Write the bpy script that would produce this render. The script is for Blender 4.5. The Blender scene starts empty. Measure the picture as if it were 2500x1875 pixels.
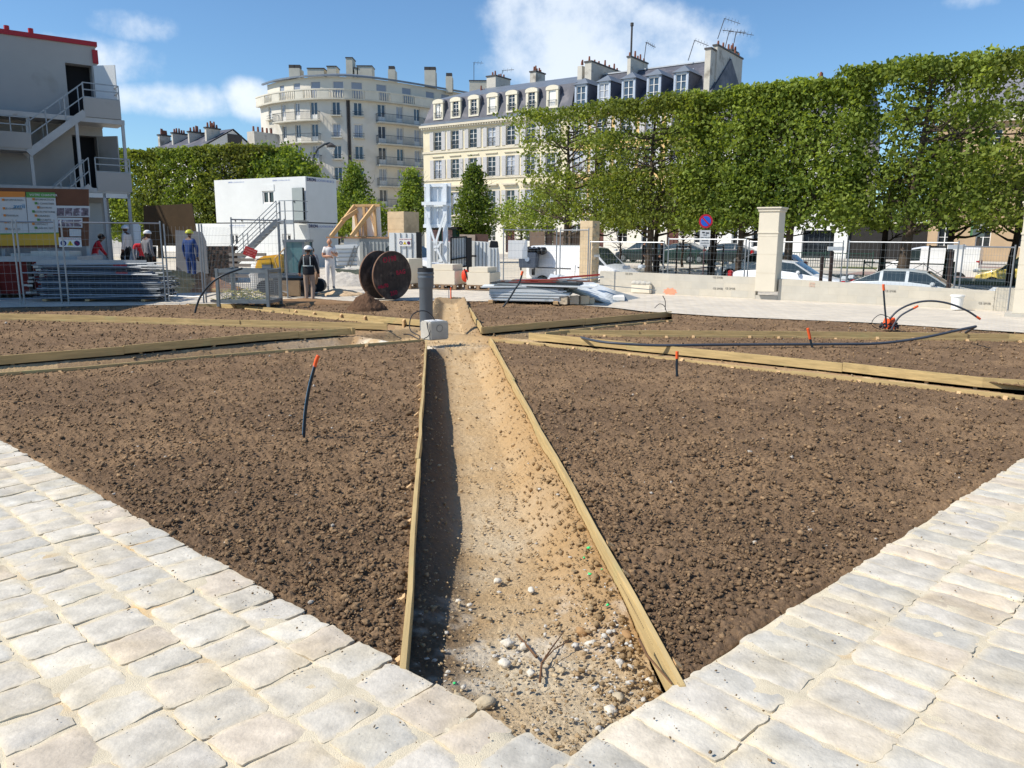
import bpy, bmesh, math, random
import numpy as np
from mathutils import Vector, Matrix, geometry
R=math.radians
random.seed(7); rng=np.random.default_rng(7)
S=bpy.context.scene; COL=S.collection
# ---------------------------------------------------------------- camera
F_PX=1900.;HOR=580.;CAMH=1.7;ROLL=0.006
PITCH=math.atan((937.5-HOR)/F_PX)
def ray(u,v):
    a=(u-1250)/F_PX; b=-(v-937.5)/F_PX
    a,b=a*math.cos(ROLL)-b*math.sin(ROLL), a*math.sin(ROLL)+b*math.cos(ROLL)
    return Vector((a, math.cos(PITCH)+b*math.sin(PITCH), -math.sin(PITCH)+b*math.cos(PITCH)))
def G(u,v,z=0.):
    d=ray(u,v); t=(z-CAMH)/d.z; return Vector((d.x*t,d.y*t,z))
def RY(u,v,y):
    d=ray(u,v); t=y/d.y; return Vector((d.x*t,y,CAMH+d.z*t))
E_=Vector((math.cos(R(-35)),math.sin(R(-35)),0)); N_=Vector((-E_.y,E_.x,0))
def RN(u,v,n):
    d=ray(u,v); t=n/(d.x*N_.x+d.y*N_.y); return Vector((d.x*t,d.y*t,CAMH+d.z*t))
cam=bpy.data.cameras.new('camera'); co=bpy.data.objects.new('camera',cam); COL.objects.link(co)
cam.sensor_width=36; cam.lens=36*F_PX/2500; cam.clip_end=5000; cam.clip_start=.05
co.location=(0,0,CAMH)
co.rotation_euler=(Matrix.Rotation(R(90)-PITCH,3,'X')@Matrix.Rotation(ROLL,3,'Z')).to_euler()
S.camera=co
# ---------------------------------------------------------------- object helpers
def tag(o,label=None,cat=None,group=None,kind=None):
    if label: o['label']=label
    if cat: o['category']=cat
    if group: o['group']=group
    if kind: o['kind']=kind
    return o
def empty(name,loc,rz=0.,label=None,cat=None,group=None,rx=0.,ry=0.):
    o=bpy.data.objects.new(name,None); COL.objects.link(o)
    o.location=loc; o.rotation_euler=(rx,ry,rz); o.empty_display_size=.2
    return tag(o,label,cat,group)
def children(o): return [c for c in bpy.data.objects if c.parent==o]
def copy_tree(o,parent=None):
    ch=children(o); c=o.copy(); COL.objects.link(c); c.parent=parent
    for k in ch: copy_tree(k,c)
    return c
class MB:
    def __init__(s): s.v=[];s.f=[];s.m=[];s.cur=0
    def mat(s,i): s.cur=i; return s
    def add(s,vs,fs,m=None):
        b=len(s.v); s.v+= [tuple(x) for x in vs]; s.f+=[tuple(b+i for i in f) for f in fs]
        s.m+=[s.cur if m is None else m]*len(fs); return s
    def box(s,c,d,rz=0.,M=None):
        x,y,z=d[0]/2,d[1]/2,d[2]/2
        vs=[Vector((a*x,b*y,e*z)) for a in(-1,1) for b in(-1,1) for e in(-1,1)]
        if M is not None: vs=[M@v for v in vs]
        elif rz: vs=[Matrix.Rotation(rz,3,'Z')@v for v in vs]
        c=Vector(c); vs=[v+c for v in vs]
        return s.add(vs,[(0,1,3,2),(4,6,7,5),(0,4,5,1),(2,3,7,6),(0,2,6,4),(1,5,7,3)])
    def bx(s,x0,x1,y0,y1,z0,z1): return s.box(((x0+x1)/2,(y0+y1)/2,(z0+z1)/2),(abs(x1-x0),abs(y1-y0),abs(z1-z0)))
    def bar(s,p,q,w,h,up=(0,0,1)):
        p=Vector(p);q=Vector(q);d=(q-p);L=d.length
        if L<1e-6:return s
        d/=L; u=Vector(up)
        if abs(d.dot(u))>.98:u=Vector((0,1,0))
        a=d.cross(u).normalized(); b=a.cross(d)
        M=Matrix((a,d,b)).transposed()
        return s.box((p+q)/2,(w,L,h),M=M)
    def tube(s,pts,r,n=8,cap=True,radii=None):
        pts=[Vector(p) for p in pts]; b=len(s.v); N=len(pts); prev=None
        for i,p in enumerate(pts):
            d=(pts[min(i+1,N-1)]-pts[max(i-1,0)]).normalized()
            if prev is None:
                u=Vector((0,0,1)) if abs(d.z)<.9 else Vector((1,0,0))
                a=d.cross(u).normalized()
            else: a=(prev-d*prev.dot(d)).normalized()
            prev=a; c=d.cross(a); rr=radii[i] if radii else r
            for k in range(n):
                t=2*math.pi*k/n; s.v.append(tuple(p+a*math.cos(t)*rr+c*math.sin(t)*rr))
        for i in range(N-1):
            for k in range(n):
                k2=(k+1)%n; s.f.append((b+i*n+k,b+i*n+k2,b+(i+1)*n+k2,b+(i+1)*n+k)); s.m.append(s.cur)
        if cap:
            s.f.append(tuple(b+k for k in range(n))[::-1]); s.f.append(tuple(b+(N-1)*n+k for k in range(n))); s.m+=[s.cur]*2
        return s
    def cyl(s,c,r,h,n=16,r2=None,axis=(0,0,1)):
        c=Vector(c);a=Vector(axis).normalized()
        return s.tube([c,c+a*h],r,n,True,[r,r if r2 is None else r2])
    def lathe(s,prof,c=(0,0,0),n=24,M=None):
        b=len(s.v);c=Vector(c)
        for r,z in prof:
            for k in range(n):
                t=2*math.pi*k/n; p=Vector((r*math.cos(t),r*math.sin(t),z))
                if M is not None:p=M@p
                s.v.append(tuple(p+c))
        for i in range(len(prof)-1):
            for k in range(n):
                k2=(k+1)%n; s.f.append((b+i*n+k,b+i*n+k2,b+(i+1)*n+k2,b+(i+1)*n+k)); s.m.append(s.cur)
        return s
    def prism(s,poly,z0,z1,M=None):
        n=len(poly); vs=[Vector((p[0],p[1],z0)) for p in poly]+[Vector((p[0],p[1],z1)) for p in poly]
        if M is not None: vs=[M@v for v in vs]
        return s.add(vs,[tuple(range(n))[::-1],tuple(range(n,2*n))]+[(i,(i+1)%n,n+(i+1)%n,n+i) for i in range(n)])
    def xz(s,poly,y0,y1):   # polygon in x,z extruded over y
        return s.prism(poly,-y1,-y0,M=Matrix(((1,0,0),(0,0,-1),(0,1,0))))
    def quad(s,*p): return s.add(p,[tuple(range(len(p)))])
    def build(s,name,mats,parent=None,smooth=False,loc=None,bevel=0):
        me=bpy.data.meshes.new(name); me.from_pydata(s.v,[],s.f)
        if not isinstance(mats,(list,tuple)): mats=[mats]
        for m in mats: me.materials.append(m)
        if len(mats)>1: me.polygons.foreach_set('material_index',s.m)
        bm=bmesh.new(); bm.from_mesh(me); bmesh.ops.recalc_face_normals(bm,faces=bm.faces)
        if bevel:
            es=[e for e in bm.edges if e.is_manifold and e.calc_face_angle(0)>.6]
            bmesh.ops.bevel(bm,geom=es,offset=bevel,segments=2,affect='EDGES',clamp_overlap=True)
        bm.to_mesh(me); bm.free()
        if smooth:
            me.polygons.foreach_set('use_smooth',[True]*len(me.polygons))
        me.update()
        o=bpy.data.objects.new(name,me); COL.objects.link(o)
        if parent: o.parent=parent
        if loc: o.location=loc
        if smooth=='auto':
            try: me.set_sharp_from_angle(angle=R(40))
            except Exception: pass
        return o
def np_mesh(name,V,Fq,mat,parent=None,smooth=False,attr=None):
    me=bpy.data.meshes.new(name); n=len(V); k=Fq.shape[1]
    me.vertices.add(n); me.vertices.foreach_set('co',np.asarray(V,dtype=np.float32).ravel())
    me.loops.add(Fq.size); me.loops.foreach_set('vertex_index',Fq.astype(np.int32).ravel())
    me.polygons.add(len(Fq)); me.polygons.foreach_set('loop_start',np.arange(0,Fq.size,k,dtype=np.int32))
    if smooth: me.polygons.foreach_set('use_smooth',np.ones(len(Fq),dtype=bool))
    for m in (mat if isinstance(mat,(list,tuple)) else [mat]): me.materials.append(m)
    if attr is not None:
        for an,av in attr.items():
            a=me.attributes.new(an,'FLOAT_COLOR','POINT'); c=np.ones((n,4),dtype=np.float32); c[:,:3]=av if av.ndim==2 else av[:,None]
            a.data.foreach_set('color',c.ravel())
    me.update(calc_edges=True); me.validate()
    o=bpy.data.objects.new(name,me); COL.objects.link(o)
    if parent:o.parent=parent
    return o
# ---------------------------------------------------------------- materials
def srgb(r,g,b):
    f=lambda c:(c/255/12.92) if c/255<=.04045 else ((c/255+.055)/1.055)**2.4
    return (f(r),f(g),f(b))
MC={}
def M(name,col,rough=.8,metal=0.,var=.15,scale=4.,bump=.1,bscale=60.,spec=.4,attr=None,stain=None,dist=.01,coat=0,sub=0,trans=0,detail=6):
    if name in MC: return MC[name]
    m=bpy.data.materials.new(name); m.use_nodes=True; nt=m.node_tree; N=nt.nodes; L=nt.links
    P=N['Principled BSDF']; P.inputs['Roughness'].default_value=rough; P.inputs['Metallic'].default_value=metal
    P.inputs['Specular IOR Level'].default_value=spec
    if coat: P.inputs['Coat Weight'].default_value=coat; P.inputs['Coat Roughness'].default_value=.05
    tc=N.new('ShaderNodeTexCoord'); nz=N.new('ShaderNodeTexNoise'); nz.inputs['Scale'].default_value=scale; nz.inputs['Detail'].default_value=detail; nz.inputs['Roughness'].default_value=.65
    L.new(tc.outputs['Object'],nz.inputs['Vector'])
    mr=N.new('ShaderNodeMapRange'); mr.inputs[1].default_value=.3; mr.inputs[2].default_value=.7; mr.inputs[3].default_value=1-var; mr.inputs[4].default_value=1+var
    L.new(nz.outputs['Fac'],mr.inputs[0])
    mx=N.new('ShaderNodeVectorMath'); mx.operation='MULTIPLY'
    L.new(mr.outputs[0],mx.inputs[1])
    if attr:
        at=N.new('ShaderNodeAttribute'); at.attribute_name=attr; L.new(at.outputs['Color'],mx.inputs[0])
    elif stain:
        scol,ssc,th=stain; n2=N.new('ShaderNodeTexNoise'); n2.inputs['Scale'].default_value=ssc; n2.inputs['Detail'].default_value=8
        L.new(tc.outputs['Object'],n2.inputs['Vector'])
        m2=N.new('ShaderNodeMapRange'); m2.inputs[1].default_value=th; m2.inputs[2].default_value=th+.12; L.new(n2.outputs['Fac'],m2.inputs[0])
        mc=N.new('ShaderNodeMix'); mc.data_type='RGBA'; mc.inputs['A'].default_value=(*col,1); mc.inputs['B'].default_value=(*scol,1)
        L.new(m2.outputs[0],mc.inputs['Factor']); L.new(mc.outputs['Result'],mx.inputs[0])
    else: mx.inputs[0].default_value=col
    L.new(mx.outputs[0],P.inputs['Base Color'])
    if bump:
        nb=N.new('ShaderNodeTexNoise'); nb.inputs['Scale'].default_value=bscale; nb.inputs['Detail'].default_value=4; L.new(tc.outputs['Object'],nb.inputs['Vector'])
        bp=N.new('ShaderNodeBump'); bp.inputs['Strength'].default_value=bump; bp.inputs['Distance'].default_value=dist; L.new(nb.outputs['Fac'],bp.inputs['Height']); L.new(bp.outputs[0],P.inputs['Normal'])
    MC[name]=m; return m
def glass(name,col=(.02,.025,.03),rough=.04):
    return M(name,col,rough,0,.3,1.5,0,spec=.8)
# ---------------------------------------------------------------- light and sky
SUN_DIR=Vector((-.965,-.26,0)).normalized(); SUN_EL=R(47)
sd=Vector((SUN_DIR.x*math.cos(SUN_EL),SUN_DIR.y*math.cos(SUN_EL),math.sin(SUN_EL)))
sl=bpy.data.lights.new('sun','SUN'); sl.energy=4.7; sl.angle=R(.53); sl.color=(1,.93,.82)
so=bpy.data.objects.new('sun',sl); COL.objects.link(so); so.rotation_euler=sd.to_track_quat('Z','Y').to_euler(); so.location=(-20,-5,30)
w=bpy.data.worlds.new('World'); S.world=w; w.use_nodes=True; nt=w.node_tree; N=nt.nodes; L=nt.links
bg=N['Background']; sky=N.new('ShaderNodeTexSky'); sky.sky_type='NISHITA'; sky.sun_disc=False
sky.sun_elevation=SUN_EL; sky.sun_rotation=math.atan2(SUN_DIR.x,SUN_DIR.y); sky.dust_density=.15; sky.ozone_density=2.2; sky.air_density=1.0; sky.altitude=100
bg.inputs['Strength'].default_value=.115
tc=N.new('ShaderNodeTexCoord')
def nmath(op,a,b=None,clamp=False):
    n=N.new('ShaderNodeMath'); n.operation=op; n.use_clamp=clamp
    for i,x in enumerate((a,b)):
        if x is None: continue
        if isinstance(x,(int,float)): n.inputs[i].default_value=x
        else: L.new(x,n.inputs[i])
    return n.outputs[0]
# clouds: puffs in the sky, each an ellipse of directions broken up by noise
nz=N.new('ShaderNodeTexNoise'); nz.inputs['Scale'].default_value=9; nz.inputs['Detail'].default_value=11; nz.inputs['Roughness'].default_value=.6; L.new(tc.outputs['Generated'],nz.inputs['Vector'])
nzb=N.new('ShaderNodeTexNoise'); nzb.inputs['Scale'].default_value=2.6; nzb.inputs['Detail'].default_value=5; L.new(tc.outputs['Generated'],nzb.inputs['Vector'])
acc=None
CL=[(1480,125,210,80,1.),(1380,55,150,80,1.),(1600,150,110,50,.9),(1300,120,60,50,.6),(1640,90,70,40,.4),(430,248,120,32,.75),(620,248,60,40,.8),(330,62,70,28,.5),(250,150,110,40,.55),(130,130,110,30,.5),(2340,5,60,18,.45),(1130,160,60,18,.18),(60,60,60,40,.2),(340,340,60,60,.3),(600,385,60,20,.3),(430,310,140,20,.25),(-500,250,300,90,.8),(3000,200,300,100,.7),(3400,60,260,90,.6),(-1100,100,300,90,.7)]
for u,v,ru,rv,amp in CL:
    d=ray(u,v).normalized(); right=d.cross(Vector((0,0,1))).normalized(); up=right.cross(d)
    def dot(vec,sc):
        n=N.new('ShaderNodeVectorMath'); n.operation='DOT_PRODUCT'; L.new(tc.outputs['Generated'],n.inputs[0]); n.inputs[1].default_value=tuple(vec*sc); return n.outputs['Value']
    x=dot(right,F_PX/ru/1.05); y=dot(up,F_PX/rv/1.05); fz=dot(d,1.)
    r2=nmath('ADD',nmath('MULTIPLY',x,x),nmath('MULTIPLY',y,y))
    e=nmath('MULTIPLY',nmath('SUBTRACT',1.5,nmath('MULTIPLY',r2,.55)),amp)
    e=nmath('MULTIPLY',e,nmath('GREATER_THAN',fz,0.),True)
    acc=e if acc is None else nmath('MAXIMUM',acc,e)
dens=nmath('SUBTRACT',nmath('MULTIPLY',acc,1.),nmath('MULTIPLY',nmath('SUBTRACT',.70,nz.outputs['Fac']),2.2))
dens=nmath('MULTIPLY',dens,1.25,True)
ss=N.new('ShaderNodeMapRange'); ss.interpolation_type='SMOOTHSTEP'; L.new(dens,ss.inputs[0]); ss.inputs[4].default_value=.86
mixc=N.new('ShaderNodeMix'); mixc.data_type='RGBA'; L.new(ss.outputs[0],mixc.inputs['Factor'])
tint=N.new('ShaderNodeMix'); tint.data_type='RGBA'; tint.blend_type='MULTIPLY'; tint.inputs['Factor'].default_value=1; tint.inputs['B'].default_value=(.74,.955,1.11,1); L.new(sky.outputs[0],tint.inputs['A'])
L.new(tint.outputs['Result'],mixc.inputs['A'])
cc=N.new('ShaderNodeMix'); cc.data_type='RGBA'; cc.inputs['A'].default_value=(6.0,6.8,7.8,1); cc.inputs['B'].default_value=(8.6,8.9,9.2,1)
L.new(nzb.outputs['Fac'],cc.inputs['Factor']); L.new(cc.outputs['Result'],mixc.inputs['B']); L.new(mixc.outputs['Result'],bg.inputs['Color'])
S.view_settings.view_transform='Standard'; S.view_settings.look='None'; S.view_settings.exposure=.2; S.view_settings.gamma=1
S.cycles.max_bounces=6; S.cycles.diffuse_bounces=3; S.cycles.glossy_bounces=3; S.cycles.transmission_bounces=4; S.cycles.transparent_max_bounces=6
# ---------------------------------------------------------------- noise (numpy)
def vnoise(x,y,seed=0,sz=256):
    r=np.random.default_rng(seed).random((sz,sz)); xi=np.floor(x).astype(int); yi=np.floor(y).astype(int); fx=x-xi; fy=y-yi
    fx=fx*fx*(3-2*fx); fy=fy*fy*(3-2*fy); g=lambda a,b:r[a%sz,b%sz]
    return (g(xi,yi)*(1-fx)+g(xi+1,yi)*fx)*(1-fy)+(g(xi,yi+1)*(1-fx)+g(xi+1,yi+1)*fx)*fy
def fbm(x,y,sc,oct=4,seed=0,gain=.5):
    s=0;a=1;t=0
    for i in range(oct):
        s=s+a*(vnoise(x*sc+17*i,y*sc+31*i,seed+i)-.5); t+=a*.5; a*=gain; sc*=2.03
    return s/t
# ================================================================ star bed geometry
g2=lambda *a:[tuple(G(u,v))[:2] for u,v in a]
C0=(0.19,2.33)
BED=[C0,(.34,2.52),(.71,2.84),(1.06,3.18),(1.74,3.81),(2.74,4.76),(4.1,6.02),(8.0,9.7),(11.3,12.9),(11,13.6),(9.7,14.7),(7.35,16.4),(4.68,17.47),(3.03,18.67),(2.55,19.5),(.55,21.3),(-1.29,21.3),(-3.3,21.4),(-5.3,20.7),(-8,19.8),(-11.7,18.8),(-15,17.5),(-16,16.3),(-12,13.2),(-7.2,9.0),(-4.3,6.34),(-2.86,5.11),(-1.77,3.98),(-.88,3.19),(-.25,2.66)]
# edging lines (top of board), from the outside to the star centre
LN={
'S_l':[(-.41,2.80),(-1.43,12.97)],
'S_r':[(.65,2.73),(-.39,13.31)],
'SW_n':[(-7.1,9.15)]+g2((200,896),(500,869),(850,843),(1035,829)),
'SW_f':[(-8.35,10.1)]+g2((0,868),(300,845),(640,815),(868,800)),
'W_n':[(-15.5,16.35)]+g2((0,777),(300,784),(570,793),(860,801)),
'W_f':[(-15,17.3)]+g2((115,768),(390,775),(500,779),(945,790)),
'NW_n':g2((600,752),(700,762),(800,773),(940,788)),
'NW_f':g2((455,741),(540,741),(747,757),(1037,782)),
'N_r':g2((1135,735),(1175,800)),
'NE_f':g2((1640,760),(1400,781),(1178,800)),
'NE_n':g2((1640,780),(1480,795),(1330,811)),
'E_f':[(11.3,13.45)]+g2((2500,815),(2100,811),(1500,807),(1365,805)),
'E_n':[(11.1,12.7)]+g2((2500,828),(2250,824),(2020,821),(1530,817),(1385,812)),
'SE_f':[(7.5,9.25)]+g2((2500,935),(2415,925),(2242,907),(2008,881),(1840,865),(1600,842),(1290,813)),
'SE_n':[(6.5,8.35)]+g2((2500,969),(2160,930),(2007,914),(1776,889),(1600,867),(1300,835),(1195,826)),
}
N_l=[tuple(G(1062,736))[:2],(-1.75,15.6)]
TR=[[(-.46,2.62),(-.3,2.45)]+LN['S_l']+LN['S_r'][::-1]+[(.85,2.75),(.19,2.0)], LN['SW_n']+LN['SW_f'][::-1], LN['W_n']+LN['W_f'][::-1], LN['NW_n']+LN['NW_f'][::-1],
    N_l+LN['N_r'][::-1], LN['NE_f']+LN['NE_n'][::-1], LN['E_f']+LN['E_n'][::-1], LN['SE_f']+LN['SE_n'][::-1]]
last=lambda k:LN[k][-1]
CEN=[last('S_l'),last('S_r'),last('SE_n'),last('SE_f'),last('E_n'),last('E_f'),last('NE_n'),last('NE_f'),(-.6,14.9),N_l[1],last('NW_f'),last('NW_n'),last('W_f'),last('W_n'),last('SW_f'),last('SW_n')]
def inpoly(x,y,poly):
    r=np.zeros(x.shape,bool); n=len(poly)
    for i in range(n):
        x1,y1=poly[i];x2,y2=poly[(i+1)%n]
        if y1==y2: continue
        c=((y1>y)!=(y2>y))&(x<(x2-x1)*(y-y1)/(y2-y1)+x1); r^=c
    return r
def segd(x,y,poly,closed=True):
    d=np.full(x.shape,1e9); n=len(poly)
    for i in range(n if closed else n-1):
        x1,y1=poly[i];x2,y2=poly[(i+1)%n]; dx,dy=x2-x1,y2-y1; l=dx*dx+dy*dy+1e-12
        t=np.clip(((x-x1)*dx+(y-y1)*dy)/l,0,1); d=np.minimum(d,np.hypot(x-x1-t*dx,y-y1-t*dy))
    return d
def trench(x,y):
    "signed depth into the paths: >0 inside"
    s=np.full(x.shape,-1e9)
    for p in TR+[CEN]:
        d=segd(x,y,p); ins=inpoly(x,y,p); s=np.maximum(s,np.where(ins,d,-d))
    return s
def sst(a,b,x):
    t=np.clip((x-a)/(b-a),0,1); return t*t*(3-2*t)
def clod(x,y,sc,seed,th=.5):
    # cellular lumps
    r=np.random.default_rng(seed); P=r.random((128,128,3)); X=x*sc;Y=y*sc; xi=np.floor(X).astype(int); yi=np.floor(Y).astype(int); h=np.zeros(x.shape)
    for a in(-1,0,1):
        for b in(-1,0,1):
            q=P[(xi+a)%128,(yi+b)%128]; rad=.25+.45*q[...,2]**2
            d2=((X-(xi+a)-q[...,0])**2+(Y-(yi+b)-q[...,1])**2)/rad**2
            h=np.maximum(h,np.sqrt(np.clip(1-d2,0,1))*rad)
    return h/sc
CENX,CENY=-1.0,13.8
def ground_h(x,y,fine=True):
    t=trench(x,y); dc=np.hypot(x-C0[0],y-C0[1])
    floor=-.33+.10*np.exp(-((x+.6)**2+(y-13.9)**2)/1.5)
    floor=np.where(dc<3.0, floor+(.26*np.clip(1-dc/3.0,0,1)**1.3), floor)
    mid=sst(.0,.32,t)
    st_=np.maximum(-.15,floor-.0); bankh=np.where(t>0, st_+(floor-st_)*mid, 0)
    # N path has an unboarded left bank
    bed=-.035+.02*fbm(x,y,.45,3,5)
    h=np.where(t>-.02,bankh,bed)
    # earth spilling from the right-hand board of the near path
    sp=np.exp(-((x-(.52-.08*(y-4.5)))/.28)**2)*sst(2.5,3.8,y)*(y<12)*(.09+.05*fbm(x,y,1.2,2,9)); h=h+np.where(t>0,sp,0); h=np.where(t>0,h+(.27*sst(17.,20.5,y)*(np.abs(x+1.9)<1.6)),h)
    if fine:
        ins=np.where(t>0,.42+.3*sst(3,6,dc),1.)
        h=h+.016*fbm(x,y,2.2,4,11)*ins+ins*(.55*clod(x,y,27,3)*(.4+vnoise(x*5,y*5,18))+.7*clod(x,y,52,4)+.16*clod(x,y,11.5,6)*(vnoise(x*2,y*2,8)>.6))-.010
        h=h+.004*fbm(x,y,60,2,13)
    return h
def stepz(z): return z
# polar grid centred below the camera keeps the lumps fine where they are seen large
nr,na=900,1060
rr=2.05*(25.5/2.05)**(np.linspace(0,1,nr)); aa=np.linspace(R(-47),R(47),na)
RRm,AA=np.meshgrid(rr,aa,indexing='ij'); X=RRm*np.sin(AA); Y=RRm*np.cos(AA)
inside=inpoly(X,Y,BED); db=segd(X,Y,BED); sgn=np.where(inside,db,-db)
Z=ground_h(X,Y); T=trench(X,Y)
Z=np.where(sgn<.03,np.minimum(Z,-.02+0*Z)-.6*np.clip(.03-sgn,0,.2),Z)
Z=np.where((sgn>.0)&(sgn<.25)&(T<0),Z+.02*(.25-sgn)/.25,Z)
idx=np.arange(nr*na).reshape(nr,na)
quad=np.stack([idx[:-1,:-1],idx[1:,:-1],idx[1:,1:],idx[:-1,1:]],-1).reshape(-1,4)
keep=(sgn.ravel()[quad].max(1)>-.10)
tqa=T.ravel()[quad]; tmn=tqa.min(1); tmx=tqa.max(1)
XS,YS,ZS=X.copy(),Y.copy(),Z.copy(); cr_=np.unique(quad[keep&(tmn<0)&(tmx>0)].ravel()); cr_=cr_[T.ravel()[cr_]>-.001]
xx,yy,tt=X.ravel()[cr_],Y.ravel()[cr_],T.ravel()[cr_]; e_=.004; gx0=(trench(xx+e_,yy)-tt)/e_; gy0=(trench(xx,yy+e_)-tt)/e_; gl=np.hypot(gx0,gy0)+1e-6
XS.ravel()[cr_]=xx-gx0/gl*(tt+.012); YS.ravel()[cr_]=yy-gy0/gl*(tt+.012); ZS.ravel()[cr_]=-.045
ZS=np.where((T>-.055)&(T<0),np.minimum(ZS,-.03),ZS); ZP=np.where(T<.0,np.minimum(Z,-.155),Z)
def subset(q,name,mat,attr,X_,Y_,Z_):
    u,inv=np.unique(q.ravel(),return_inverse=True); V=np.stack([X_.ravel(),Y_.ravel(),Z_.ravel()],1)[u]
    return np_mesh(name,V,inv.reshape(-1,4),mat,smooth=True,attr={k:v.ravel()[u] if v.ndim==2 else v.reshape(-1,3)[u] for k,v in attr.items()})
# colours
def lerp(a,b,t): return a*(1-t[...,None])+b*t[...,None]
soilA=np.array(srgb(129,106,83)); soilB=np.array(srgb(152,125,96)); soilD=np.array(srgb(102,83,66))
n1=sst(-.35,.35,fbm(X,Y,.9,4,21)); n2=sst(-.3,.4,fbm(X,Y,5,4,22))
colS=lerp(np.broadcast_to(soilA,X.shape+(3,)),soilB,n1*.8); colS=lerp(colS,soilD,(1-n2)*.45)
sandA=np.array(srgb(194,166,126)); sandB=np.array(srgb(206,188,158)); ochre=np.array(srgb(172,136,90))
dcc=np.hypot(X-C0[0],Y-C0[1])
colP=lerp(np.broadcast_to(sandA,X.shape+(3,)),sandB,sst(-.4,.4,fbm(X,Y,1.6,4,23))*(1-sst(2.5,5,dcc))+.25*n2)
colP=lerp(colP,ochre,np.clip(np.exp(-((X-(.5-.08*(Y-4.5)))/.33)**2)*(Y>3.2),0,1)*.8)
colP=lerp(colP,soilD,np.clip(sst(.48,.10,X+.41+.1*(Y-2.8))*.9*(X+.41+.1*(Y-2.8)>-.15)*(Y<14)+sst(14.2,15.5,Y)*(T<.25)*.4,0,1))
colP=lerp(colP,soilB,np.clip(((np.abs(X+.9)>1.6)&(Y>8))*.75*(fbm(X,Y,1.2,3,29)>-.3),0,1))
white=np.array(srgb(222,214,198)); blk=np.exp(-((X+2.2)**2/1.2+(Y-13.7)**2/.25)); colP=lerp(colP,white,np.clip(blk*2.4*sst(-.5,.3,fbm(X,Y,4,3,31)),0,1))
wn=sst(.05,.5,fbm(X,Y,7,4,37))*np.exp(-(dcc-1.0)**2/.5); colP=lerp(colP,white,np.clip(wn*.5,0,1))
def soilmat(name,attr,var,bs):
    m=M(name,(0,0,0),.95,0,var,26,1.,bs*.45,spec=.1,attr=attr,dist=.014); [setattr(n.inputs['Detail'],'default_value',9) or setattr(n.inputs['Roughness'],'default_value',.72) for n in m.node_tree.nodes if n.type=='TEX_NOISE']; return m
mSoil=soilmat('soil_earth','col',.22,140); mPath=soilmat('path_earth','col',.16,160)
k1=keep&(tmn<0); k2=keep&(tmx>0)
tag(subset(quad[k1],'soil',mSoil,{'col':colS},XS,YS,ZS),kind='structure')
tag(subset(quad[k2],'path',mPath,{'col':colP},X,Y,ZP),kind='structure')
# ------------------------------------------------ clods, pebbles (stuff)
def ico(sub=1):
    bm=bmesh.new(); bmesh.ops.create_icosphere(bm,subdivisions=sub,radius=1); v=np.array([p.co[:] for p in bm.verts]); f=np.array([[q.index for q in p.verts] for p in bm.faces]); bm.free(); return v,f
IV,IF=ico(1); IV2,IF2=ico(2)
def lumps(name,px,py,pz,size,col,mat,seed=1,flat=.75,ang=.0,iv=None,jag=.5):
    V0,F0=(IV,IF) if iv is None else iv
    r=np.random.default_rng(seed); n=len(px)
    protos=[]
    for k in range(24):
        nn=1+jag*(r.random(len(V0))-.5)*2; d=r.normal(size=(3,3)); p=V0*nn[:,None]*(1+.45*(r.random(3)-.5)*2); protos.append(p)
    protos=np.array(protos)[r.integers(0,24,n)]
    a=r.random(n)*6.283; c,s=np.cos(a),np.sin(a)
    x=protos[:,:,0]*c[:,None]-protos[:,:,1]*s[:,None]; y=protos[:,:,0]*s[:,None]+protos[:,:,1]*c[:,None]; z=protos[:,:,2]*flat
    V=np.stack([x*size[:,None]+px[:,None],y*size[:,None]+py[:,None],z*size[:,None]+pz[:,None]],-1).reshape(-1,3)
    Fq=(F0[None]+(np.arange(n)*len(V0))[:,None,None]).reshape(-1,3)
    C=np.repeat(col,len(V0),0)
    return np_mesh(name,V,Fq,mat,smooth=False,attr={'col':C})
def scatter(n,r0,r1,p=1.0,seed=3,amax=44):
    r=np.random.default_rng(seed); rad=r0*(r1/r0)**(r.random(n)**p); a=R(amax)*(2*r.random(n)-1); return rad*np.sin(a),rad*np.cos(a),rad,r
x,y,rad,r=scatter(112000,2.3,22,1.05,3)
ib=inpoly(x,y,BED)&(segd(x,y,BED)>.03); t=trench(x,y); ok=ib&(t<-.045); x,y,rad,t=x[ok],y[ok],rad[ok],t[ok]
sz=(.0030+.0085*r.random(len(x))**3.6)*(1+.05*rad)*(1+.2*sst(-.45,-.1,t)*(x<-.3)*(y<8)); n=len(x)
base=lerp(np.broadcast_to(np.array(srgb(118,97,76)),(n,3)),np.array(srgb(172,142,108)),r.random(n)**1.5); base*=(.8+.4*r.random(n))[:,None]
base[r.random(n)<.004]=srgb(205,195,180)
z=ground_h(x,y,False)+.012+sz*.25
big=(sz>.0092*(1+.04*rad))&(rad<9); mClod=soilmat('clod_earth','col',.25,300); tag(lumps('large_clods',x[big],y[big],z[big],sz[big]*1.1,base[big],mClod,14,.7,iv=(IV2,IF2),jag=.36),kind='stuff',label='larger crumbly clods of earth scattered over the planting beds',cat='clods'); x,y,z,sz,base=x[~big],y[~big],z[~big],sz[~big],base[~big]
tag(lumps('soil_clods',x,y,z,sz,base,mClod,4),kind='stuff',label='loose brown clods of earth lying on the planting beds',cat='clods')
x,y,rad,r=scatter(70000,2.3,20,1.1,5,30)
t=trench(x,y); ok=inpoly(x,y,BED)&(t>.03); x,y,rad,t=x[ok],y[ok],rad[ok],t[ok]; n=len(x)
bank=np.exp(-((x-(.5-.08*(y-4.5)))/.25)**2)*(y<12.5)
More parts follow.
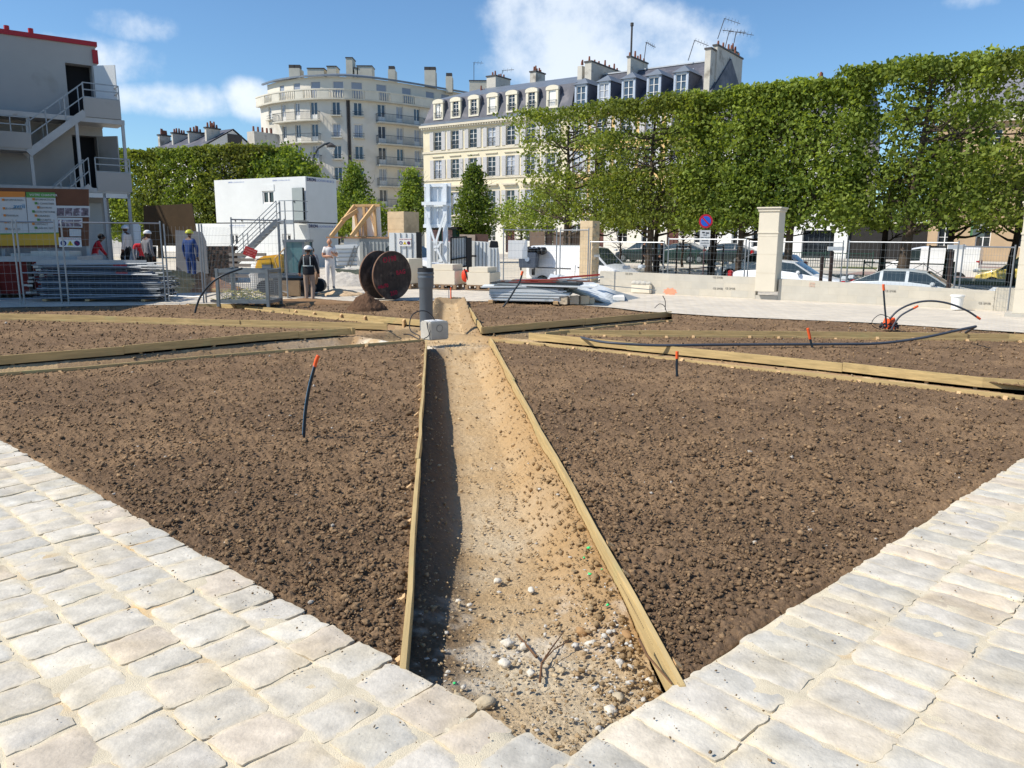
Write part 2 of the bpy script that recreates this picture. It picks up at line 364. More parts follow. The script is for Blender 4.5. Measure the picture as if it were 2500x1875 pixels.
ok=(r.random(n)<.3+.7*bank)|(y>12); x,y,rad,t,bank=x[ok],y[ok],rad[ok],t[ok],bank[ok]; n=len(x)
sz=(.0026+.0085*r.random(n)**4)*(1+.05*rad)*(1+.55*bank)
base=lerp(np.broadcast_to(np.array(srgb(178,150,112)),(n,3)),np.array(srgb(208,188,154)),r.random(n)); base=lerp(base,np.broadcast_to(np.array(srgb(168,136,94)),(n,3)),bank*.85); base*=(.78+.4*r.random(n))[:,None]
dc=np.hypot(x-C0[0],y-C0[1]); w_=r.random(n)<(.22*np.exp(-(dc-.95)**2/.35)+.008); base[w_]=np.array(srgb(226,220,208))*.95
far=(np.abs(x+.9)>1.5)&(y>8); base[far]*=.72
z=ground_h(x,y,False)+.008+sz*.3
tag(lumps('path_pebbles',x,y,z,sz,base,soilmat('pebble_earth','col',.15,200),6,.7),kind='stuff',label='crumbs of ochre earth and pale grit in the sunken paths',cat='gravel')
# ------------------------------------------------ paving stones
PAVC=[srgb(208,200,184),srgb(204,197,183),srgb(212,205,190),srgb(203,196,183),srgb(210,199,180),srgb(206,193,174),srgb(197,192,180)]
stone=M('paving_stone',(0,0,0),.8,0,.17,11,.55,55,spec=.2,attr='col',dist=.006)
sV=[];sF=[];sC=[]; base_i=0; K=8
gx=np.linspace(0,1,K); GU,GV=np.meshgrid(gx,gx,indexing='ij'); gi=np.arange(K*K).reshape(K,K); gq=np.stack([gi[:-1,:-1],gi[1:,:-1],gi[1:,1:],gi[:-1,1:]],-1).reshape(-1,4)
wrap=lambda g:g
rs=np.random.default_rng(12)
def add_stone(o,ax,ay,w,l,seed,clipf=None):
    global base_i
    j=(rs.random((4,2))-.5)*.03
    cs=np.array([[0,0],[w,0],[w,l],[0,l]])+j
    # slight pillow grid with rounded corners
    u=.5-.5*np.cos(np.pi*np.clip(GU,0,1)); v=.5-.5*np.cos(np.pi*np.clip(GV,0,1)); u=.35*u+.65*GU; v=.35*v+.65*GV
    uu=2*u-1;vv=2*v-1; corner=(np.abs(uu)**8*np.abs(vv)**8)*.05; uu2=uu*(1-corner)*1;vv2=vv*(1-corner); u=(uu2+1)/2; v=(vv2+1)/2
    px=(1-u)*(1-v)*cs[0,0]+u*(1-v)*cs[1,0]+u*v*cs[2,0]+(1-u)*v*cs[3,0]; py=(1-u)*(1-v)*cs[0,1]+u*(1-v)*cs[1,1]+u*v*cs[2,1]+(1-u)*v*cs[3,1]
    px=px+(rs.random(px.shape)-.5)*.012; py=py+(rs.random(px.shape)-.5)*.012
    wx=o[0]+ax[0]*px+ay[0]*py; wy=o[1]+ax[1]*px+ay[1]*py
    edge=np.maximum(np.abs(uu),np.abs(vv)); h=.0035*(1-edge**4)+.004*(rs.random()-.5)+(px-w/2)*(rs.random()-.5)*.03+(py-l/2)*(rs.random()-.5)*.02+.009*(fbm(wx,wy,13,4,40)) -.0005
    h=np.where(edge>.98,h-.0025,h)
    V=np.stack([wx,wy,h],-1).reshape(-1,3)
    # skirt
    per=np.concatenate([gi[:,0],gi[-1,1:],gi[::-1,-1][1:],gi[0,::-1][1:-1]]); sk=V[per].copy(); cen=V.mean(0); sk[:,:2]+=(sk[:,:2]-cen[:2])*.02; sk[:,2]=-.05
    m=len(per); top2=V[per].copy(); V=np.vstack([V[:K*K],top2,sk]); ring=np.stack([K*K+np.arange(m),K*K+(np.arange(m)+1)%m,K*K+m+(np.arange(m)+1)%m,K*K+m+np.arange(m)],-1)
    sV.append(V); sF.append(np.vstack([gq,ring[:,::-1]])+base_i); base_i+=len(V)
    c=np.array(PAVC[rs.integers(len(PAVC))])*(.88+.16*rs.random()); q_=fbm(V[:,0],V[:,1],14,3,61)[:,None]; q2_=fbm(V[:,0],V[:,1],6,3,66)[:,None]; C_=c[None]*(1+.22*q_); C_=C_*(1-np.clip(q2_,0,1)*np.array([[.0,.06,.2]])); e_=np.concatenate([edge.ravel(),np.ones(2*m)]); C_=C_*(1-.0*e_[:,None])+(np.array(srgb(220,204,172))-C_)*(np.clip(e_-.8,0,.2)/.2*.45)[:,None]; sC.append(C_)
def pave(origin,ax,ay,smax,rows,wmin,wmax,lmin,lmax,cond,gap=.02):
    t=0.004
    for k in range(rows):
        l=lmin+(lmax-lmin)*rs.random(); s=-2.2-rs.random()*.15
        while s<smax:
            wd=wmin+(wmax-wmin)*rs.random()
            o=(origin[0]+ax[0]*s+ay[0]*t,origin[1]+ax[1]*s+ay[1]*t); cx=o[0]+ax[0]*wd/2+ay[0]*l/2; cy=o[1]+ax[1]*wd/2+ay[1]*l/2
            if cond(cx,cy): add_stone(o,ax,ay,wd-gap,l-gap+(rs.random()-.5)*.012,0)
            s+=wd
        t+=l
nl=Vector((-.745,.667)).normalized(); ol=Vector((-nl.y,nl.x)) # along left edge, outward
nr_=Vector((.727,.686)).normalized(); orr=Vector((nr_.y,-nr_.x))
bis=Vector((-.03,-1)).normalized()
side=lambda x,y:(x-C0[0])*bis.y-(y-C0[1])*bis.x   # >0 on one side
ok_l=lambda x,y: side(x,y)>=-.07 and y>.9
ok_r=lambda x,y: side(x,y)<0 and y>.9
ok_l,ok_r=((ok_l,ok_r) if side(-3,3)>0 else (ok_r,ok_l))
pave(C0,(nl.x,nl.y),(ol.x,ol.y),17,13,.18,.265,.235,.29,ok_l,.016)
pave(C0,(nr_.x,nr_.y),(orr.x,orr.y),15,15,.15,.22,.27,.37,ok_r,.006)
tag(np_mesh('paving',np.vstack(sV),np.vstack(sF),stone,smooth=True,attr={'col':np.vstack(sC)}),kind='structure')
# sandy joints between the stones: fine grid strip around the near side, then the plaza sheet
mSand=M('joint_sand',srgb(214,202,176),.95,0,.16,6,.8,220,spec=.1,stain=(srgb(206,176,130),2.5,.58),dist=.004)
gx_=np.arange(-9,9,.045); gy_=np.arange(.6,11,.045); XX,YY=np.meshgrid(gx_,gy_,indexing='ij'); ins=inpoly(XX,YY,BED); dd=segd(XX,YY,BED); sg=np.where(ins,dd,-dd)
ZZ=-.0055+.010*fbm(XX,YY,4,4,50)+.006*fbm(XX,YY,18,2,51)-.10*sst(-.03,.06,sg)
ii=np.arange(XX.size).reshape(XX.shape); q=np.stack([ii[:-1,:-1],ii[1:,:-1],ii[1:,1:],ii[:-1,1:]],-1).reshape(-1,4); kq=(sg.ravel()[q].max(1)<.06)&(sg.ravel()[q].min(1)>-4.2)
q=q[kq]; u,inv=np.unique(q.ravel(),return_inverse=True); V=np.stack([XX.ravel(),YY.ravel(),ZZ.ravel()],1)[u]
tag(np_mesh('joint_sand',V,inv.reshape(-1,4),mSand,smooth=True),kind='structure')
# crumbs of earth strewn on the stones
r=np.random.default_rng(77); n=2400; k=r.random(n)<.5; s_=r.random(n)**1.3*9; t_=r.random(n)**2.2*2.6+.01
x=np.where(k,C0[0]+nl.x*s_+ol.x*t_,C0[0]+nr_.x*s_+orr.x*t_); y=np.where(k,C0[1]+nl.y*s_+ol.y*t_,C0[1]+nr_.y*s_+orr.y*t_)
sz=.0012+.004*r.random(n)**4; base=np.array(srgb(160,134,104))*(.7+.6*r.random(n))[:,None]
tag(lumps('earth_crumbs',x,y,np.full(n,.012)+sz*.3,sz,base,MC['clod_earth'],9),kind='stuff',label='tiny crumbs of earth strewn over the pale paving',cat='crumbs')
# plaza sheet (distant paving, coarse cobble relief in the shader) with the bed cut out
def fardpave(name,col):
    m=M(name,col,.85,0,.10,1.2,0,spec=.25); nt=m.node_tree; N=nt.nodes; L=nt.links; P=N['Principled BSDF']
    tc=[n for n in N if n.type=='TEX_COORD'][0]; mp=N.new('ShaderNodeMapping'); mp.inputs['Rotation'].default_value=(0,0,R(45)); L.new(tc.outputs['Object'],mp.inputs['Vector'])
    br=N.new('ShaderNodeTexBrick'); br.inputs['Scale'].default_value=1.; br.inputs['Brick Width'].default_value=.24; br.inputs['Row Height'].default_value=.17; br.inputs['Mortar Size'].default_value=.012; br.inputs['Color1'].default_value=(.92,.92,.93,1); br.inputs['Color2'].default_value=(1.08,1.06,1.03,1); br.inputs['Mortar'].default_value=(1.0,.95,.85,1)
    L.new(mp.outputs[0],br.inputs['Vector']); src=P.inputs['Base Color'].links[0].from_socket; v=N.new('ShaderNodeVectorMath'); v.operation='MULTIPLY'; L.new(src,v.inputs[0]); L.new(br.outputs['Color'],v.inputs[1]); L.new(v.outputs[0],P.inputs['Base Color'])
    nb=N.new('ShaderNodeTexNoise'); nb.inputs['Scale'].default_value=7; L.new(tc.outputs['Object'],nb.inputs['Vector']); ad=N.new('ShaderNodeMath'); ad.operation='MULTIPLY_ADD'; ad.inputs[1].default_value=.8; L.new(nb.outputs['Fac'],ad.inputs[0]); inv=N.new('ShaderNodeMath'); inv.operation='SUBTRACT'; inv.inputs[0].default_value=1; L.new(br.outputs['Fac'],inv.inputs[1]); L.new(inv.outputs[0],ad.inputs[2])
    bp=N.new('ShaderNodeBump'); bp.inputs['Strength'].default_value=.7; bp.inputs['Distance'].default_value=.02; L.new(ad.outputs[0],bp.inputs['Height']); L.new(bp.outputs[0],P.inputs['Normal'])
    return m
mFar=fardpave('plaza_paving',srgb(206,198,184))
nP=lambda s,n:(E_.x*s+N_.x*n,E_.y*s+N_.y*n)
outer=[(-60,-30),(60,-30),nP(60,23.2),nP(-7.5,23.2),nP(-7.5,29),nP(-18,29),nP(-18,52),nP(-75,52),(-70,0)]
def sheet(name,outer,hole,z,mat):
    loops=[[Vector((p[0],p[1],0)) for p in outer]]+([[Vector((p[0],p[1],0)) for p in hole]] if hole else [])
    tri=geometry.tessellate_polygon(loops); flat=[p for l in loops for p in l]
    mb=MB(); mb.add([(p.x,p.y,z) for p in flat],[tuple(t) for t in tri]); o=mb.build(name,mat)
    return tag(o,kind='structure')
def inset(poly,d):
    c=Vector((sum(p[0] for p in poly)/len(poly),sum(p[1] for p in poly)/len(poly))); return [tuple(Vector(p)+(c-Vector(p)).normalized()*d) for p in poly]
plaza=sheet('plaza',outer,inset(BED,-.12),-.022,mFar)
# street ground falling away behind the wall
mStreet=M('street_dust',srgb(176,170,160),.95,0,.12,.5,.3,30,spec=.15)
mRoad=M('road_asphalt',srgb(150,128,120),.9,0,.12,.6,.3,60,spec=.2); mGrassG=M('verge_earth',srgb(96,100,60),.95,0,.3,1.5,.5,30,spec=.1)
prof=[(-400,-.06),(22.0,-.06),(23.6,-.5),(30,-.5),(37,-.15),(70,-.05),(140,0),(3000,0)]
mb=MB(); ss_=[-3000,-200,-90,-50,-30,-7,10,40,90,200,3000]
for i in range(len(prof)-1):
    for j in range(len(ss_)-1):
        (n0,z0),(n1_,z1)=prof[i],prof[i+1]; s0,s1=ss_[j],ss_[j+1]
        # left of s=-8 the building site stays level
        f=lambda s,n,z:(*nP(s,n),(z if s>-8 else -.06 if n<60 else z))
        if i==0 and j>=0 and n1_<=22.0 and n0<-399: 
            continue
        mb.quad(f(s0,n0,z0),f(s1,n0,z0),f(s1,n1_,z1),f(s0,n1_,z1))
tag(mb.build('ground',mStreet),kind='structure')
mb=MB(); mb.quad((-3000,-3000,-.7),(3000,-3000,-.7),(3000,3000,-.7),(-3000,3000,-.7)); tag(mb.build('terrain',M('far_ground',srgb(150,145,130),.9,0,.1,.01,0)),kind='structure')
def strip(name,n0,n1_,z0,z1,mat,s0=-40,s1=70):
    mb=MB(); mb.quad((*nP(s0,n0),z0),(*nP(s1,n0),z0),(*nP(s1,n1_),z1),(*nP(s0,n1_),z1)); return tag(mb.build(name,mat),kind='structure')
zg=lambda n: float(np.interp(n,[p[0] for p in prof],[p[1] for p in prof]))
strip('road',41.5,49,zg(41.5)+.01,zg(49)+.01,mRoad)
strip('road',56,63,zg(56)+.01,zg(63)+.01,mRoad)
strip('verge',38.2,41.2,zg(38.2)+.02,zg(41.2)+.02,mGrassG,-6,70)
strip('verge',49.2,55.8,zg(49.2)+.02,zg(55.8)+.02,mGrassG)
mKerb=M('kerb_stone',srgb(205,200,190),.85,0,.1,3,.2)
for n0 in (41.2,49.0,55.8,63.0):
    mb=MB(); a=nP(-40,n0); b=nP(70,n0); mb.bar((a[0],a[1],zg(n0)+.07),(b[0],b[1],zg(n0)+.07),.2,.14); tag(mb.build('kerb',mKerb),kind='structure')
strip('pavement',63.1,70.2,.12,.12,M('pavement_slab',srgb(190,186,178),.9,0,.1,2,.1))
# ------------------------------------------------ timber edging
mTim=M('edging_timber',srgb(190,165,116),.75,0,.25,3,.25,90,spec=.25,stain=(srgb(176,168,118),1.3,.6),dist=.004)
def wood_grain(m,axis=0,sc=14):
    nt=m.node_tree;N=nt.nodes;L=nt.links; nz=[n for n in N if n.type=='TEX_NOISE'][0]; tc=[n for n in N if n.type=='TEX_COORD'][0]; mp=N.new('ShaderNodeMapping'); s=[1,1,1]; s[axis]=.06; mp.inputs['Scale'].default_value=[q*sc/3 for q in s]; L.new(tc.outputs['Object'],mp.inputs['Vector']); L.new(mp.outputs[0],nz.inputs['Vector'])
wood_grain(mTim,0,30)
mStk=M('stake_timber',srgb(205,170,125),.8,0,.15,8,.2,90,spec=.2)
LAB={'S_l':('thin timber edging board along the left side of the near central path','S'),'S_r':('timber edging board down the right side of the near central path','S'),
'SW_n':('low timber edging topping the back of the near left planting bed',''),'SW_f':('long brown timber edging with stakes above the left hand trench',''),
'W_n':('timber edging with stub stakes on the soil side, far left',''),'W_f':('long pale timber board behind the row of stub stakes, left side',''),
'NW_n':('partly buried timber edging in front of the pale yellow board, back left',''),'NW_f':('pale yellow timber board running to the concrete block',''),
'N_r':('short timber edging running away beyond the grey pipe',''),'NE_f':('timber edging at the front of the soil bed below the sheet metal pile',''),
'NE_n':('thin dark timber edging along the back of the right hand soil bed',''),'E_f':('long olive timber board behind the stub stakes on the right',''),
'E_n':('timber edging with a row of pale stub stakes, right side beside the long hose',''),'SE_f':('thick pale timber board with dark gap under it, right foreground',''),
'SE_n':('lower timber edging bordering the near right planting bed','')}
for key,pl in LN.items():
    pts=[Vector((*p,0)) for p in pl]; ang=math.atan2(pts[-1].y-pts[0].y,pts[-1].x-pts[0].x); root=empty('timber_edging',pts[0],ang,LAB[key][0],'timber edging','timber edgings of the planting beds'); RI=Matrix.Rotation(-ang,3,'Z')
    mid=sum(pts,Vector())/len(pts); cen=Vector((CENX,CENY,0)); d0=(pts[-1]-pts[0]).normalized(); nn=Vector((-d0.y,d0.x,0))
    if trench(np.array([mid.x+nn.x*.15]),np.array([mid.y+nn.y*.15]))[0]>0: nn=-nn   # nn points to soil
    # resample
    L_=[0]
    for a,b in zip(pts,pts[1:]): L_.append(L_[-1]+(b-a).length)
    def at(s):
        for i in range(len(pts)-1):
            if s<=L_[i+1]: return pts[i].lerp(pts[i+1],(s-L_[i])/(L_[i+1]-L_[i]))
        return pts[-1]
    near=key in('S_l','S_r'); H=.125; tot=L_[-1]; seg=2.9+random.random()*.6; s=0; ends=[]
    while s<tot-.05:
        e=min(tot,s+seg); e=tot if tot-e<.5 else e; ends.append((s,e)); s=e
    for (s,e) in ends:
        ns=max(1,int((e-s)/.7)); mb=MB(); zj=random.uniform(-.008,.008); b0=len(mb.v)
        P_=[]
        for i in range(ns+1):
            p=at(s+(e-s)*i/ns-(.003 if i==ns else 0))-pts[0]; d=(at(min(tot,s+(e-s)*i/ns+.3))-at(max(0,s+(e-s)*i/ns-.3))).normalized(); q=Vector((-d.y,d.x,0)); q=q if q.dot(nn)>0 else -q
            wob=random.uniform(-.008,.008)
            P_.append((p+q*(-.0+wob),q))
        for p,q in P_:
            for off,zz in ((0,-H),(.028,-H),(.028,.002),(0,.002)): mb.v.append(tuple(RI@(p+q*off+Vector((0,0,zz+zj)))))
        for i in range(ns):
            for k in range(4): mb.f.append((i*4+k,i*4+(k+1)%4,(i+1)*4+(k+1)%4,(i+1)*4+k)); mb.m.append(0)
        mb.f+=[(0,1,2,3),(ns*4+3,ns*4+2,ns*4+1,ns*4)]; mb.m+=[0,0]
        mb.build('board',mTim,root,bevel=.002)
        for k in range(max(1,int((e-s)/.75))):
            ss=s+.15+k*.75+random.uniform(-.2,.2)
            if ss>e-.05 or ss<s: continue
            p=at(ss)-pts[0]; d=(at(min(tot,ss+.2))-at(max(0,ss-.2))).normalized(); q=Vector((-d.y,d.x,0)); q=q if q.dot(nn)>0 else -q
            sb=MB(); tilt=q*random.uniform(-.0,.02)
            c=p+q*.052+tilt; top=random.uniform(-.02,.012); w=.045
            a=d*w/2; b=q*w/2; lo=Vector((0,0,-.42)); hi=Vector((0,0,top))
            vs=[c-a-b+lo,c+a-b+lo,c+a+b+lo,c-a+b+lo,c-a-b+hi,c+a-b+hi,c+a+b+hi-Vector((0,0,.035)),c-a+b+hi-Vector((0,0,.035))]
            sb.add([RI@x_ for x_ in vs],[(0,3,2,1),(4,5,6,7),(0,1,5,4),(1,2,6,5),(2,3,7,6),(3,0,4,7)]); sb.build('stake',mStk,root)
# ================================================================ frames and facade helpers
class Fr:
    def __init__(s,o,rz): s.o=Vector((o[0],o[1],o[2] if len(o)>2 else 0)); s.rz=rz; s.ax=Vector((math.cos(rz),math.sin(rz),0)); s.ay=Vector((-math.sin(rz),math.cos(rz),0))
    def P(s,u,v,y=0.):
        "pixel -> local point on the plane local-y = y"
        d=ray(u,v); c=Vector((0,0,CAMH)); t=(y-(c-s.o).dot(s.ay))/d.dot(s.ay); p=c+d*t-s.o
        return Vector((p.dot(s.ax),y,p.z))
    def PX(s,u,v,x=0.):
        d=ray(u,v); c=Vector((0,0,CAMH)); t=(x-(c-s.o).dot(s.ax))/d.dot(s.ax); p=c+d*t-s.o
        return Vector((x,p.dot(s.ay),p.z))
    def X(s,u,y=0.,v=580): return s.P(u,v,y).x
    def Z(s,u,v,y=0.): return s.P(u,v,y).z
    def poly(s,mb,pts,y0,y1):
        a=[s.P(u,v,y0) for u,v in pts]; n=len(a); b=[Vector((p.x,y1,p.z)) for p in a]
        return mb.add(a+b,[tuple(range(n)),tuple(range(n,2*n))[::-1]]+[(i,(i+1)%n,n+(i+1)%n,n+i) for i in range(n)])
    def bar(s,mb,a,b,y,w,h=None): return mb.bar(s.P(*a,y),s.P(*b,y),w,h or w)
    def root(s,name,label,cat,group=None): return empty(name,s.o,s.rz,label,cat,group)
def facade(mb,s0,s1,z0,z1,ops,fn,depth=.22,ds=None):
    cs=sorted({round(x,3) for x in [s0,s1]+[o[0] for o in ops]+[o[1] for o in ops]}|({round(s0+i*ds,3) for i in range(1,int((s1-s0)/ds))} if ds else set()))
    cs=[c for c in cs if s0-1e-6<=c<=s1+1e-6]; cz=sorted({round(z,3) for z in [z0,z1]+[o[2] for o in ops]+[o[3] for o in ops]})
    for a,b in zip(cs,cs[1:]):
        for c,d in zip(cz,cz[1:]):
            m,k=(a+b)/2,(c+d)/2
            if any(o[0]<m<o[1] and o[2]<k<o[3] for o in ops): continue
            A=fn(a,0);B=fn(b,0); mb.quad((*A,c),(*B,c),(*B,d),(*A,d))
    for o in ops:
        A=fn(o[0],0);B=fn(o[1],0);Ai=fn(o[0],depth);Bi=fn(o[1],depth)
        mb.quad((*A,o[2]),(*A,o[3]),(*Ai,o[3]),(*Ai,o[2])); mb.quad((*B,o[2]),(*B,o[3]),(*Bi,o[3]),(*Bi,o[2]))
        mb.quad((*A,o[3]),(*B,o[3]),(*Bi,o[3]),(*Ai,o[3])); mb.quad((*A,o[2]),(*B,o[2]),(*Bi,o[2]),(*Ai,o[2]))
def window(parent,a,b,z0,z1,mats,cols=2,rows=3,fw=.06,low=0,shut=0,curt=False,name='window'):
    "a,b: xy ends of the pane; frame mat0, glass mat1, blind mat2"
    a=Vector((*a,0));b=Vector((*b,0)); d=(b-a).normalized(); W=(b-a).length; n=Vector((d.y,-d.x,0)); mb=MB()
    def rect(s0,s1,za,zb,off,th=.04,m=0):
        mb.mat(m); p=a+d*s0-n*0; vs=[]
        c=a+d*((s0+s1)/2)+n*off; mb.box((c.x,c.y,(za+zb)/2),(s1-s0,th,zb-za),rz=math.atan2(d.y,d.x))
    rect(0,W,z0,z1,-.02,.01,1)
    rect(0,fw,z0,z1,.02);rect(W-fw,W,z0,z1,.02);rect(0,W,z0,z0+fw,.021);rect(0,W,z1-fw,z1,.021)
    for i in range(1,cols): x=W*i/cols; rect(x-fw*.6,x+fw*.6,z0,z1,.024)
    for i in range(1,rows): z=z0+(z1-z0)*i/rows; rect(0,W,z-.018,z+.018,.022,.03)
    if low: rect(0,W,z0,z0+low,.026,.05)
    if shut: rect(fw,W-fw,z1-shut,z1,.045,.02,2)
    if curt: rect(fw,W*.42,z0+fw,z1-fw,-.01,.004,2); rect(W*.62,W-fw,z0+fw,z1-fw,-.01,.004,2)
    return mb.build(name,mats,parent)
mGlass=glass('window_glass'); mGlassB=glass('window_glass_blue',(.05,.075,.11),.05); mWin=M('window_paint',srgb(235,233,228),.5,0,.05,3,0); mBlind=M('blind_white',srgb(238,236,230),.7,0,.04,6,0); mNet=M('net_curtain',srgb(170,178,190),.8,0,.15,3,0)
mIron=M('balcony_iron',srgb(58,66,72),.6,0,.1,5,0); mZinc=M('roof_zinc',srgb(118,126,136),.5,.2,.14,1.2,.15,8); mSlate=M('roof_slate',srgb(82,84,94),.65,0,.25,.9,.4,14,stain=(srgb(112,110,116),.7,.52))
mPot=M('clay_pot',srgb(134,84,66),.8,0,.2,6,0); mChim=M('chimney_render',srgb(196,190,178),.9,0,.12,1.1,.15,10,stain=(srgb(150,142,130),.8,.56)); mLead=M('dark_metal_cap',srgb(70,66,64),.6)
mCream=M('facade_cream',srgb(226,214,184),.9,0,.07,.35,.15,12,stain=(srgb(212,197,166),.3,.54)); mTrimS=M('stone_trim',srgb(214,204,182),.9,0,.08,1.3,.1)
mOchre=M('facade_ochre',srgb(222,188,128),.9,0,.06,.35,.15,12); mShut=M('shutter_grey',srgb(196,194,192),.7,0,.06,4,0)
def louvre(m):
    nt=m.node_tree;N=nt.nodes;L=nt.links;P=N['Principled BSDF']; tc=[n for n in N if n.type=='TEX_COORD'][0]; w_=N.new('ShaderNodeTexWave'); w_.bands_direction='Z'; w_.inputs['Scale'].default_value=4.5; L.new(tc.outputs['Object'],w_.inputs['Vector']); bp=N.new('ShaderNodeBump'); bp.inputs['Strength'].default_value=.6; bp.inputs['Distance'].default_value=.03; L.new(w_.outputs['Fac'],bp.inputs['Height']); L.new(bp.outputs[0],P.inputs['Normal'])
louvre(mShut)
def chimney(fr,root,u0,u1,u2,vt,vb,y,pots=4,dz=0,mat=None,cap=True,tall=None):
    "slab stack: lit end face u0..u1 parallel to the street, long side to u2"
    x0=fr.X(u0,y,vt);x1=fr.X(u1,y,vt); z1=fr.Z((u0+u1)/2,vt,y); z0=fr.Z((u0+u1)/2,vb,y)-2.5; y2=max(y+.6,fr.PX(u2,vt,x1).y)
    y2=min(y2,y+9)
    mb=MB(); mb.bx(x0,x1,y,y2,z0,z1); c=mb.build('chimney',mat or mChim,root)
    if cap: m2=MB(); m2.bx(x0-.08,x1+.08,y-.08,y2+.08,z1,z1+.14); m2.build('cap',mLead,c)
    mb=MB()
    for i in range(pots):
        yy=y+.35+(y2-y-.7)*(i/(max(1,pots-1))); xx=(x0+x1)/2+random.uniform(-.12,.12); h=random.choice([.35,.5,.65,.4]); mb.tube([(xx,yy,z1+.14),(xx,yy,z1+.14+h)],.11,8,True,[.12,.085])
    if pots: mb.build('chimney_pot',mPot,c)
    if tall: m3=MB(); m3.tube([((x0+x1)/2,y+.4,z1),((x0+x1)/2,y+.4,z1+tall)],.1,8); m3.cyl(((x0+x1)/2,y+.4,z1+tall-.3),.17,.3,8); m3.build('flue',mLead,c)
    return c
def antenna(fr,root,base,top,tip,y,n=5):
    mb=MB(); a=fr.P(*base,y);b=fr.P(*top,y);c=fr.P(*tip,y); mb.tube([a,b],.035,6); mb.tube([b,c],.025,6)
    for i in range(n):
        p=b.lerp(c,(i+.3)/n); mb.tube([p-Vector((0,.4,0.05)),p+Vector((0,.4,.05))],.016,5); mb.tube([p-Vector((0.05,0,.22)),p+Vector((0.05,0,.22))],.014,5)
    mb.build('antenna',mLead,root)
# ---------------------------------------------------------------- cream town house and its neighbour
NF=70.3; fo=RN(1037,600,NF); fo.z=0; A=Fr(fo,R(-35)); fpl=lambda s,d:(s,d)
def house(name,label,u0,u1,wall,cols,zrows,x0=None,x1=None,z_top=14.9,side=True):
    root=A.root(name,label,'building')
    x0=A.X(u0) if x0 is None else x0; x1=A.X(u1) if x1 is None else x1
    return root,x0,x1
z3t,z3b=A.Z(1066,322.5),A.Z(1066,367.5); z2t,z2b=A.Z(1066,391),A.Z(1066,437); z1t,z1b=A.Z(1240,464),A.Z(1240,523); zc=A.Z(1040,311); zm=A.Z(1050,246,.9)
zs3,zs2,zs1=A.Z(1040,374),A.Z(1040,441),A.Z(1180,531)
dorm=[1070.5,1112.5,1157,1203,1249.5,1298,1348.5]; xs=[A.X(u,.2,270) for u in dorm]; dx=(xs[-1]-xs[0])/6; xs=[xs[0]+i*dx for i in range(7)]
def street_house(name,label,x0,x1,wall,wx,ground='plain',wallR=True,D=11):
    root=A.root(name,label,'building'); ops=[]; w=.56
    for x in wx:
        for (a,b) in ((z3b,z3t),(z2b,z2t),(z1b,z1t)): ops.append((x-w,x+w,a,b))
    gops=[]
    for i,x in enumerate(wx):
        if i%3==1 : gops.append((x-.6,x+.6,.12,2.9))
        elif i%3!=1: gops.append((x-.55,x+.55,1.3,3.0))
    mb=MB(); facade(mb,x0,x1,zs1,zc,ops,fpl); mb.mat(1); facade(mb,x0,x1,-.2,zs1,gops,fpl)
    mb.mat(0); mb.quad((x0,0,-.2),(x0,D,-.2),(x0,D,zc),(x0,0,zc)); mb.quad((x1,0,-.2),(x1,D,-.2),(x1,D,zc),(x1,0,zc)); mb.quad((x0,D,-.2),(x1,D,-.2),(x1,D,zc),(x0,D,zc))
    mb.build('wall',[wall,mTrimL],root)
    mb=MB()
    for z,h,o in ((zs1,.3,.18),(zs2,.2,.1),(zs3,.2,.1),(zc-.25,.25,.22),(zc,.22,.42)): mb.bx(x0-o*.6,x1,-o,-.002,z-h/2,z+h/2)
    n=int((x1-x0)/.35)
    for i in range(n): mb.bx(x0+i*.35,x0+i*.35+.16,-.36,-.23,zc-.26,zc-.111)
    mb.build('cornice',mTrimS,root)
    for i,x in enumerate(wx):
        for k,(a,b) in enumerate(((z3b,z3t),(z2b,z2t),(z1b,z1t))):
            window(root,(x-w,.16),(x+w,.16),a,b,[mWin,mGlass,mNet],2,4,.055,curt=(i*3+k)%4==1)
            for sg in(-1,1):
                mb=MB(); c=x+sg*(w+.30); mb.bx(c-.27,c+.27,-.07,-.02,a,b); mb.build('shutter',mShut,root)
            mb=MB(); mb.bx(x-w-.05,x+w+.05,-.10,-.002,a-.12,a); 
            if k==1: mb.bx(x-w-.25,x+w+.25,-.12,-.003,b+.32,b+.42)
            if k==2: mb.bx(x-w-.35,x+w+.35,-.32,-.003,b+.55,b+.72); mb.bx(x-w-.25,x+w+.25,-.16,-.003,b+.40,b+.55)
            mb.build('window_trim',mTrimS,root)
            mb=MB(); mb.bar((x-w,-.06,a+.85),(x+w,-.06,a+.85),.03,.04); mb.bar((x-w,-.06,a+.08),(x+w,-.06,a+.08),.03,.03)
            for j in range(9): mb.bar((x-w+.06+j*.125,-.06,a+.08),(x-w+.06+j*.125,-.06,a+.85),.018,.018)
            mb.build('window_railing',mIron,root)
    for o in gops: 
        if o[2]<.5: window(root,(o[0],.16),(o[1],.16),o[2],o[3],[mDoor,mDoor,mDoor],2,3,.1,name='door')
        else: window(root,(o[0],.16),(o[1],.16),o[2],o[3],[mWin,mGlass,mNet],2,3,.06)
    return root
mTrimL=M('ground_floor_stone',srgb(226,220,206),.9,0,.05,.8,.1); mDoor=M('door_brown',srgb(98,62,54),.6,0,.1,5,0)
xL0,xL1=0.,A.X(1393,.0,250); xR1=A.X(1751,2.2,200)
h1=street_house('town_house','cream four storey town house with grey mansard roof and arched dormers',xL0,xL1,mCream,xs,D=11)
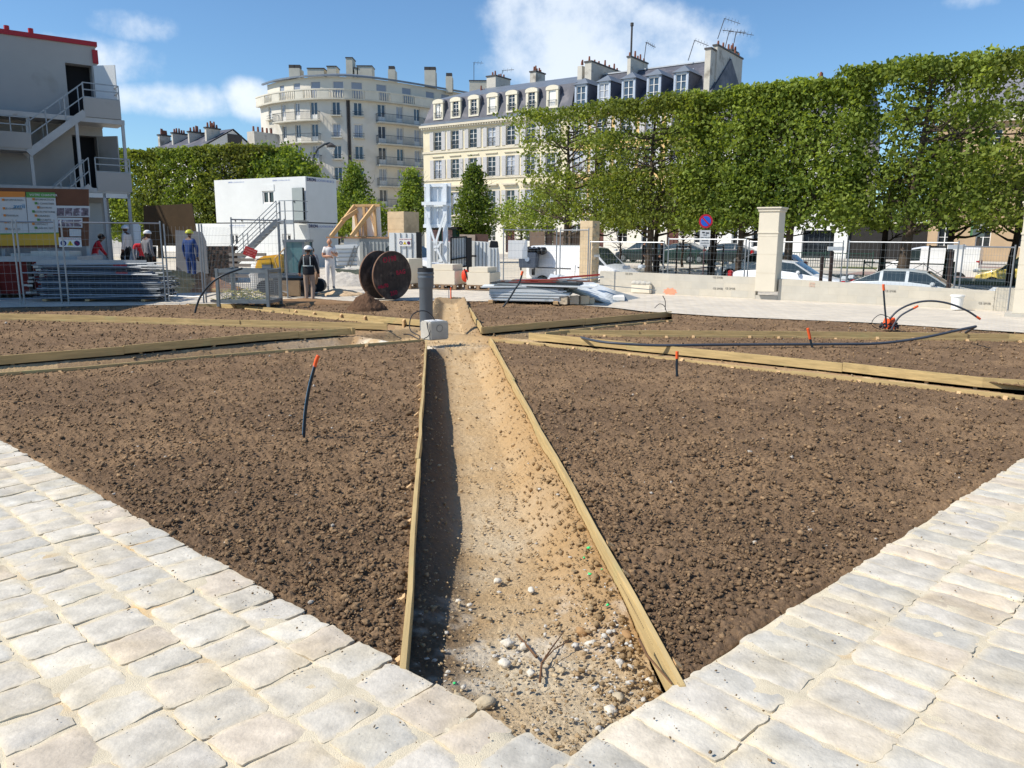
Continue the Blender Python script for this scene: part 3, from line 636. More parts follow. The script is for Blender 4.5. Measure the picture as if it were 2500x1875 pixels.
# mansard with hipped left end
def mansard(root,x0,x1,za,zb,zr,D,inset_=.9,hipL=True):
    mb=MB(); a=.0; l=inset_ if hipL else 0
    p=[(x0,a,za),(x1,a,za),(x1,D,za),(x0,D,za)]; q=[(x0+l,inset_,zb),(x1,inset_,zb),(x1,D-inset_,zb),(x0+l,D-inset_,zb)]; r=[(x0+l+3,D/2,zr),(x1,D/2,zr)]
    mb.quad(p[0],p[1],q[1],q[0]); mb.quad(p[2],p[3],q[3],q[2]); mb.quad(p[3],p[0],q[0],q[3]); mb.quad(p[1],p[2],q[2],q[1])
    mb.mat(1); mb.quad(q[0],q[1],r[1],r[0]); mb.quad(q[2],q[3],r[0],r[1]); mb.quad(q[3],q[0],r[0])
    mb.mat(0); mb.add([q[1],q[2],r[1]],[(0,1,2)])
    return mb.build('roof',[mSlate,mZinc],root)
rf=mansard(h1,xL0-.1,xL1,zc+.12,zm,zm+1.6,11)
mb=MB(); mb.bx(xL0,xL1,-.42,-.02,zc+.12,zc+.36); mb.build('gutter',mZinc,h1)
for i,x in enumerate(xs):     # arched dormers
    z0,z1=A.Z(dorm[i],50+905/3.687-(i*5.0),.1)+0,0
    zb_=zc+.85; zt=zc+2.65; d=empty
    mb=MB(); w=.56; y=.12
    for sg in(-1,1): mb.bx(x+sg*w-.14,x+sg*w+.14,y,y+1.0,zb_,zt)
    mb.bx(x-w-.14,x+w+.14,y-.03,y+.3,zb_-.16,zb_); arc=[(x+(w+.2)*math.cos(t),zt+.28*math.sin(t)) for t in np.linspace(0,math.pi,11)]; mb.xz(arc+[(x-w-.2,zt-.18),(x+w+.2,zt-.18)],y-.06,y+.25)
    mb.build('dormer',M('dormer_stone',srgb(226,218,196),.9,0,.06,2,0),h1)
    mb=MB(); arc=[(x+(w+.26)*math.cos(t),zt+.36*math.sin(t)) for t in np.linspace(0,math.pi,11)]; mb.xz(arc+[(x-w-.26,zb_+.4),(x+w+.26,zb_+.4)],y+.26,y+1.5); mb.build('dormer_roof',mSlate,h1)
    blind=i in(3,6)
    window(h1,(x-w+.13,y+.16),(x+w-.13,y+.16),zb_,zt-.05,[mWin,mGlass,mBlind],2,4,.05,shut=(1.75 if blind else 0),curt=(i==0))
    mb=MB(); mb.bar((x-w,y-.05,zb_+.62),(x+w,y-.05,zb_+.62),.03,.03)
    for j in range(8): mb.bar((x-w+.08+j*.15,y-.05,zb_+.05),(x-w+.08+j*.15,y-.05,zb_+.62),.02,.02)
    mb.build('window_railing',mIron,h1)
chimney(A,h1,1162,1177,1193,226,240,4.0,3,cap=False); chimney(A,h1,1188,1210,1246,187,225,5.5,5); chimney(A,h1,1294,1308,1331,176,210,5.5,5)
antenna(A,h1,(1157,195),(1157,153),(1180,154),8,3)
antenna(A,h1,(1226,180),(1227,172),(1255,170),8,3)
# right neighbour: slate roof, zinc dormers
xs2=[A.X(u,.2,240) for u in (1416,1472,1531.5,1593,1659,1727)]
h2=street_house('town_house','ochre town house behind clipped trees, slate roof with zinc hipped dormers',xL1+.01,xR1,mOchre,xs2,D=11)
zr2=A.Z(1700,154,5.5); mb=MB(); mb.quad((xL1,0,zc+.12),(xR1,0,zc+.12),(xR1,5.5,zr2),(xL1,5.5,zr2)); mb.quad((xL1,11,zc+.12),(xR1,11,zc+.12),(xR1,5.5,zr2),(xL1,5.5,zr2)); mb.add([(xR1,0,zc),(xR1,11,zc),(xR1,5.5,zr2)],[(0,1,2)]); mb.add([(xL1,0,zc),(xL1,11,zc),(xL1,5.5,zr2)],[(0,1,2)])
mb.mat(1); mb.bx(xL1,xR1,5.35,5.65,zr2-.02,zr2+.1); mb.build('roof',[mSlate,M('ridge_zinc',srgb(186,190,194),.5,.2,.1,2,0)],h2)
mDz=M('dormer_zinc',srgb(172,182,196),.5,.15,.08,2,0)
for i,x in enumerate(xs2[:5]):
    w=.72; y=.35; zb_=zc+.55; zt=zb_+2.15; slope=(zr2-zc)/5.5; yb=(zt-zc)/slope
    mb=MB(); mb.bx(x-w,x-w+.2,y,y+.2,zb_,zt); mb.bx(x+w-.2,x+w,y,y+.2,zb_,zt); mb.bx(x-w,x+w,y,y+.2,zt-.15,zt); mb.bx(x-w-.05,x+w+.05,y-.05,y+.2,zb_-.15,zb_)
    mb.mat(1); yk=(zb_-zc)/slope
    for sg in(-1,1): mb.quad((x+sg*w,y,zb_),(x+sg*w,max(y+.1,yk),zb_),(x+sg*w,yb+.2,zt),(x+sg*w,y,zt))
    mb.mat(2); o=.16; zt2=zt+.72
    a=[(x-w-o,y-o,zt),(x+w+o,y-o,zt),(x+w+o,yb+.3,zt),(x-w-o,yb+.3,zt)]; r0=(x,y+.75,zt2); r1=(x,yb+1.2,zt2)
    mb.quad(a[0],a[1],r0); mb.quad(a[1],a[2],r1,r0); mb.quad(a[3],a[0],r0,r1); mb.quad(*a)
    mb.build('dormer',[mDz,M('dormer_cheek',srgb(92,98,112),.6,.1,.1,2,0),mZinc],h2)
    window(h2,(x-w+.2,y+.1),(x+w-.2,y+.1),zb_,zt-.15,[mWin,mGlassB,mNet],2,3,.06,curt=i in(1,))
chimney(A,h2,1410,1421,1428,161,215,3.0,2,cap=False); chimney(A,h2,1428,1444,1520,152,200,3.0,7); chimney(A,h2,1532,1540,1582,140,190,3.6,5,tall=3.3)
def skylight(u,v):
    p=A.P(u,v,3.0); s=(zr2-zc)/5.5; z=p.z; y=(z-zc)/s; M_=Matrix.Rotation(math.atan(s),3,'X'); mb=MB(); mb.box((p.x,y-.05,z),(1.3,1.5,.1),M=M_); mb.mat(1).box((p.x,y-.12,z+.03),(1.1,1.3,.06),M=M_); mb.build('skylight',[mDz,mGlassB],h2)
skylight(1663,176); skylight(1526,190)
# tall party wall stack at the end
chimney(A,h2,1722,1736,1748,120,240,1.0,0); g=chimney(A,h2,1742,1752,1815,112,240,2.2,5)
mb=MB(); 
chimney(A,h2,1782,1786,1802,123,150,7.5,4,cap=True)
for b,t_,tp in (((1572,150),(1578,103),(1600,116)),((1680,148),(1696,98),(1730,112)),((1752,95),(1769,45),(1807,58)),((1770,118),(1780,77),(1822,79)),((1792,105),(1797,78),(1840,86))): antenna(A,h2,b,t_,tp,5,5)
antenna(A,h2,(1772,75),(1765,74),(1790,76),5,3)
# ---------------------------------------------------------------- white house further right, gap, stone house
mWhiteF=M('facade_white',srgb(232,230,224),.9,0,.04,.4,.1); mStoneF=M('facade_stone',srgb(186,160,128),.9,0,.14,.5,.2,8)
xa,xb=xR1+.02,A.X(2090,0,330); zt=A.Z(1950,337)
h3=A.root('white_house','low white house with dark mansard roof behind the clipped trees','building'); ops=[]
for k in range(6): x=xa+1.2+k*(xb-xa-2.4)/5; ops+= [(x-.5,x+.5,zt-2.4,zt-.6),(x-.5,x+.5,zt-5.6,zt-3.6)]
gw=[A.X(u,0,560) for u in (1800,1850)]; arch=(A.X(1957,0,600),A.X(2035,0,600))
for x in gw: ops.append((x-.5,x+.5,1.0,3.2))
ops.append((arch[0],arch[1],.0,A.Z(1990,562)))
mb=MB(); facade(mb,xa,xb,-.2,zt,ops,fpl,.5); mb.quad((xb,0,-.2),(xb,10,-.2),(xb,10,zt),(xb,0,zt)); mb.quad((xa,0,-.2),(xa,10,-.2),(xa,10,zt),(xa,0,zt)); mb.build('wall',mWhiteF,h3)
for o in ops[:-1]: window(h3,(o[0],.3),(o[1],.3),o[2],o[3],[mWin,mGlass,mNet],2,3)
o=ops[-1]; window(h3,(o[0],.45),(o[1],.45),o[2],o[3],[mIron,mGlass,mNet],6,2,.05,name='carriage_door')
mb=MB(); mb.quad((xa,0,zt),(xb,0,zt),(xb,1.3,zt+3.2),(xa,1.3,zt+3.2)); mb.quad((xa,1.3,zt+3.2),(xb,1.3,zt+3.2),(xb,5,zt+4.4),(xa,5,zt+4.4)); mb.add([(xb,0,zt),(xb,10,zt),(xb,8.7,zt+3.2),(xb,5,zt+4.4),(xb,1.3,zt+3.2)],[(0,1,2,3,4)]); mb.build('roof',mSlate,h3)
mb=MB(); mb.bx(xa,xb,-.3,-.002,zt-.15,zt+.12); mb.build('cornice',mTrimS,h3)
chimney(A,h3,2000,2006,2012,190,215,3,3)
xc,xd=A.X(2290,0,330),A.X(2900,0,330); zt=A.Z(2400,293)
h4=A.root('stone_house','brown stone house with grey mansard roof at the far right behind the trees','building'); ops=[]
for k in range(9): x=xc+1.2+k*2.6; ops+=[(x-.5,x+.5,zt-2.6,zt-.7),(x-.5,x+.5,zt-6,zt-3.8),(x-.5,x+.5,1.2,3.4)]
mb=MB(); facade(mb,xc,xd,-.2,zt,ops,fpl,.3); mb.quad((xc,0,-.2),(xc,10,-.2),(xc,10,zt),(xc,0,zt)); mb.build('wall',mStoneF,h4)
for o in ops: window(h4,(o[0],.2),(o[1],.2),o[2],o[3],[mWin,mGlass,mNet],2,3)
mb=MB(); mb.quad((xc,0,zt),(xd,0,zt),(xd,1.6,zt+4),(xc,1.6,zt+4)); mb.quad((xc,1.6,zt+4),(xd,1.6,zt+4),(xd,5,zt+5),(xc,5,zt+5)); mb.add([(xc,0,zt),(xc,10,zt),(xc,8.4,zt+4),(xc,5,zt+5),(xc,1.6,zt+4)],[(0,1,2,3,4)]); mb.build('roof',M('roof_grey_slate',srgb(128,128,136),.7,0,.15,.8,.2,10),h4)
mb=MB(); mb.bx(xc,xd,-.35,-.002,zt-.2,zt+.15); mb.build('cornice',mTrimS,h4)
# dark yard between the two houses
hy=A.root('garden_wall','dark timber wall closing the yard between the white and the stone house','wall'); mb=MB(); mb.bx(xb+.02,xc-.02,.3,.6,-.2,A.Z(2180,548,.3)); mb.build('wall_panel',M('dark_timber',srgb(44,42,40),.9,0,.2,2,.1),hy); mb=MB(); mb.bx(xb+.02,xc-.02,.2,.7,A.Z(2180,548,.3),A.Z(2180,548,.3)+.15); mb.build('coping',mTrimS,hy)
# ---------------------------------------------------------------- curved apartment block
CP=[(642,109.5),(668,107),(700,105.2),(740,103.8),(790,103),(850,103),(905,104),(960,105.6),(1018,108),(1100,112),(1180,116)]
cpts=[RY(u,400,y) for u,y in CP]; cr=Vector((cpts[0].x,cpts[0].y,0)); cpts=[Vector((p.x-cr.x,p.y-cr.y,0)) for p in cpts]
# smooth (Catmull-Rom)
fine=[]
for i in range(len(cpts)-1):
    p0=cpts[max(i-1,0)];p1=cpts[i];p2=cpts[i+1];p3=cpts[min(i+2,len(cpts)-1)]
    for k in range(6):
        t=k/6; fine.append(.5*((2*p1)+(p2-p0)*t+(2*p0-5*p1+4*p2-p3)*t*t+(3*p1-p0-3*p2+p3)*t**3))
fine.append(cpts[-1]); cl=[0]
for a,b in zip(fine,fine[1:]): cl.append(cl[-1]+(b-a).length)
def cfn(s,d):
    s=min(max(s,0),cl[-1]); i=max(0,min(len(fine)-2,int(np.searchsorted(cl,s))-1)); t=(s-cl[i])/(cl[i+1]-cl[i]); p=fine[i].lerp(fine[i+1],t); q=(fine[i+1]-fine[i]).normalized()
    a=fine[max(i-1,0)];b=fine[min(i+2,len(fine)-1)]; q=(b-a).normalized(); return (p.x-q.y*d,p.y+q.x*d)
def cs_of(u,v=300):
    d=ray(u,v); k=d.x/d.y
    for i in range(len(fine)-1):
        a=fine[i]+cr;b=fine[i+1]+cr; fa=a.x-k*a.y; fb=b.x-k*b.y
        if fa*fb<=0: return cl[i]+(cl[i+1]-cl[i])*(fa/(fa-fb))
    return cl[-1]
def cz(u,v): p=Vector((*cfn(cs_of(u,v),0),0))+cr; return RY(u,v,p.y).z
mCv=M('facade_render_pale',srgb(214,208,196),.9,0,.06,.2,.12,10,stain=(srgb(198,190,174),.35,.54)); mBal=M('balcony_concrete',srgb(200,194,178),.9,0,.12,.8,.1); mShB=M('roller_blind',srgb(150,158,172),.6,0,.05,3,0)
hc=empty('apartment_block',cr,0,'tall cream apartment block with curved front, balustrade and roof terrace','building')
zt1=cz(822,248); fh=(cz(822,248)-cz(822,355))/2; slab=cz(822,240); btop=cz(822,217.5); eave=cz(822,182)
colsW=[(660.5,.42),(821.5,.55),(875,.58)]; colsB=[(693,.42),(726.5,.45),(767,.5)]; colsC=[(932.6,.55),(976.5,.52),(1018.6,.5)]
ops=[];wins=[]
for f in range(7):
    z1=zt1-f*fh
    if z1-2.2<-.1: break
    for u,hw in colsW: s=cs_of(u); o=(s-hw*.95,s+hw*.95,z1-1.65,z1); ops.append(o); wins.append((o,'w',f))
    for u,hw in colsB+colsC: s=cs_of(u); o=(s-hw,s+hw,z1-2.25,z1); ops.append(o); wins.append((o,'b',f))
mb=MB(); facade(mb,0,cl[-1],-.2,slab-.1,ops,cfn,.25,ds=1.1)
A0=cfn(0,0);A1=cfn(0,12); mb.quad((*A0,-.2),(*A1,-.2),(*A1,slab-.1),(*A0,slab-.1)); mb.build('wall',mCv,hc)
for o,k,f in wins:
    a=cfn(o[0],.2);b=cfn(o[1],.2); w_=window(hc,a,b,o[2],o[3],[mWin,mGlassB,mNet],2,1,.07,low=(.75 if k=='b' else 0),curt=random.random()<.45)
    if k=='w':
        mb=MB(); a=Vector((*cfn(o[0]-.15,-.22),0));b=Vector((*cfn(o[1]+.15,-.22),0)); mb.bar(a+Vector((0,0,o[2]-.06)),b+Vector((0,0,o[2]-.06)),.4,.14); mb.build('window_sill',mBal,hc)
        mb=MB(); mb.bar(a+Vector((0,0,o[2]+.5)),b+Vector((0,0,o[2]+.5)),.05,.05); mb.bar(a+Vector((0,0,o[2]+.22)),b+Vector((0,0,o[2]+.22)),.04,.04); mb.build('window_railing',mIron,hc)
def balcony(s0,s1,z,kind='rail',out=1.05,h=1.0,glass_=False):
    mb=MB(); n=8; ss=np.linspace(s0,s1,n+1); 
    for a,b in zip(ss,ss[1:]):
        p=cfn(a,0);q=cfn(b,0);r=cfn(b,-out);t=cfn(a,-out)
        mb.add([(*p,z-.16),(*q,z-.16),(*r,z-.16),(*t,z-.16),(*p,z),(*q,z),(*r,z),(*t,z)],[(0,3,2,1),(4,5,6,7),(0,1,5,4),(1,2,6,5),(2,3,7,6),(3,0,4,7)])
    sl_=mb.build('balcony',mBal,hc); mb=MB(); pts=[cfn(s0,0)]+[cfn(a,-out+.05) for a in ss]+[cfn(s1,0)]
    P3=[Vector((*p,z)) for p in pts]
    for a,b in zip(P3,P3[1:]):
        mb.bar(a+Vector((0,0,h)),b+Vector((0,0,h)),.05,.05); mb.bar(a+Vector((0,0,.1)),b+Vector((0,0,.1)),.03,.03)
        m=max(2,int((b-a).length/.16))
        for i in range(m): p=a.lerp(b,i/m); mb.bar(p+Vector((0,0,.1)),p+Vector((0,0,h)),.022,.022)
    mb.build('balcony_railing',mIron,sl_)
for f in range(5):
    z=zt1-f*fh-2.25
    balcony(cs_of(681),cs_of(783),z); 
    balcony(cs_of(918),cs_of(1034),z)
# terrace slab, balustrade, attic, roof
mb=MB(); ss=np.linspace(0,cl[-1],40)
def ring(mb,d0,d1,z0,z1,ss=ss):
    for a,b in zip(ss,ss[1:]):
        p=cfn(a,d0);q=cfn(b,d0);r=cfn(b,d1);t=cfn(a,d1)
        mb.add([(*p,z0),(*q,z0),(*r,z0),(*t,z0),(*p,z1),(*q,z1),(*r,z1),(*t,z1)],[(0,3,2,1),(4,5,6,7),(0,1,5,4),(1,2,6,5),(2,3,7,6),(3,0,4,7)])
ring(mb,-.6,.6,slab-.2,slab); mb.build('terrace_slab',mBal,hc)
mb=MB(); ring(mb,-.62,-.38,btop-.16,btop); s=0
bal_c=[cs_of(u,225) for u in (662,700,713,762,822,874,935,992,1060)]
while s<cl[-1]-.3:
    e=s+.3; c=s+.15
    if min(abs(c-q) for q in bal_c)>.8: 
        ring(mb,-.57,-.43,slab,btop-.16,[s,e])
    else:
        p=cfn(c,-.5); mb.tube([(*p,slab),(*p,slab+.3),(*p,btop-.16)],.07,6,True,[.06,.09,.05])
    s=e
mb.build('balustrade',M('balustrade_stone',srgb(212,206,190),.9,0,.1,.8,.1),hc)
aops=[]
for u,hw in ((673.6,.5),(712,.6),(762,.72),(823,.74),(874,.78),(938,.74),(1002,.72),(1060,.72),(1097,.7)):
    s=cs_of(u,210); aops.append((s-hw,s+hw,slab+.2,cz(822,195.5)))
mb=MB(); af=lambda s,d:cfn(s,d+.9); facade(mb,.6,cl[-1],slab-.02,eave-.1,aops,af,.2,ds=1.1); mb.quad((*af(.6,0),slab-.02),(*af(.6,9),slab-.02),(*af(.6,9),eave),(*af(.6,0),eave)); mb.build('attic_wall',M('attic_render',srgb(224,216,200),.9,0,.05,.3,.1),hc)
for i,o in enumerate(aops): window(hc,af(o[0],.14),af(o[1],.14),o[2],o[3],[mWin,mGlassB,mShB],2,1,.05,shut=(o[3]-o[2]-.1))
mb=MB(); ring(mb,.35,.6,eave-.1,eave+.1); 
for a,b in zip(ss,ss[1:]):
    p=cfn(a,.4);q=cfn(b,.4);r=cfn(b,4.5);t=cfn(a,4.5); mb.quad((*p,eave+.1),(*q,eave+.1),(*r,eave+1.0),(*t,eave+1.0))
mb.build('roof',mZinc,hc)
mb=MB(); p=cfn(cs_of(848.5),-.08); mb.tube([(*p,-.1),(*p,slab-.25)],.09,6); p=cfn(cs_of(853),-.02); mb.tube([(*p,-.1),(*p,slab-.25)],.14,4); mb.build('drainpipe',mLead,hc)
for u0,u1,vt,vb,pt in ((705,732,166,186,2),(750,791,168,181,0),(798,821,163,178,0),(844,861,142,179,0),(865,874,167,179,0),(871,908,162,179,0),(947,964,169,184,1),(1036,1063,171,194,2),(1088,1104,186,197,1),(1146,1190,198,210,0)):
    y=112.; p=RY(u0,vt,y)-cr; q=RY(u1,vb,y)-cr; mb=MB(); mb.bx(p.x,q.x,y-cr.y,y-cr.y+2.2,q.z-1.5,p.z); c=mb.build('chimney',mBal,hc)
    mb=MB()
    if pt:
        for i in range(pt): x=p.x+(q.x-p.x)*(i+.5)/pt; mb.bx(x-.4,x+.4,y-cr.y+.1,y-cr.y+1,p.z+.003,p.z+.45)
    else: mb.bx(p.x-.06,q.x+.06,y-cr.y-.06,y-cr.y+2.26,p.z+.003,p.z+.14)
    mb.build('cap',mLead,c)
# ---------------------------------------------------------------- far left house
o=RY(485,400,85.); o.z=0; B=Fr(o,R(-35)); hb=B.root('grey_roofed_house','pale house with grey roof and a row of chimneys beyond the left hedge','building')
xl=B.X(344,0,382); ze=B.Z(485,366); zgp=B.PX(568,318,0); yD=B.PX(640,360,0).y; yp=zgp.y; zp=zgp.z
mb=MB(); mb.bx(xl,0,0,yD,-.1,ze); mb.add([(0,0,ze),(0,yD,ze),(0,yp,zp)],[(0,1,2)]); mb.build('wall',M('wall_pale_grey',srgb(226,222,214),.9,0,.06,.4,.1),hb)
mb=MB(); mb.quad((xl-.3,-.5,ze-.05),(.15,-.5,ze-.05),(.15,yp,zp+.15),(xl+2,yp,zp+.15)); mb.quad((xl-.3,yD+.3,ze),(.15,yD+.3,ze),(.15,yp,zp+.15),(xl+2,yp,zp+.15)); mb.quad((xl-.3,-.5,ze-.05),(xl+2,yp,zp+.15),(xl-.3,yD+.3,ze)); mb.build('roof',mSlate,hb)
mb=MB(); mb.bx(xl-.2,0,-.4,-.02,ze-.4,ze-.15); mb.build('cornice',mTrimS,hb)
for u0,u1,u2,vt,vb in ((385,389,416,331,352),(418,421,457,326,350),(458,461,498,323,346),(499,503,537,313,350)): chimney(B,hb,u0,u1,u2,vt,vb,1.6,5,mat=mChim)
mb=MB(); p=B.PX(573,340,0); mb.bx(.01,.06,p.y-.9,p.y+.9,p.z-.6,p.z+.5); mb.build('vent',mLead,hb)
p=B.PX(602,322,.0); mb=MB(); mb.bx(.05,1.3,p.y,p.y+3.4,ze-3,p.z); mb.build('chimney',mChim,hb); 
mb=MB(); [mb.cyl((.7,p.y+.4+i*.6,p.z),.13,.6,8,.1) for i in range(5)]; mb.build('chimney_pot',mPot,hb)
# ================================================================ trees
mBark=M('bark',srgb(84,74,64),.95,0,.25,3,.7,18,spec=.1,dist=.02); mBarkD=M('bark_dark',srgb(58,50,44),.95,0,.25,3,.6,18,spec=.1,dist=.02)
def leafmat(name):
    m=M(name,(0,0,0),.6,0,.25,.8,0,spec=.25,attr='col'); nt=m.node_tree;N=nt.nodes;L=nt.links;P=N['Principled BSDF']
    out=[n for n in N if n.type=='OUTPUT_MATERIAL'][0]; tr=N.new('ShaderNodeBsdfTranslucent'); src=P.inputs['Base Color'].links[0].from_socket; v=N.new('ShaderNodeVectorMath'); v.operation='MULTIPLY'; L.new(src,v.inputs[0]); v.inputs[1].default_value=(1.3,1.25,.5); L.new(v.outputs[0],tr.inputs['Color'])
    mx=N.new('ShaderNodeMixShader'); mx.inputs[0].default_value=.45; L.new(P.outputs[0],mx.inputs[1]); L.new(tr.outputs[0],mx.inputs[2]); L.new(mx.outputs[0],out.inputs['Surface']); return m
mLeaf=leafmat('foliage')
def leaves(name,P,size,cols,parent,seed,droop=.3):
    r=np.random.default_rng(seed); n=len(P); a=r.normal(size=(n,3)); a/=np.linalg.norm(a,axis=1)[:,None]; b=r.normal(size=(n,3)); b[:,2]-=droop; b-=a*(a*b).sum(1)[:,None]; b/=np.linalg.norm(b,axis=1)[:,None]+1e-9
    c=np.cross(a,b); s=size*(.6+.8*r.random(n)); s=s[:,None]
    # leaf = folded diamond of 2 triangles sharing the midrib
    V=np.stack([P-b*s*.5,P+c*s*.38+a*s*.1,P+b*s*.55,P-c*s*.38+a*s*.1],1).reshape(-1,3)
    i=np.arange(n)[:,None]*4; Fq=np.concatenate([i+np.array([[0,1,2]]),i+np.array([[0,2,3]])],1).reshape(-1,3)
    return np_mesh(name,V,Fq,mLeaf,parent,attr={'col':np.repeat(cols,4,0)})
GA=np.array(srgb(92,124,46));GB=np.array(srgb(162,178,80));GC=np.array(srgb(62,92,38)); GD=np.array(srgb(124,122,62))
def limbs(mb,base,H,spread,seed,r0=.2,levels=5,box=None,rad_pow=1.,lean=(0,0)):
    r=random.Random(seed); top=Vector((lean[0],lean[1],H)); pts=[Vector((0,0,0))]; 
    for i in range(1,8): t=i/7; pts.append(Vector((lean[0]*t+r.uniform(-.06,.06),lean[1]*t+r.uniform(-.06,.06),H*t)))
    mb.tube([p+Vector(base) for p in pts],r0,8,True,[r0*(1.15 if i==0 else (1-.75*i/7)) for i in range(8)])
    ends=[]
    for k in range(levels*5):
        t=.28+.7*(k/(levels*5)); p=pts[0].lerp(pts[-1],t); a=r.uniform(0,6.28); L_=spread*r.uniform(.6,1.05); q=p+Vector((math.cos(a)*L_*(box[0] if box else 1),math.sin(a)*L_*(box[1] if box else 1),r.uniform(.1,1.2)*(1-.4*t)))
        mid=p.lerp(q,.5)+Vector((r.uniform(-.2,.2),r.uniform(-.2,.2),r.uniform(-.25,.2))); rr=r0*.5*(1-.5*t)
        mb.tube([x+Vector(base) for x in (p,p.lerp(mid,.6)+Vector((0,0,-.05)),mid,q)],rr,5,False,[rr,rr*.75,rr*.6,rr*.25]); ends.append(q)
        for j in range(4):
            s_=mid.lerp(q,r.uniform(0,1)); e=s_+Vector((r.uniform(-.7,.7),r.uniform(-.5,.5),r.uniform(-.1,.8)))
            mb.tube([x+Vector(base) for x in (s_,s_.lerp(e,.5)+Vector((r.uniform(-.1,.1),0,r.uniform(-.1,.1))),e)],rr*.4,4,False,[rr*.4,rr*.25,rr*.12])
    return ends
# clipped lime row: shared prototype variants, each tree its own crown and trunk
def lime(pos,rz,W,D,z0,z1,n,seed,label,sparse=0.,tone=0.,rag=0.,trunk=.22,group='clipped lime trees of the avenue',lean=(0,0),leafsz=.155,name='lime_tree',bark=None):
    root=empty(name,pos,rz,label,'tree',group); r=np.random.default_rng(seed)
    mb=MB(); limbs(mb,(0,0,0),z1-.7,W*.42,seed,trunk,6,box=(1,D/W*.9),lean=lean); mb.build('trunk',bark or mBark,root,smooth=True)
    # clumps arranged over a box, denser at the clipped faces
    m=int(n/16); cx=r.uniform(-W/2,W/2,m); cy=r.uniform(-D/2,D/2,m); cz_=r.uniform(z0,z1,m)
    shell=r.random(m); face=r.integers(0,4,m)
    cy=np.where((shell<.62)&(face==0),-D/2+.25*r.random(m),cy); cy=np.where((shell<.62)&(face==1),D/2-.25*r.random(m),cy); cz_=np.where((shell<.62)&(face==2),z1-.35*r.random(m)**1.5,cz_); cx=np.where((shell<.3)&(face==3),np.sign(cx)*W/2*.98,cx)
    q=fbm(cx*1.0+pos[0]*3+seed*7,cz_*1.0+cy*.8+seed,.75,3,seed)
    zrel=(cz_-z0)/(z1-z0); low=fbm(cx*2+seed,cy*2,.6,2,seed+9)*.6
    keep_=(q>-.62+sparse*(1.05-.35*zrel))&(cz_>z0+low*(1+rag)) ; 
    gap=(zrel>.48)&(zrel<.88)&(q<.12+sparse*.5)&(r.random(m)<.62+sparse*.5); keep_&=~gap
    if rag: keep_&=~((np.abs(cx)>W*.36)&(fbm(cz_,cx,.9,2,seed+4)<.0+rag*.25))
    cx,cy,cz_,q=cx[keep_],cy[keep_],cz_[keep_],q[keep_]; m=len(cx); k=16
    P=np.stack([np.repeat(cx,k),np.repeat(cy,k),np.repeat(cz_,k)],1)+r.normal(size=(m*k,3))*np.array([.22,.17,.16]); P[:,1]=np.clip(P[:,1],-D/2-.12,D/2+.12); P[:,2]=np.minimum(P[:,2],z1+.12*r.random(m*k)+.12*np.repeat(np.sin(cx*2.2+seed),k))
    br=np.clip(.5+.5*np.repeat(q,k)+.35*(r.random(m*k)-.5),0,1); C=lerp(np.broadcast_to(GC,(m*k,3)),GB,br); C=lerp(C,np.broadcast_to(GD,C.shape),np.clip(tone+.25*(r.random(m*k)-.3),0,1))
    leaves('crown',P,leafsz,C,root,seed); return root
row_n=34.2
sx=lambda u,n,v=500:RN(u,v,n)
stp=5.4
base_s=sx(1590,34.2).dot(E_)
specs=[]
zt_l=RN(1590,250,34.2).z; zb_l=RN(1700,552,34.2).z
def tpos(s,n): return (E_.x*s+N_.x*n,E_.y*s+N_.y*n,zg(n))
rowlab={-1:'left end lime of the near row with ragged open crown showing bare limbs',0:'near lime with thick grey trunk beside the two pedestrians',1:'near lime with its crown right behind the no parking sign',2:'near lime whose crown fills the space above the tall stone pillar',3:'near lime with leaning trunk in front of the white van',4:'near lime with open twiggy crown right of the white van',5:'near lime cut by the right edge of the picture'}
ss1={-1:sx(1385,34.2).dot(E_),0:base_s,1:base_s+4.3,2:sx(1935,34.2).dot(E_),3:sx(2212,34.2).dot(E_),4:sx(2212,34.2).dot(E_)+5.0,5:sx(2212,34.2).dot(E_)+10.}
for k,s in ss1.items():
    p=tpos(s,row_n); top=zt_l-p[2]+(.0 if k<3 else .35)
    lime(p,R(-35),(5.0 if k!=-1 else 6.6),2.6,zb_l-p[2]-.1,top,(16000,19000,23000,25000,22000,18000,18000)[k+1],100+k,rowlab[k],sparse=(.5,.30,.2,.02,.12,.3,.15)[k+1],tone=(.25,.35,.1,.0,.12,.3,.3)[k+1],rag=1. if k==-1 else 0.,trunk=(.17,.19,.15,.2,.24,.2,.2)[k+1],lean=(.5,0) if k==3 else (0,0))
rl2=['short lime of the back row left of the pedestrians','lime of the back row with dark trunk beside the walking person','lime of the back row behind the young staked trees','lime of the back row over the arched carriage door','dark trunked lime of the back row left of the white van','lime of the back row behind the parking meter post','lime of the back row behind the yellow van']
for i,u in enumerate((1455,1608,1745,1880,2168,2330,2490)):
    n=38.6; s=sx(u,n).dot(E_); p=tpos(s,n); lime(p,R(-35),5.2,2.4,zb_l-p[2]+.1,zt_l-p[2]-.7,5200,200+i,rl2[i],sparse=.35,tone=.15,trunk=.16,bark=mBarkD,group='clipped lime trees of the avenue')
# left hedge like row
hl=['dark shaded clipped tree at the left end of the far left row','clipped olive green tree second in the far left row','bright green clipped tree with a gap beside it, far left row','clipped olive tree behind the white site cabin','clipped brownish tree at the right end of the far left row']
for i,(u,v,y) in enumerate(((300,372,62),(388,372,61),(470,368,60),(548,363,59.5),(622,359,59))):
    p=RY(u,560,y); top=RY(u,v,y).z; lime((p.x,p.y,0),R(-8),2.85,2.6,1.3,top,13000,300+i,hl[i],sparse=(-.2,-.15,-.1,-.1,.1)[i],tone=(.0,.3,.0,.35,.6)[i],trunk=.2,group='clipped trees beyond the site cabins',leafsz=.2)
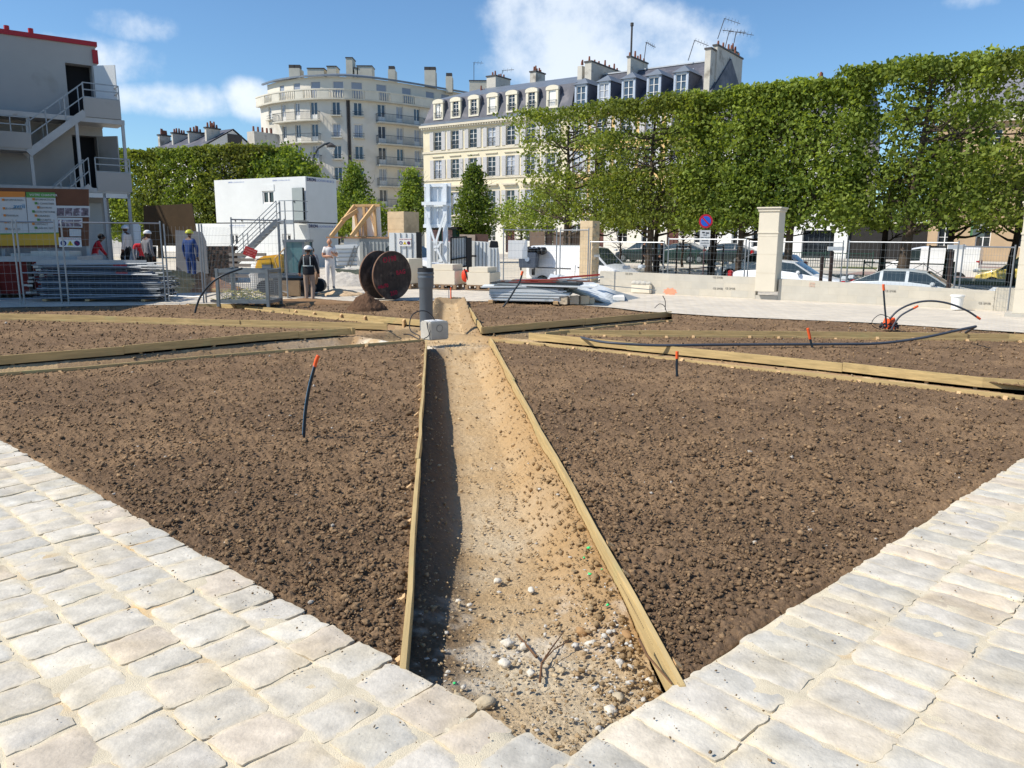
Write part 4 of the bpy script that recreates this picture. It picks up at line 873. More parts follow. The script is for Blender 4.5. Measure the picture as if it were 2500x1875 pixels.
# naturally grown street trees
def tree(pos,H,W,z0,n,seed,label,col=0.,conic=False,group='young street trees',leafsz=.17,sparse=0.,name='young_tree',trunk=.08):
    root=empty(name,pos,0,label,'tree',group); r=np.random.default_rng(seed); mb=MB(); limbs(mb,(0,0,0),H*.92,W*.4,seed,trunk,4); mb.build('trunk',mBarkD,root,smooth=True)
    m=int(n/22); t=r.random(m)**(1.25 if conic else .85); a=r.random(m)*6.283
    prof_=(1-t)**.75*(.35+.65*np.clip(t*5,0,1)) if conic else np.sin(np.pi*np.clip(t*.86+.1,0,1))**.6
    rad=W/2*prof_*(.35+.8*np.sqrt(r.random(m)))*(.75+.55*vnoise(a*1.3+seed,t*7+seed)); P0=np.stack([rad*np.cos(a),rad*np.sin(a),z0+(H-z0)*t],1); q=fbm(P0[:,0]*2+seed*3,P0[:,2]*1.5+P0[:,1],.8,3,seed); kp=q>-.5+sparse; P0,q=P0[kp],q[kp]; m=len(P0)
    P=np.repeat(P0,22,0)+r.normal(size=(m*22,3))*.24*(W/3)**.5; br=np.clip(.5+.5*np.repeat(q,22)+.4*(r.random(m*22)-.5),0,1); C=lerp(np.broadcast_to(GC*(1-.35*col),(m*22,3)),GB*(1-.5*col)+GA*0,br*(1-.4*col)); leaves('crown',P,leafsz,C,root,seed); return root
def tp(u,y,z=0): p=RY(u,600,y); return (p.x,p.y,z)
tree(tp(1157,55),RY(1157,413,55).z,3.3,RY(1157,570,55).z-.2,8500,401,'dense dark green pear shaped young tree in front of the cream house',col=.45,conic=True,sparse=.12)
tree(tp(868,52),RY(868,408,52).z,2.9,RY(868,560,52).z,6000,402,'bushy bright green tree behind the timber props',conic=True,sparse=.1)
tree(tp(1010,50),RY(1010,420,50).z,2.3,RY(1000,560,50).z,5000,403,'light green young tree just left of the white sign frame',conic=True,sparse=.25)
tree(tp(830,56),RY(830,480,56).z,2.4,RY(830,570,56).z,3200,404,'low leafy sapling right beside the site cabin',conic=True,sparse=.2)
tree(tp(905,50),RY(905,500,50).z,2.2,RY(905,580,50).z,3000,409,'small green sapling between the timber props and the stone pier',sparse=.2)
tree(tp(1272,52),RY(1272,492,52).z,2.9,RY(1272,572,52).z,2600,405,'thin pale sapling above the white board on the fence',sparse=.45,leafsz=.15)
tree(tp(1325,51),RY(1325,470,51).z,2.3,RY(1325,575,51).z,2600,406,'thin sapling between the white board and the broken stone pillar',sparse=.3,leafsz=.15)
tree(tp(690,60),RY(690,372,60).z,5.4,4.0,12000,407,'rounded bright green tree rising behind the right of the site cabin',sparse=.05,leafsz=.24,name='street_tree',trunk=.15)
for i,(u,l) in enumerate(((1668,'staked sapling with small crown left of the no parking sign'),(1747,'dark staked sapling right of the no parking sign'),(1514,'thin sapling left of the two pedestrians'))):
    tree(tp(u,48),RY(u,520,48).z,1.7,RY(u,560,48).z,1500,420+i,l,sparse=.2,leafsz=.15)
# ================================================================ construction site: cabins
mCab=M('cabin_white_panel',srgb(220,222,220),.55,0,.06,.7,.05,6); mCabG=M('cabin_grey_paint',srgb(166,164,160),.6,0,.06,.6,.05,8,stain=(srgb(150,148,140),.9,.6)); mSteel=M('galvanised_steel',srgb(150,154,158),.45,.6,.15,6,.05); mSteelP=M('painted_steel_grey',srgb(176,178,178),.55,.1,.1,2,.05,stain=(srgb(140,110,80),2.5,.68))
mRed=M('red_trim',srgb(164,34,46),.5,0,.06,2,0); mDark=M('dark_interior',srgb(26,28,32),.9,0,.1,1,0); mInk=M('ink_dark_blue',srgb(40,44,96),.7,0,0,1,0); mInkL=M('ink_pale_blue',srgb(120,140,190),.7,0,0,1,0); mBlk=M('black_paint',srgb(24,24,26),.5,0,.1,3,0)
def text(parent,body,loc,size,rot,mat,name='lettering',sx_=1.,align='LEFT',bold=.0):
    cu=bpy.data.curves.new('txt','FONT'); cu.body=body; cu.size=size; cu.align_x=align; cu.extrude=.002; cu.offset=bold; cu.resolution_u=2
    ob=bpy.data.objects.new('txt',cu); COL.objects.link(ob); dg=bpy.context.evaluated_depsgraph_get(); me=bpy.data.meshes.new_from_object(ob.evaluated_get(dg)); bpy.data.objects.remove(ob); 
    me.materials.clear(); me.materials.append(mat); o=bpy.data.objects.new(name,me); COL.objects.link(o); o.parent=parent; o.location=loc; o.rotation_euler=rot; o.scale=(sx_,1,1); return o
FRONT=(R(90),0,0); RIGHT=(R(90),0,R(90))
# ---- stacked grey site office with outside stairs (far left)
o=RY(304,295,29.6); o.z=0; K=Fr(o,R(38)); so_=K.root('site_office','grey three storey stack of site cabins with red roof edge and outside stairs','site office')
yw=1.25; xr=K.X(234,yw,136); ztop=K.Z(236,123,yw)+.28; xl=-17
lv=[K.Z(310,640,0),K.Z(310,462,0),K.Z(304,294,0)]
def pxr(u0,u1,v0,v1,y=yw): a=K.P(u0,v1,y);b=K.P(u1,v0,y); return (a.x,b.x,a.z,b.z)
d3=(K.X(163,yw,200),K.X(227,yw,200),lv[2]+.05,K.Z(163,153,yw)); d2=(K.X(180,yw,380),K.X(240,yw,380),lv[1]+.05,K.Z(178,329,yw)); d1=(K.X(212,yw,560),K.X(252,yw,560),lv[0]+.05,K.Z(222,496,yw))
mb=MB(); fk=lambda s,d:(s,yw+d); facade(mb,xl,xr,lv[0]-.3,ztop,[d3,d2],fk,.9); mb.bx(xl,xr,yw+.9,yw+8,lv[0]-.3,ztop-.02); mb.quad((xr,yw,lv[0]-.3),(xr,yw+.9,lv[0]-.3),(xr,yw+.9,ztop),(xr,yw,ztop)); mb.build('wall',mCabG,so_)
mb=MB(); 
for d in (d3,d2): mb.bx(d[0],d[1],yw+.5,yw+.52,d[2],d[3])
mb.build('doorway',mDark,so_)
mb=MB(); mb.bx(xl,xr+.06,yw-.06,yw+8,ztop-.16,ztop); mb.bx(xr-.12,xr+.06,yw-.06,yw+.3,ztop-.75,ztop-.28); mb.build('roof_edge',mRed,so_)
mb=MB()
for z in (lv[1]-.02,lv[2]-.02): mb.bx(xl,xr+.02,yw-.03,yw-.002,z-.18,z+.06)
mb.build('seam_beam',mSteelP,so_)
mb=MB(); mb.bx(d1[0],d1[1],yw-.05,yw-.004,d1[2],d1[3]); dr=mb.build('door',M('door_grey_paint',srgb(190,192,190),.6,0,.04,3,0),so_)
# open door leaves
mb=MB(); mb.box((d3[1]+.35,yw-.36,(d3[2]+d3[3])/2),(.86,.05,d3[3]-d3[2]),rz=R(-48)); mb.build('door',mCab,so_)
mb=MB(); mb.box((d2[1]+.30,yw-.33,(d2[2]+d2[3])/2),(.86,.05,d2[3]-d2[2]),rz=R(-52)); mb.build('door',mCabG,so_)
# walkway decks, posts
mb=MB()
for z in lv: mb.bx(xl,-.0,.0,yw-.04,z-.16,z)
mb.build('walkway',mSteelP,so_)
for u,v0,v1 in ((306,294,640),(75,289,448),(193,299,450),(90,450,640),(262,486,640)):
    x=K.X(u if u!=306 else 303,.06,(v0+v1)/2); mb=MB(); x=-.06 if u==306 else x; zt_=lv[2] if v0<310 else lv[1]; zb_=lv[1] if v1<460 else lv[0]
    if u==306: zb_=0.
    mb.bx(x-.05,x+.05,.02,.12,zb_,zt_-.16); mb.build('post',mSteelP,so_)
mb=MB(); mb.bx(K.X(215,.03,484),-.02,.02,.10,K.Z(260,483,.03),K.Z(260,472,.03)); mb.build('cross_beam',mCab,so_)
mb=MB(); mb.bx(-2.4,-.1,.3,.9,.0,lv[0]-.17); mb.bx(-9.4,-8.6,.3,.9,.0,lv[0]-.17); mb.build('support',mSteelP,so_)
# top landing and stair (flight rises to the right)
def flight(A1,A2,y0,y1,n,rail=True):
    a=K.P(*A1,y0);b=K.P(*A2,y0); mb=MB()
    for yy in (y0,y1): mb.bar((a.x,yy,a.z),(b.x,yy,b.z),.05,.24)
    for i in range(n): t=(i+.5)/n; p=a.lerp(b,t); mb.bx(p.x-.13,p.x+.13,y0+.03,y1-.03,p.z+.01,p.z+.04)
    st=mb.build('stair_flight',mSteelP,so_); mb=MB()
    for yy in (y0,y1):
        for h in (.55,1.0): mb.bar((a.x,yy,a.z+h),(b.x,yy,b.z+h),.035,.035)
        for i in range(4): t=(i+.02)/3.04; p=a.lerp(b,t); mb.bar((p.x,yy,p.z),(p.x,yy,p.z+1.0),.035,.035)
    mb.build('handrail',mSteel,st)
def landing(u0,u1,zf,y0,y1,ph=.95,panel=.62):
    x0=K.X(u0,y0,260);x1=K.X(u1,y0,260); mb=MB(); mb.bx(x0,x1,y0,y1,zf-.1,zf); mb.bx(x0,x1,y0-.03,y0-.001,zf-.12,zf+panel); mb.bx(x1+.001,x1+.03,y0,y1,zf-.12,zf+panel); L_=mb.build('landing',mCabG,so_)
    mb=MB(); zt=zf+panel+.5
    for h in (panel+.02,panel+.27,panel+.5): mb.bar((x0,y0,zf+h),(x1,y0,zf+h),.035,.035); mb.bar((x1,y0,zf+h),(x1,y1,zf+h),.035,.035)
    for x in (x0,x1): mb.bar((x,y0,zf),(x,y0,zt),.04,.04)
    mb.build('handrail',mSteel,L_); return x0,x1
zl3=K.Z(290,283,-.05); landing(206,292,zl3,.0,1.2,panel=K.Z(290,246,0)-zl3)
flight((70,375),(208,275),.0,.95,9)
zl2=K.Z(310,455,-.05)-.0; landing(220,304,lv[1]+.02,.0,1.2,panel=K.Z(305,423,0)-lv[1]-.02)
flight((120,545),(222,455),.0,.95,8)
x0_=K.X(-120,0,340);x1_=K.X(76,0,340); z_=K.Z(40,361,0); mb=MB(); mb.bx(x0_,x1_,-.03,0.,z_,K.Z(40,322,0)); mb.bx(x0_,x1_,0,1.1,z_-.08,z_); L_=mb.build('landing',mCabG,so_)
mb=MB(); zz=K.Z(40,322,0)
for h in (.25,.5): mb.bar((x0_,0,zz+h),(x1_,0,zz+h),.035,.035)
for x in np.linspace(x0_,x1_,5): mb.bar((x,0,zz),(x,0,zz+.5),.035,.035)
mb.build('handrail',mSteel,L_)
mb=MB(); p=K.P(86,107,yw+2); mb.bx(p.x-.5,p.x+.5,yw+2,yw+2.6,ztop-.1,ztop+.12); mb.build('vent_base',mLead,so_)
for u,h in ((20,.6),(78,.62),(91,.45)):
    p=K.P(u,107,yw+2.2); mb=MB(); mb.tube([(p.x,p.y,ztop),(p.x,p.y,ztop+h)],.09,8); mb.build('vent_pipe',mRed,so_)
shade_block=empty('site_office',(-19.2,20.2,0),0,'grey block added unseen beyond the left edge to shade the scaffold stack','site office'); mb=MB(); mb.bx(-3,3,-3.7,3.8,0,7.4); mb.build('wall',mCabG,shade_block); mb=MB(); mb.bx(-3.1,3.1,-3.8,3.9,7.403,7.6); mb.build('roof_edge',mRed,shade_block)  # unseen block, added to cast shade over the left of the site
# ---- white two storey cabin
p0=RY(750,545,44.2); p1=RY(529,545,47.9); ang=math.atan2(p0.y-p1.y,p0.x-p1.x); o=Vector((p0.x,p0.y,0)); W=Fr(o,ang); wc=W.root('site_cabin','white two storey site cabin with open grey door at the top of metal stairs','site cabin')
LW=(p0-p1); Lc=math.hypot(LW.x,LW.y); ztc=W.Z(750,430,0); zsm=W.Z(750,543,0); xl2=-Lc-.0; Dp=2.45
dU=(W.X(717,0,500),W.X(744,0,500),zsm+.12,W.Z(716,459,0)); wU=(W.X(641,0,480),W.X(669,0,480),W.Z(655,497,0),W.Z(655,466,0))
mb=MB(); facade(mb,xl2,0,zsm+.02,ztc,[dU,wU],lambda s,d:(s,d),.12); mb.bx(xl2,0,.13,Dp,zsm+.02,ztc-.004); 
mb.quad((0,0,zsm+.02),(0,.13,zsm+.02),(0,.13,ztc),(0,0,ztc)); mb.build('upper_wall',mCab,wc)
wL=[(W.X(u0,0,600),W.X(u1,0,600),W.Z(u0,598,0),W.Z(u0,571,0)) for u0,u1 in ((563,583),(690,712))]
xl3=W.X(462,0,600); mb=MB(); facade(mb,xl3,0,-.02,zsm-.04,wL,lambda s,d:(s,d),.12); mb.bx(xl3,0,.13,Dp,-.02,zsm-.044); mb.quad((0,0,0),(0,.13,0),(0,.13,zsm-.04),(0,0,zsm-.04)); mb.build('lower_wall',mCab,wc)
mb=MB(); mb.bx(xl2+.05,-.05,.05,Dp-.05,zsm-.06,zsm+.04); mb.build('gap_seal',mDark,wc)
for a in [wU]+wL: window(wc,(a[0],.08),(a[1],.08),a[2],a[3],[mWin,mGlass,mNet],2,1,.08)
mb=MB(); mb.bx(wU[0]-.05,wU[1]+.05,-.03,-.002,wU[3],wU[3]+.35); mb.build('shutter_box',mCab,wc)
mb=MB(); mb.bx(dU[0],dU[1],.10,.12,dU[2],dU[3]); mb.build('doorway',mDark,wc)
mb=MB(); w_=(dU[1]-dU[0]); mb.box((dU[0]+w_*.5,-.10,(dU[2]+dU[3])/2),(w_*1.02,.05,dU[3]-dU[2]),rz=R(-5)); dr=mb.build('door',M('door_grey_green',srgb(150,158,156),.5,0,.04,3,0),wc); mb=MB(); mb.bx(dU[0]+.1,dU[0]+.22,-.16,-.10,dU[2]+1.0,dU[2]+1.04); mb.build('handle',mBlk,dr)
mb=MB(); mb.bx(xl3,-.05,-.005,-.001,zsm-.22,zsm-.06) if False else None
pn=M('cabin_end_panel',srgb(204,206,204),.55,0,.04,.7,.05,6)
mb=MB(); mb.bx(.002,.03,.15,Dp-.1,.1,zsm-.35); mb.build('end_panel',pn,wc)
tx='LOCATION 0 892 681 20'
for z in (ztc-.24,zsm-.28): 
    text(wc,'DRON',(.035,.08,z),.24,RIGHT,mInk,bold=.006); text(wc,tx,(.035,.82,z+.01),.17,RIGHT,mInkL,sx_=.78)
for x,z in ((W.X(557,0,440),ztc-.2),(W.X(665,0,435),ztc-.2),(W.X(560,0,545),zsm-.2)): text(wc,'DRON',(x,-.006,z),.12,FRONT,mInkL); text(wc,'LOCATION 0 892 681',(x+.4,-.006,z),.10,FRONT,M('ink_faint_blue',srgb(190,200,225),.7,0,0,1,0))
mb=MB(); [mb.cyl((W.X(u,0,540),-.03,zsm+.12),.05,.04,8,axis=(0,1,0)) for u in (575,591)]; mb.build('vent',mBlk,wc)
# steel stairs to the upper door
st=empty('steel_staircase',W.o+W.ay*-.12,ang,'grey steel stairs with landing and railings leading to the cabin door','staircase'); 
xa_=W.X(686,-1.2,540); xb_=.25; zf=zsm+.08; yo=-1.15
mb=MB(); mb.bx(xa_,xb_,yo,-.02,zf-.08,zf); mb.bx(xa_,xb_,yo-.03,yo,zf-.2,zf+.03); mb.build('landing',mSteel,st)
mb=MB()
for h in (.5,1.05): mb.bar((xa_,yo,zf+h),(xb_,yo,zf+h),.04,.04); mb.bar((xb_,yo,zf+h),(xb_,-.05,zf+h),.04,.04)
for x in (xa_,(xa_+xb_)/2-.1,xb_): mb.bar((x,yo,0 if x>xa_ else zf),(x,yo,zf+1.07),.045,.045)
mb.build('railing',mSteel,st)
# flight comes down towards the camera-left
T0=Vector((xa_+.05,yo,zf)); dirf=Vector((-.80,-.6,0)).normalized(); run=2.7; side_=Vector((.6,-.8,0)).normalized()
B0=T0+dirf*run; B0.z=.0; mb=MB()
wd=side_*1.15
for q in (Vector(),wd): mb.bar(T0+q,B0+q,.05,.2)
st2=mb.build('stringer',mSteel,st); mb=MB()
for i in range(13): p=T0.lerp(B0,(i+.7)/13.5); a=p; b=p+wd; mb.bar(a,b,.24,.035)
mb.build('tread',mSteel,st); mb=MB()
for q in (Vector(),wd):
    for h in (.5,1.0): mb.bar(T0+q+Vector((0,0,h)),B0+q+Vector((0,0,h)),.035,.035)
    for i in range(4): p=T0.lerp(B0,i/3)+q; mb.bar(p,p+Vector((0,0,1.0)),.035,.035)
mb.build('handrail',mSteel,st)
# ---------------------------------------------------------------- mesh fence panels
mWire=M('fence_wire',srgb(150,154,156),.45,.5,.1,4,0)
def fpanel(p,q,H=2.0,label='',group='mesh fence panels of the building site',hs=.2,vs=.12,base=0.,top_open=False,dashed=False,name='mesh_fence',lean=0.,blocks=True,bent=False):
    "p,q ground points"
    p=Vector(p);q=Vector(q); d=q-p; L_=math.hypot(d.x,d.y); root=empty(name,p,math.atan2(d.y,d.x),label,'fence',group,rx=0); root.rotation_euler=(lean,0,math.atan2(d.y,d.x)); dz=q.z-p.z
    mb=MB(); zz=lambda x:dz*x/L_
    r=.021
    for x in (.04,L_-.04): mb.tube([(x,0,zz(x)+.02),(x,0,zz(x)+H+.06)],r,6)
    if not top_open: mb.tube([(.04,0,H),(L_-.04,0,H+dz)],r,6)
    mb.tube([(.04,0,.17),(L_-.04,0,.17+dz)],r*.8,6); mb.build('frame',mSteel,root)
    mb=MB(); n=int((L_-.1)/vs)
    for i in range(1,n): x=.04+(L_-.08)*i/n; mb.add([(x-.0015,0,.17),(x+.0015,0,.17),(x+.0015,0,H),(x-.0015,0,H),(x,.004,.17),(x,.004,H)],[(0,1,2,3),(1,4,5,2),(4,0,3,5)])
    m=int((H-.2)/hs)
    for i in range(1,m): z=.17+(H-.17)*i/m; mb.add([(.04,0,z-.0022),(L_-.04,0,z-.0022+dz),(L_-.04,0,z+.0022+dz),(.04,0,z+.0022),(.04,.004,z),(L_-.04,.004,z+dz)],[(0,1,2,3),(3,2,5,4),(4,5,1,0)])
    mb.build('wire_mesh',mWire,root)
    return root
mConc=M('concrete_grey',srgb(184,180,170),.92,0,.1,3,.35,40,stain=(srgb(158,154,146),1.6,.55)); 
def block(p,rz,label='grey concrete foot block of the mesh fence'):
    root=empty('fence_foot',p,rz,label,'fence foot','concrete feet of the mesh fences'); mb=MB(); mb.bx(-.35,.35,-.11,.11,0,.13); mb.build('block',mConc,root,bevel=.02); return root
g3=lambda u,v,z=0.:G(u,v,z)
FL=[((-130,752),(56,746),'left edge panel of the mesh fence before the notice board'),((56,746),(156,744),'narrow mesh fence panel between two posts before the notice board'),((164,744),(409,738),'mesh fence panel in front of the stack of scaffold frames')]
for (a,b,l) in FL: fpanel(g3(*a),g3(*b),2.0,l)
fpanel(g3(411,738),g3(501,742),1.93,'mesh fence panel without top rail before the sand heap',top_open=True)
fpanel(g3(503,741),g3(575,722),1.93,'mesh fence panel without top rail before the brown pallets',top_open=True)
tp1=fpanel(g3(572,725),g3(692,718),2.15,'tilted mesh fence panel carrying the red notice plate')
fpanel(g3(686,724),g3(704,730),2.1,'pair of fence posts beside the small excavator')
mPl=M('red_plate',srgb(186,40,38),.5,0,.05,3,0); pr=empty('warning_sign',RY(597+14,616,19.8),0,'tilted red notice plate hanging on the mesh fence','sign'); pr.rotation_euler=(0,R(22),0)
mb=MB(); mb.bx(-.16,.16,-.01,.01,-.11,.11); mb.build('plate',mPl,pr); 
for i,t in enumerate(('CHANTIER','INTERDIT AU','PUBLIC')): text(pr,t,(0,-.013,.04-.065*i),.055,FRONT,M('plate_lettering',srgb(235,150,140),.6,0,0,1,0),align='CENTER')
# middle fence
M1=[((1226,707),(1360,706),'mesh fence panel carrying the blank white board'),((1364,706),(1436,712),'mesh fence panel in front of the white panel van')]
for a,b,l in M1: 
    p=g3(*a);q=g3(*b); fpanel(p,q,1.95,l)
# blank board
pb=RY(1264,609,G(1290,706).y-.08); br_=empty('blank_board',pb,0,'blank white board tied to the mesh fence','board'); mb=MB(); mb.bx(-.32,.32,-.012,.012,-.3,.3); mb.build('board',M('board_white',srgb(244,243,240),.6,0,.02,2,0),br_)
mb=MB(); mb.tube([(-.15,.02,.29),(-.15,.03,.42)],.006,5); mb.tube([(.15,.02,.29),(.15,.03,.42)],.006,5); mb.build('tie',mBlk,br_)
# right fence behind the wall: ends by pixel, height 2 m on the street side
def zr(n): return zg(n)
RF=[((1439,25.9,575),(1624,25.9,575),'mesh fence panel sloping up from the broken pillar'),((1630,25.6,575),(1824,25.2,575),'mesh fence panel in front of the no parking sign'),((1826,25.2,575),(2062,25.2,575),'mesh fence panel passing behind the tall stone pillar'),((2070,25.1,575),(2344,24.2,575),'mesh fence panel in front of the white van with leaf shadows'),((2351,24.2,575),(2482,22.2,575),'mesh fence panel turning towards the stone pier at right')]
for (u0,n0,v),(u1,n1_,v1_),l in RF:
    p=RN(u0,600,n0);q=RN(u1,600,n1_); p.z=-.48;q.z=-.48
    top=RN(u0,{1439:600,1630:581,1826:590,2070:592,2351:591}[u0],n0).z; topq=RN(u1,{1624:582,1824:588,2062:592,2344:592,2482:616}[u1],n1_).z; H=(top+topq)/2+.48
    fpanel(p,q,H,l)
# short far fence strip left of the reel
fpanel(G(888,650,-.02)*1.0,G(952,650,-.02),1.55,'mesh fence panel before the grey skip container')
# ---------------------------------------------------------------- low block wall, pillars
mBlkW=M('wall_blocks',srgb(196,190,176),.92,0,.08,2.2,.3,40); 
def blocky(m,bw=.5,bh=.2,rotx=0):
    nt=m.node_tree;N=nt.nodes;L=nt.links;P=N['Principled BSDF']; tc=[n for n in N if n.type=='TEX_COORD'][0]; sp=N.new('ShaderNodeSeparateXYZ'); cb=N.new('ShaderNodeCombineXYZ'); L.new(tc.outputs['Object'],sp.inputs[0]); ad=N.new('ShaderNodeMath'); ad.operation='ADD'; L.new(sp.outputs[0],ad.inputs[0]); L.new(sp.outputs[1],ad.inputs[1]); L.new(ad.outputs[0],cb.inputs[0]); L.new(sp.outputs[2],cb.inputs[1])
    br=N.new('ShaderNodeTexBrick'); br.inputs['Scale'].default_value=1; br.inputs['Brick Width'].default_value=bw; br.inputs['Row Height'].default_value=bh; br.inputs['Mortar Size'].default_value=.004; br.inputs['Color1'].default_value=(.94,.95,.97,1); br.inputs['Color2'].default_value=(1.05,1.03,1.0,1); br.inputs['Mortar'].default_value=(.9,.88,.85,1)
    L.new(cb.outputs[0],br.inputs['Vector']); src=P.inputs['Base Color'].links[0].from_socket; v=N.new('ShaderNodeVectorMath'); v.operation='MULTIPLY'; L.new(src,v.inputs[0]); L.new(br.outputs['Color'],v.inputs[1]); L.new(v.outputs[0],P.inputs['Base Color'])
blocky(mBlkW)
NW=22.8; o=RN(1890,700,NW); o.z=0; Q=Fr(o,R(-35)); wl=Q.root('block_wall','low grey concrete block wall, left length with a broken niche','wall','low block walls around the plaza')
xA=Q.X(1464,0,690);xB=Q.X(1846,0,690); ztL=Q.Z(1470,662,0); ztR=Q.Z(1840,677,0)
def wallpoly(root,x0,x1,z0,z1,th=.22,mat=None): mb=MB(); mb.add([(x0,0,-.6),(x1,0,-.6),(x1,0,z1),(x0,0,z0),(x0,th,-.6),(x1,th,-.6),(x1,th,z1),(x0,th,z0)],[(0,1,2,3),(4,7,6,5),(0,3,7,4),(1,5,6,2),(3,2,6,7),(0,4,5,1)]); return mb.build('wall_body',mat or mBlkW,root,bevel=.01)
wallpoly(wl,xA,xB,ztL,ztR)
mPink=M('spray_paint_pink',srgb(226,150,120),.9,0,.1,3,0)
mb=MB(); x0=Q.X(1545,-.02,705);x1=Q.X(1592,-.02,705); mb.bx(x0-.0,x1,-.16,-.002,-.02,Q.Z(1560,693,-.1)); n_=mb.build('patch_stone',M('stone_offcut',srgb(226,216,196),.9,0,.08,4,.4,30),wl,bevel=.03)
r_=random.Random(5)
mb=MB(); V_,F_=IV2,IF2
for k in range(7):
    c=Vector((x0+.1+(x1-x0-.2)*k/6,-.08,Q.Z(1560,693,-.1)+.02)); s=.08+.05*r_.random(); b0=len(mb.v); mb.v+=[tuple(c+Vector((v[0]*s*(1+.4*r_.random()),v[1]*s*.8,v[2]*s*.55*(1+.5*r_.random())))) for v in V_]; mb.f+=[tuple(b0+i for i in f) for f in F_]; mb.m+=[0]*len(F_)
mb.build('mortar_lump',mConc,wl)
for u,v,t in ((1526,670,'CE 2M3'),(1740,679,'CE 2M3B'),(1740,706,'CE 2M3B'),(1770,706,'CE 2M3B')): p=Q.P(u,v,-.012); text(wl,t,(p.x,-.012,p.z),.08,FRONT,M('stamp_grey',srgb(120,116,108),.9,0,0,1,0))
# sprayed blotch: thin irregular film on the wall
def blotch(root,fr,u,v,w,h,mat,seed,y=-.004):
    r=random.Random(seed); c=fr.P(u,v,y); mb=MB(); n=26; pts=[]
    for i in range(n): a=6.283*i/n; k=1+.3*math.sin(a*9+seed)*r.random()+.12*r.random(); pts.append((c.x+math.cos(a)*w*k,y-.001*0,c.z+math.sin(a)*h*k))
    mb.add([(c.x,y,c.z)]+pts,[(0,i+1,(i+1)%n+1) for i in range(n)]); mb.build('spray_mark',mat,root)
blotch(wl,Q,1636,712,.20,.10,mPink,3)
wr=Q.root('block_wall','low grey concrete block wall right of the tall stone pillar, bucket before it','wall','low block walls around the plaza')
xC=Q.X(1900,0,700);xD=Q.X(2432,0,700); wallpoly(wr,xC,xD,Q.Z(1905,681,0),Q.Z(2430,711,0)); xE=Q.X(2484,0,700); wallpoly(wr,xD+.003,xE,Q.Z(2434,703,0),Q.Z(2480,704,0))
for u,v in ((2388,742),(2160,712)): p=Q.P(u,v,-.012); text(wr,'CE 2M3B',(p.x,-.012,p.z),.07,FRONT,MC['stamp_grey'])
p=Q.P(1975,694,-.012)
for t,dz in (('2104',.0),('1416',-.07)): text(wr,t,(p.x,-.012,p.z+dz),.08,FRONT,M('chalk_pink',srgb(222,178,156),.9,0,0,1,0))
mb=MB(); mb.bx(xB+.003,xC-.003,.0,.22,-.6,Q.Z(1880,722,0)); mb.build('footing',mConc,wl)
mPil=M('pillar_stone',srgb(216,207,188),.88,0,.05,1.8,.2,35,stain=(srgb(214,196,164),.8,.6)); mPilD=M('pillar_stone_old',srgb(206,184,150),.92,0,.14,2.5,.5,22,stain=(srgb(170,150,122),1.2,.52))
def pillar(root,w,zb,zt,joints,mat,cap=True,y0=-.2):
    mb=MB(); zs=[zb]+joints+[zt]
    for a,b in zip(zs,zs[1:]): mb.bx(-w/2,w/2,y0,y0+w,a+.003,b-.003)
    sh=mb.build('shaft',mat,root,bevel=.008); 
    mb=MB(); mb.bx(-w/2+.006,w/2-.006,y0+.006,y0+w-.006,zb,zt); mb.build('mortar_core',mat,root)
    if cap:
        mb=MB(); mb.bx(-w/2-.03,w/2+.03,y0-.03,y0+w+.03,zt-.05,zt+.0); mb.bx(-w/2-.045,w/2+.045,y0-.045,y0+w+.045,zt+.001,zt+.03); mb.bx(-w/2-.065,w/2+.065,y0-.065,y0+w+.065,zt+.031,zt+.075); mb.build('capital',mat,root,bevel=.01)
        zz=zt-.72+.02; 
        mb=MB(); mb.bx(-w/2-.02,w/2+.02,y0-.02,y0+w+.02,zt-.66,zt-.61); mb.build('collar_moulding',mat,root,bevel=.008)
pp=RN(1872,700,NW+.02); pp.z=0; T1=Fr(pp,R(-35)); pr1=T1.root('stone_pillar','tall pale new stone pillar with moulded capital rising from the block wall','pillar','stone gate pillars'); zt=T1.Z(1880,512,-.2); zb=T1.Z(1868,712,-.2)
pillar(pr1,.57,zb,zt,[zb+.52,zb+1.05,zb+1.55,zt-.64],mPil)
pp=RY(1437,690,31.0); pp.z=0; T2=Fr(pp,R(-35)); pr2=T2.root('stone_pillar','old brown stone pillar with broken rough side beside the white van','pillar','stone gate pillars'); zt=T2.Z(1435,539,-.3)
pillar(pr2,.56,-.2,zt,[.35,.85,1.3,1.75,2.1],mPilD,cap=False,y0=-.28)
mb=MB(); rr_=random.Random(3)
for k in range(16):
    z=.2+k*(zt-.3)/16; s=.10+.10*rr_.random(); b0=len(mb.v); c=Vector((.28,rr_.uniform(-.2,.2),z)); mb.v+=[tuple(c+Vector((v[0]*.05*(1+rr_.random()*.5),v[1]*s,v[2]*s*1.2))) for v in V_]; mb.f+=[tuple(b0+i for i in f) for f in F_]; mb.m+=[0]*len(F_)
mb.build('broken_face',mPilD,pr2)
mb=MB(); p=T2.P(1456,625,-.1); mb.bx(.335,.35,-.22,.22,p.z-.05,p.z+.05); mb.build('plate',mWin,pr2)
pp=RY(982,560,34); pp.z=0; T3=Fr(pp,R(-35)); pr3=T3.root('stone_pillar','squat brown stone pier behind the white metal hoarding','pillar','stone gate pillars'); zt=T3.Z(985,516,-.4)
pillar(pr3,.95,-.1,zt,[zt-1.9,zt-1.3,zt-.75,zt-.3],mPilD,cap=False,y0=-.4)
pp=RN(2526,700,21.6); pp.z=0; T4=Fr(pp,R(-35)); pr4=T4.root('stone_pillar','pale stone pillar cut by the right edge of the picture','pillar','stone gate pillars')
pillar(pr4,.72,.05,T4.Z(2500,500,-.3),[.6,1.15,1.7],mPil,cap=True,y0=-.3)
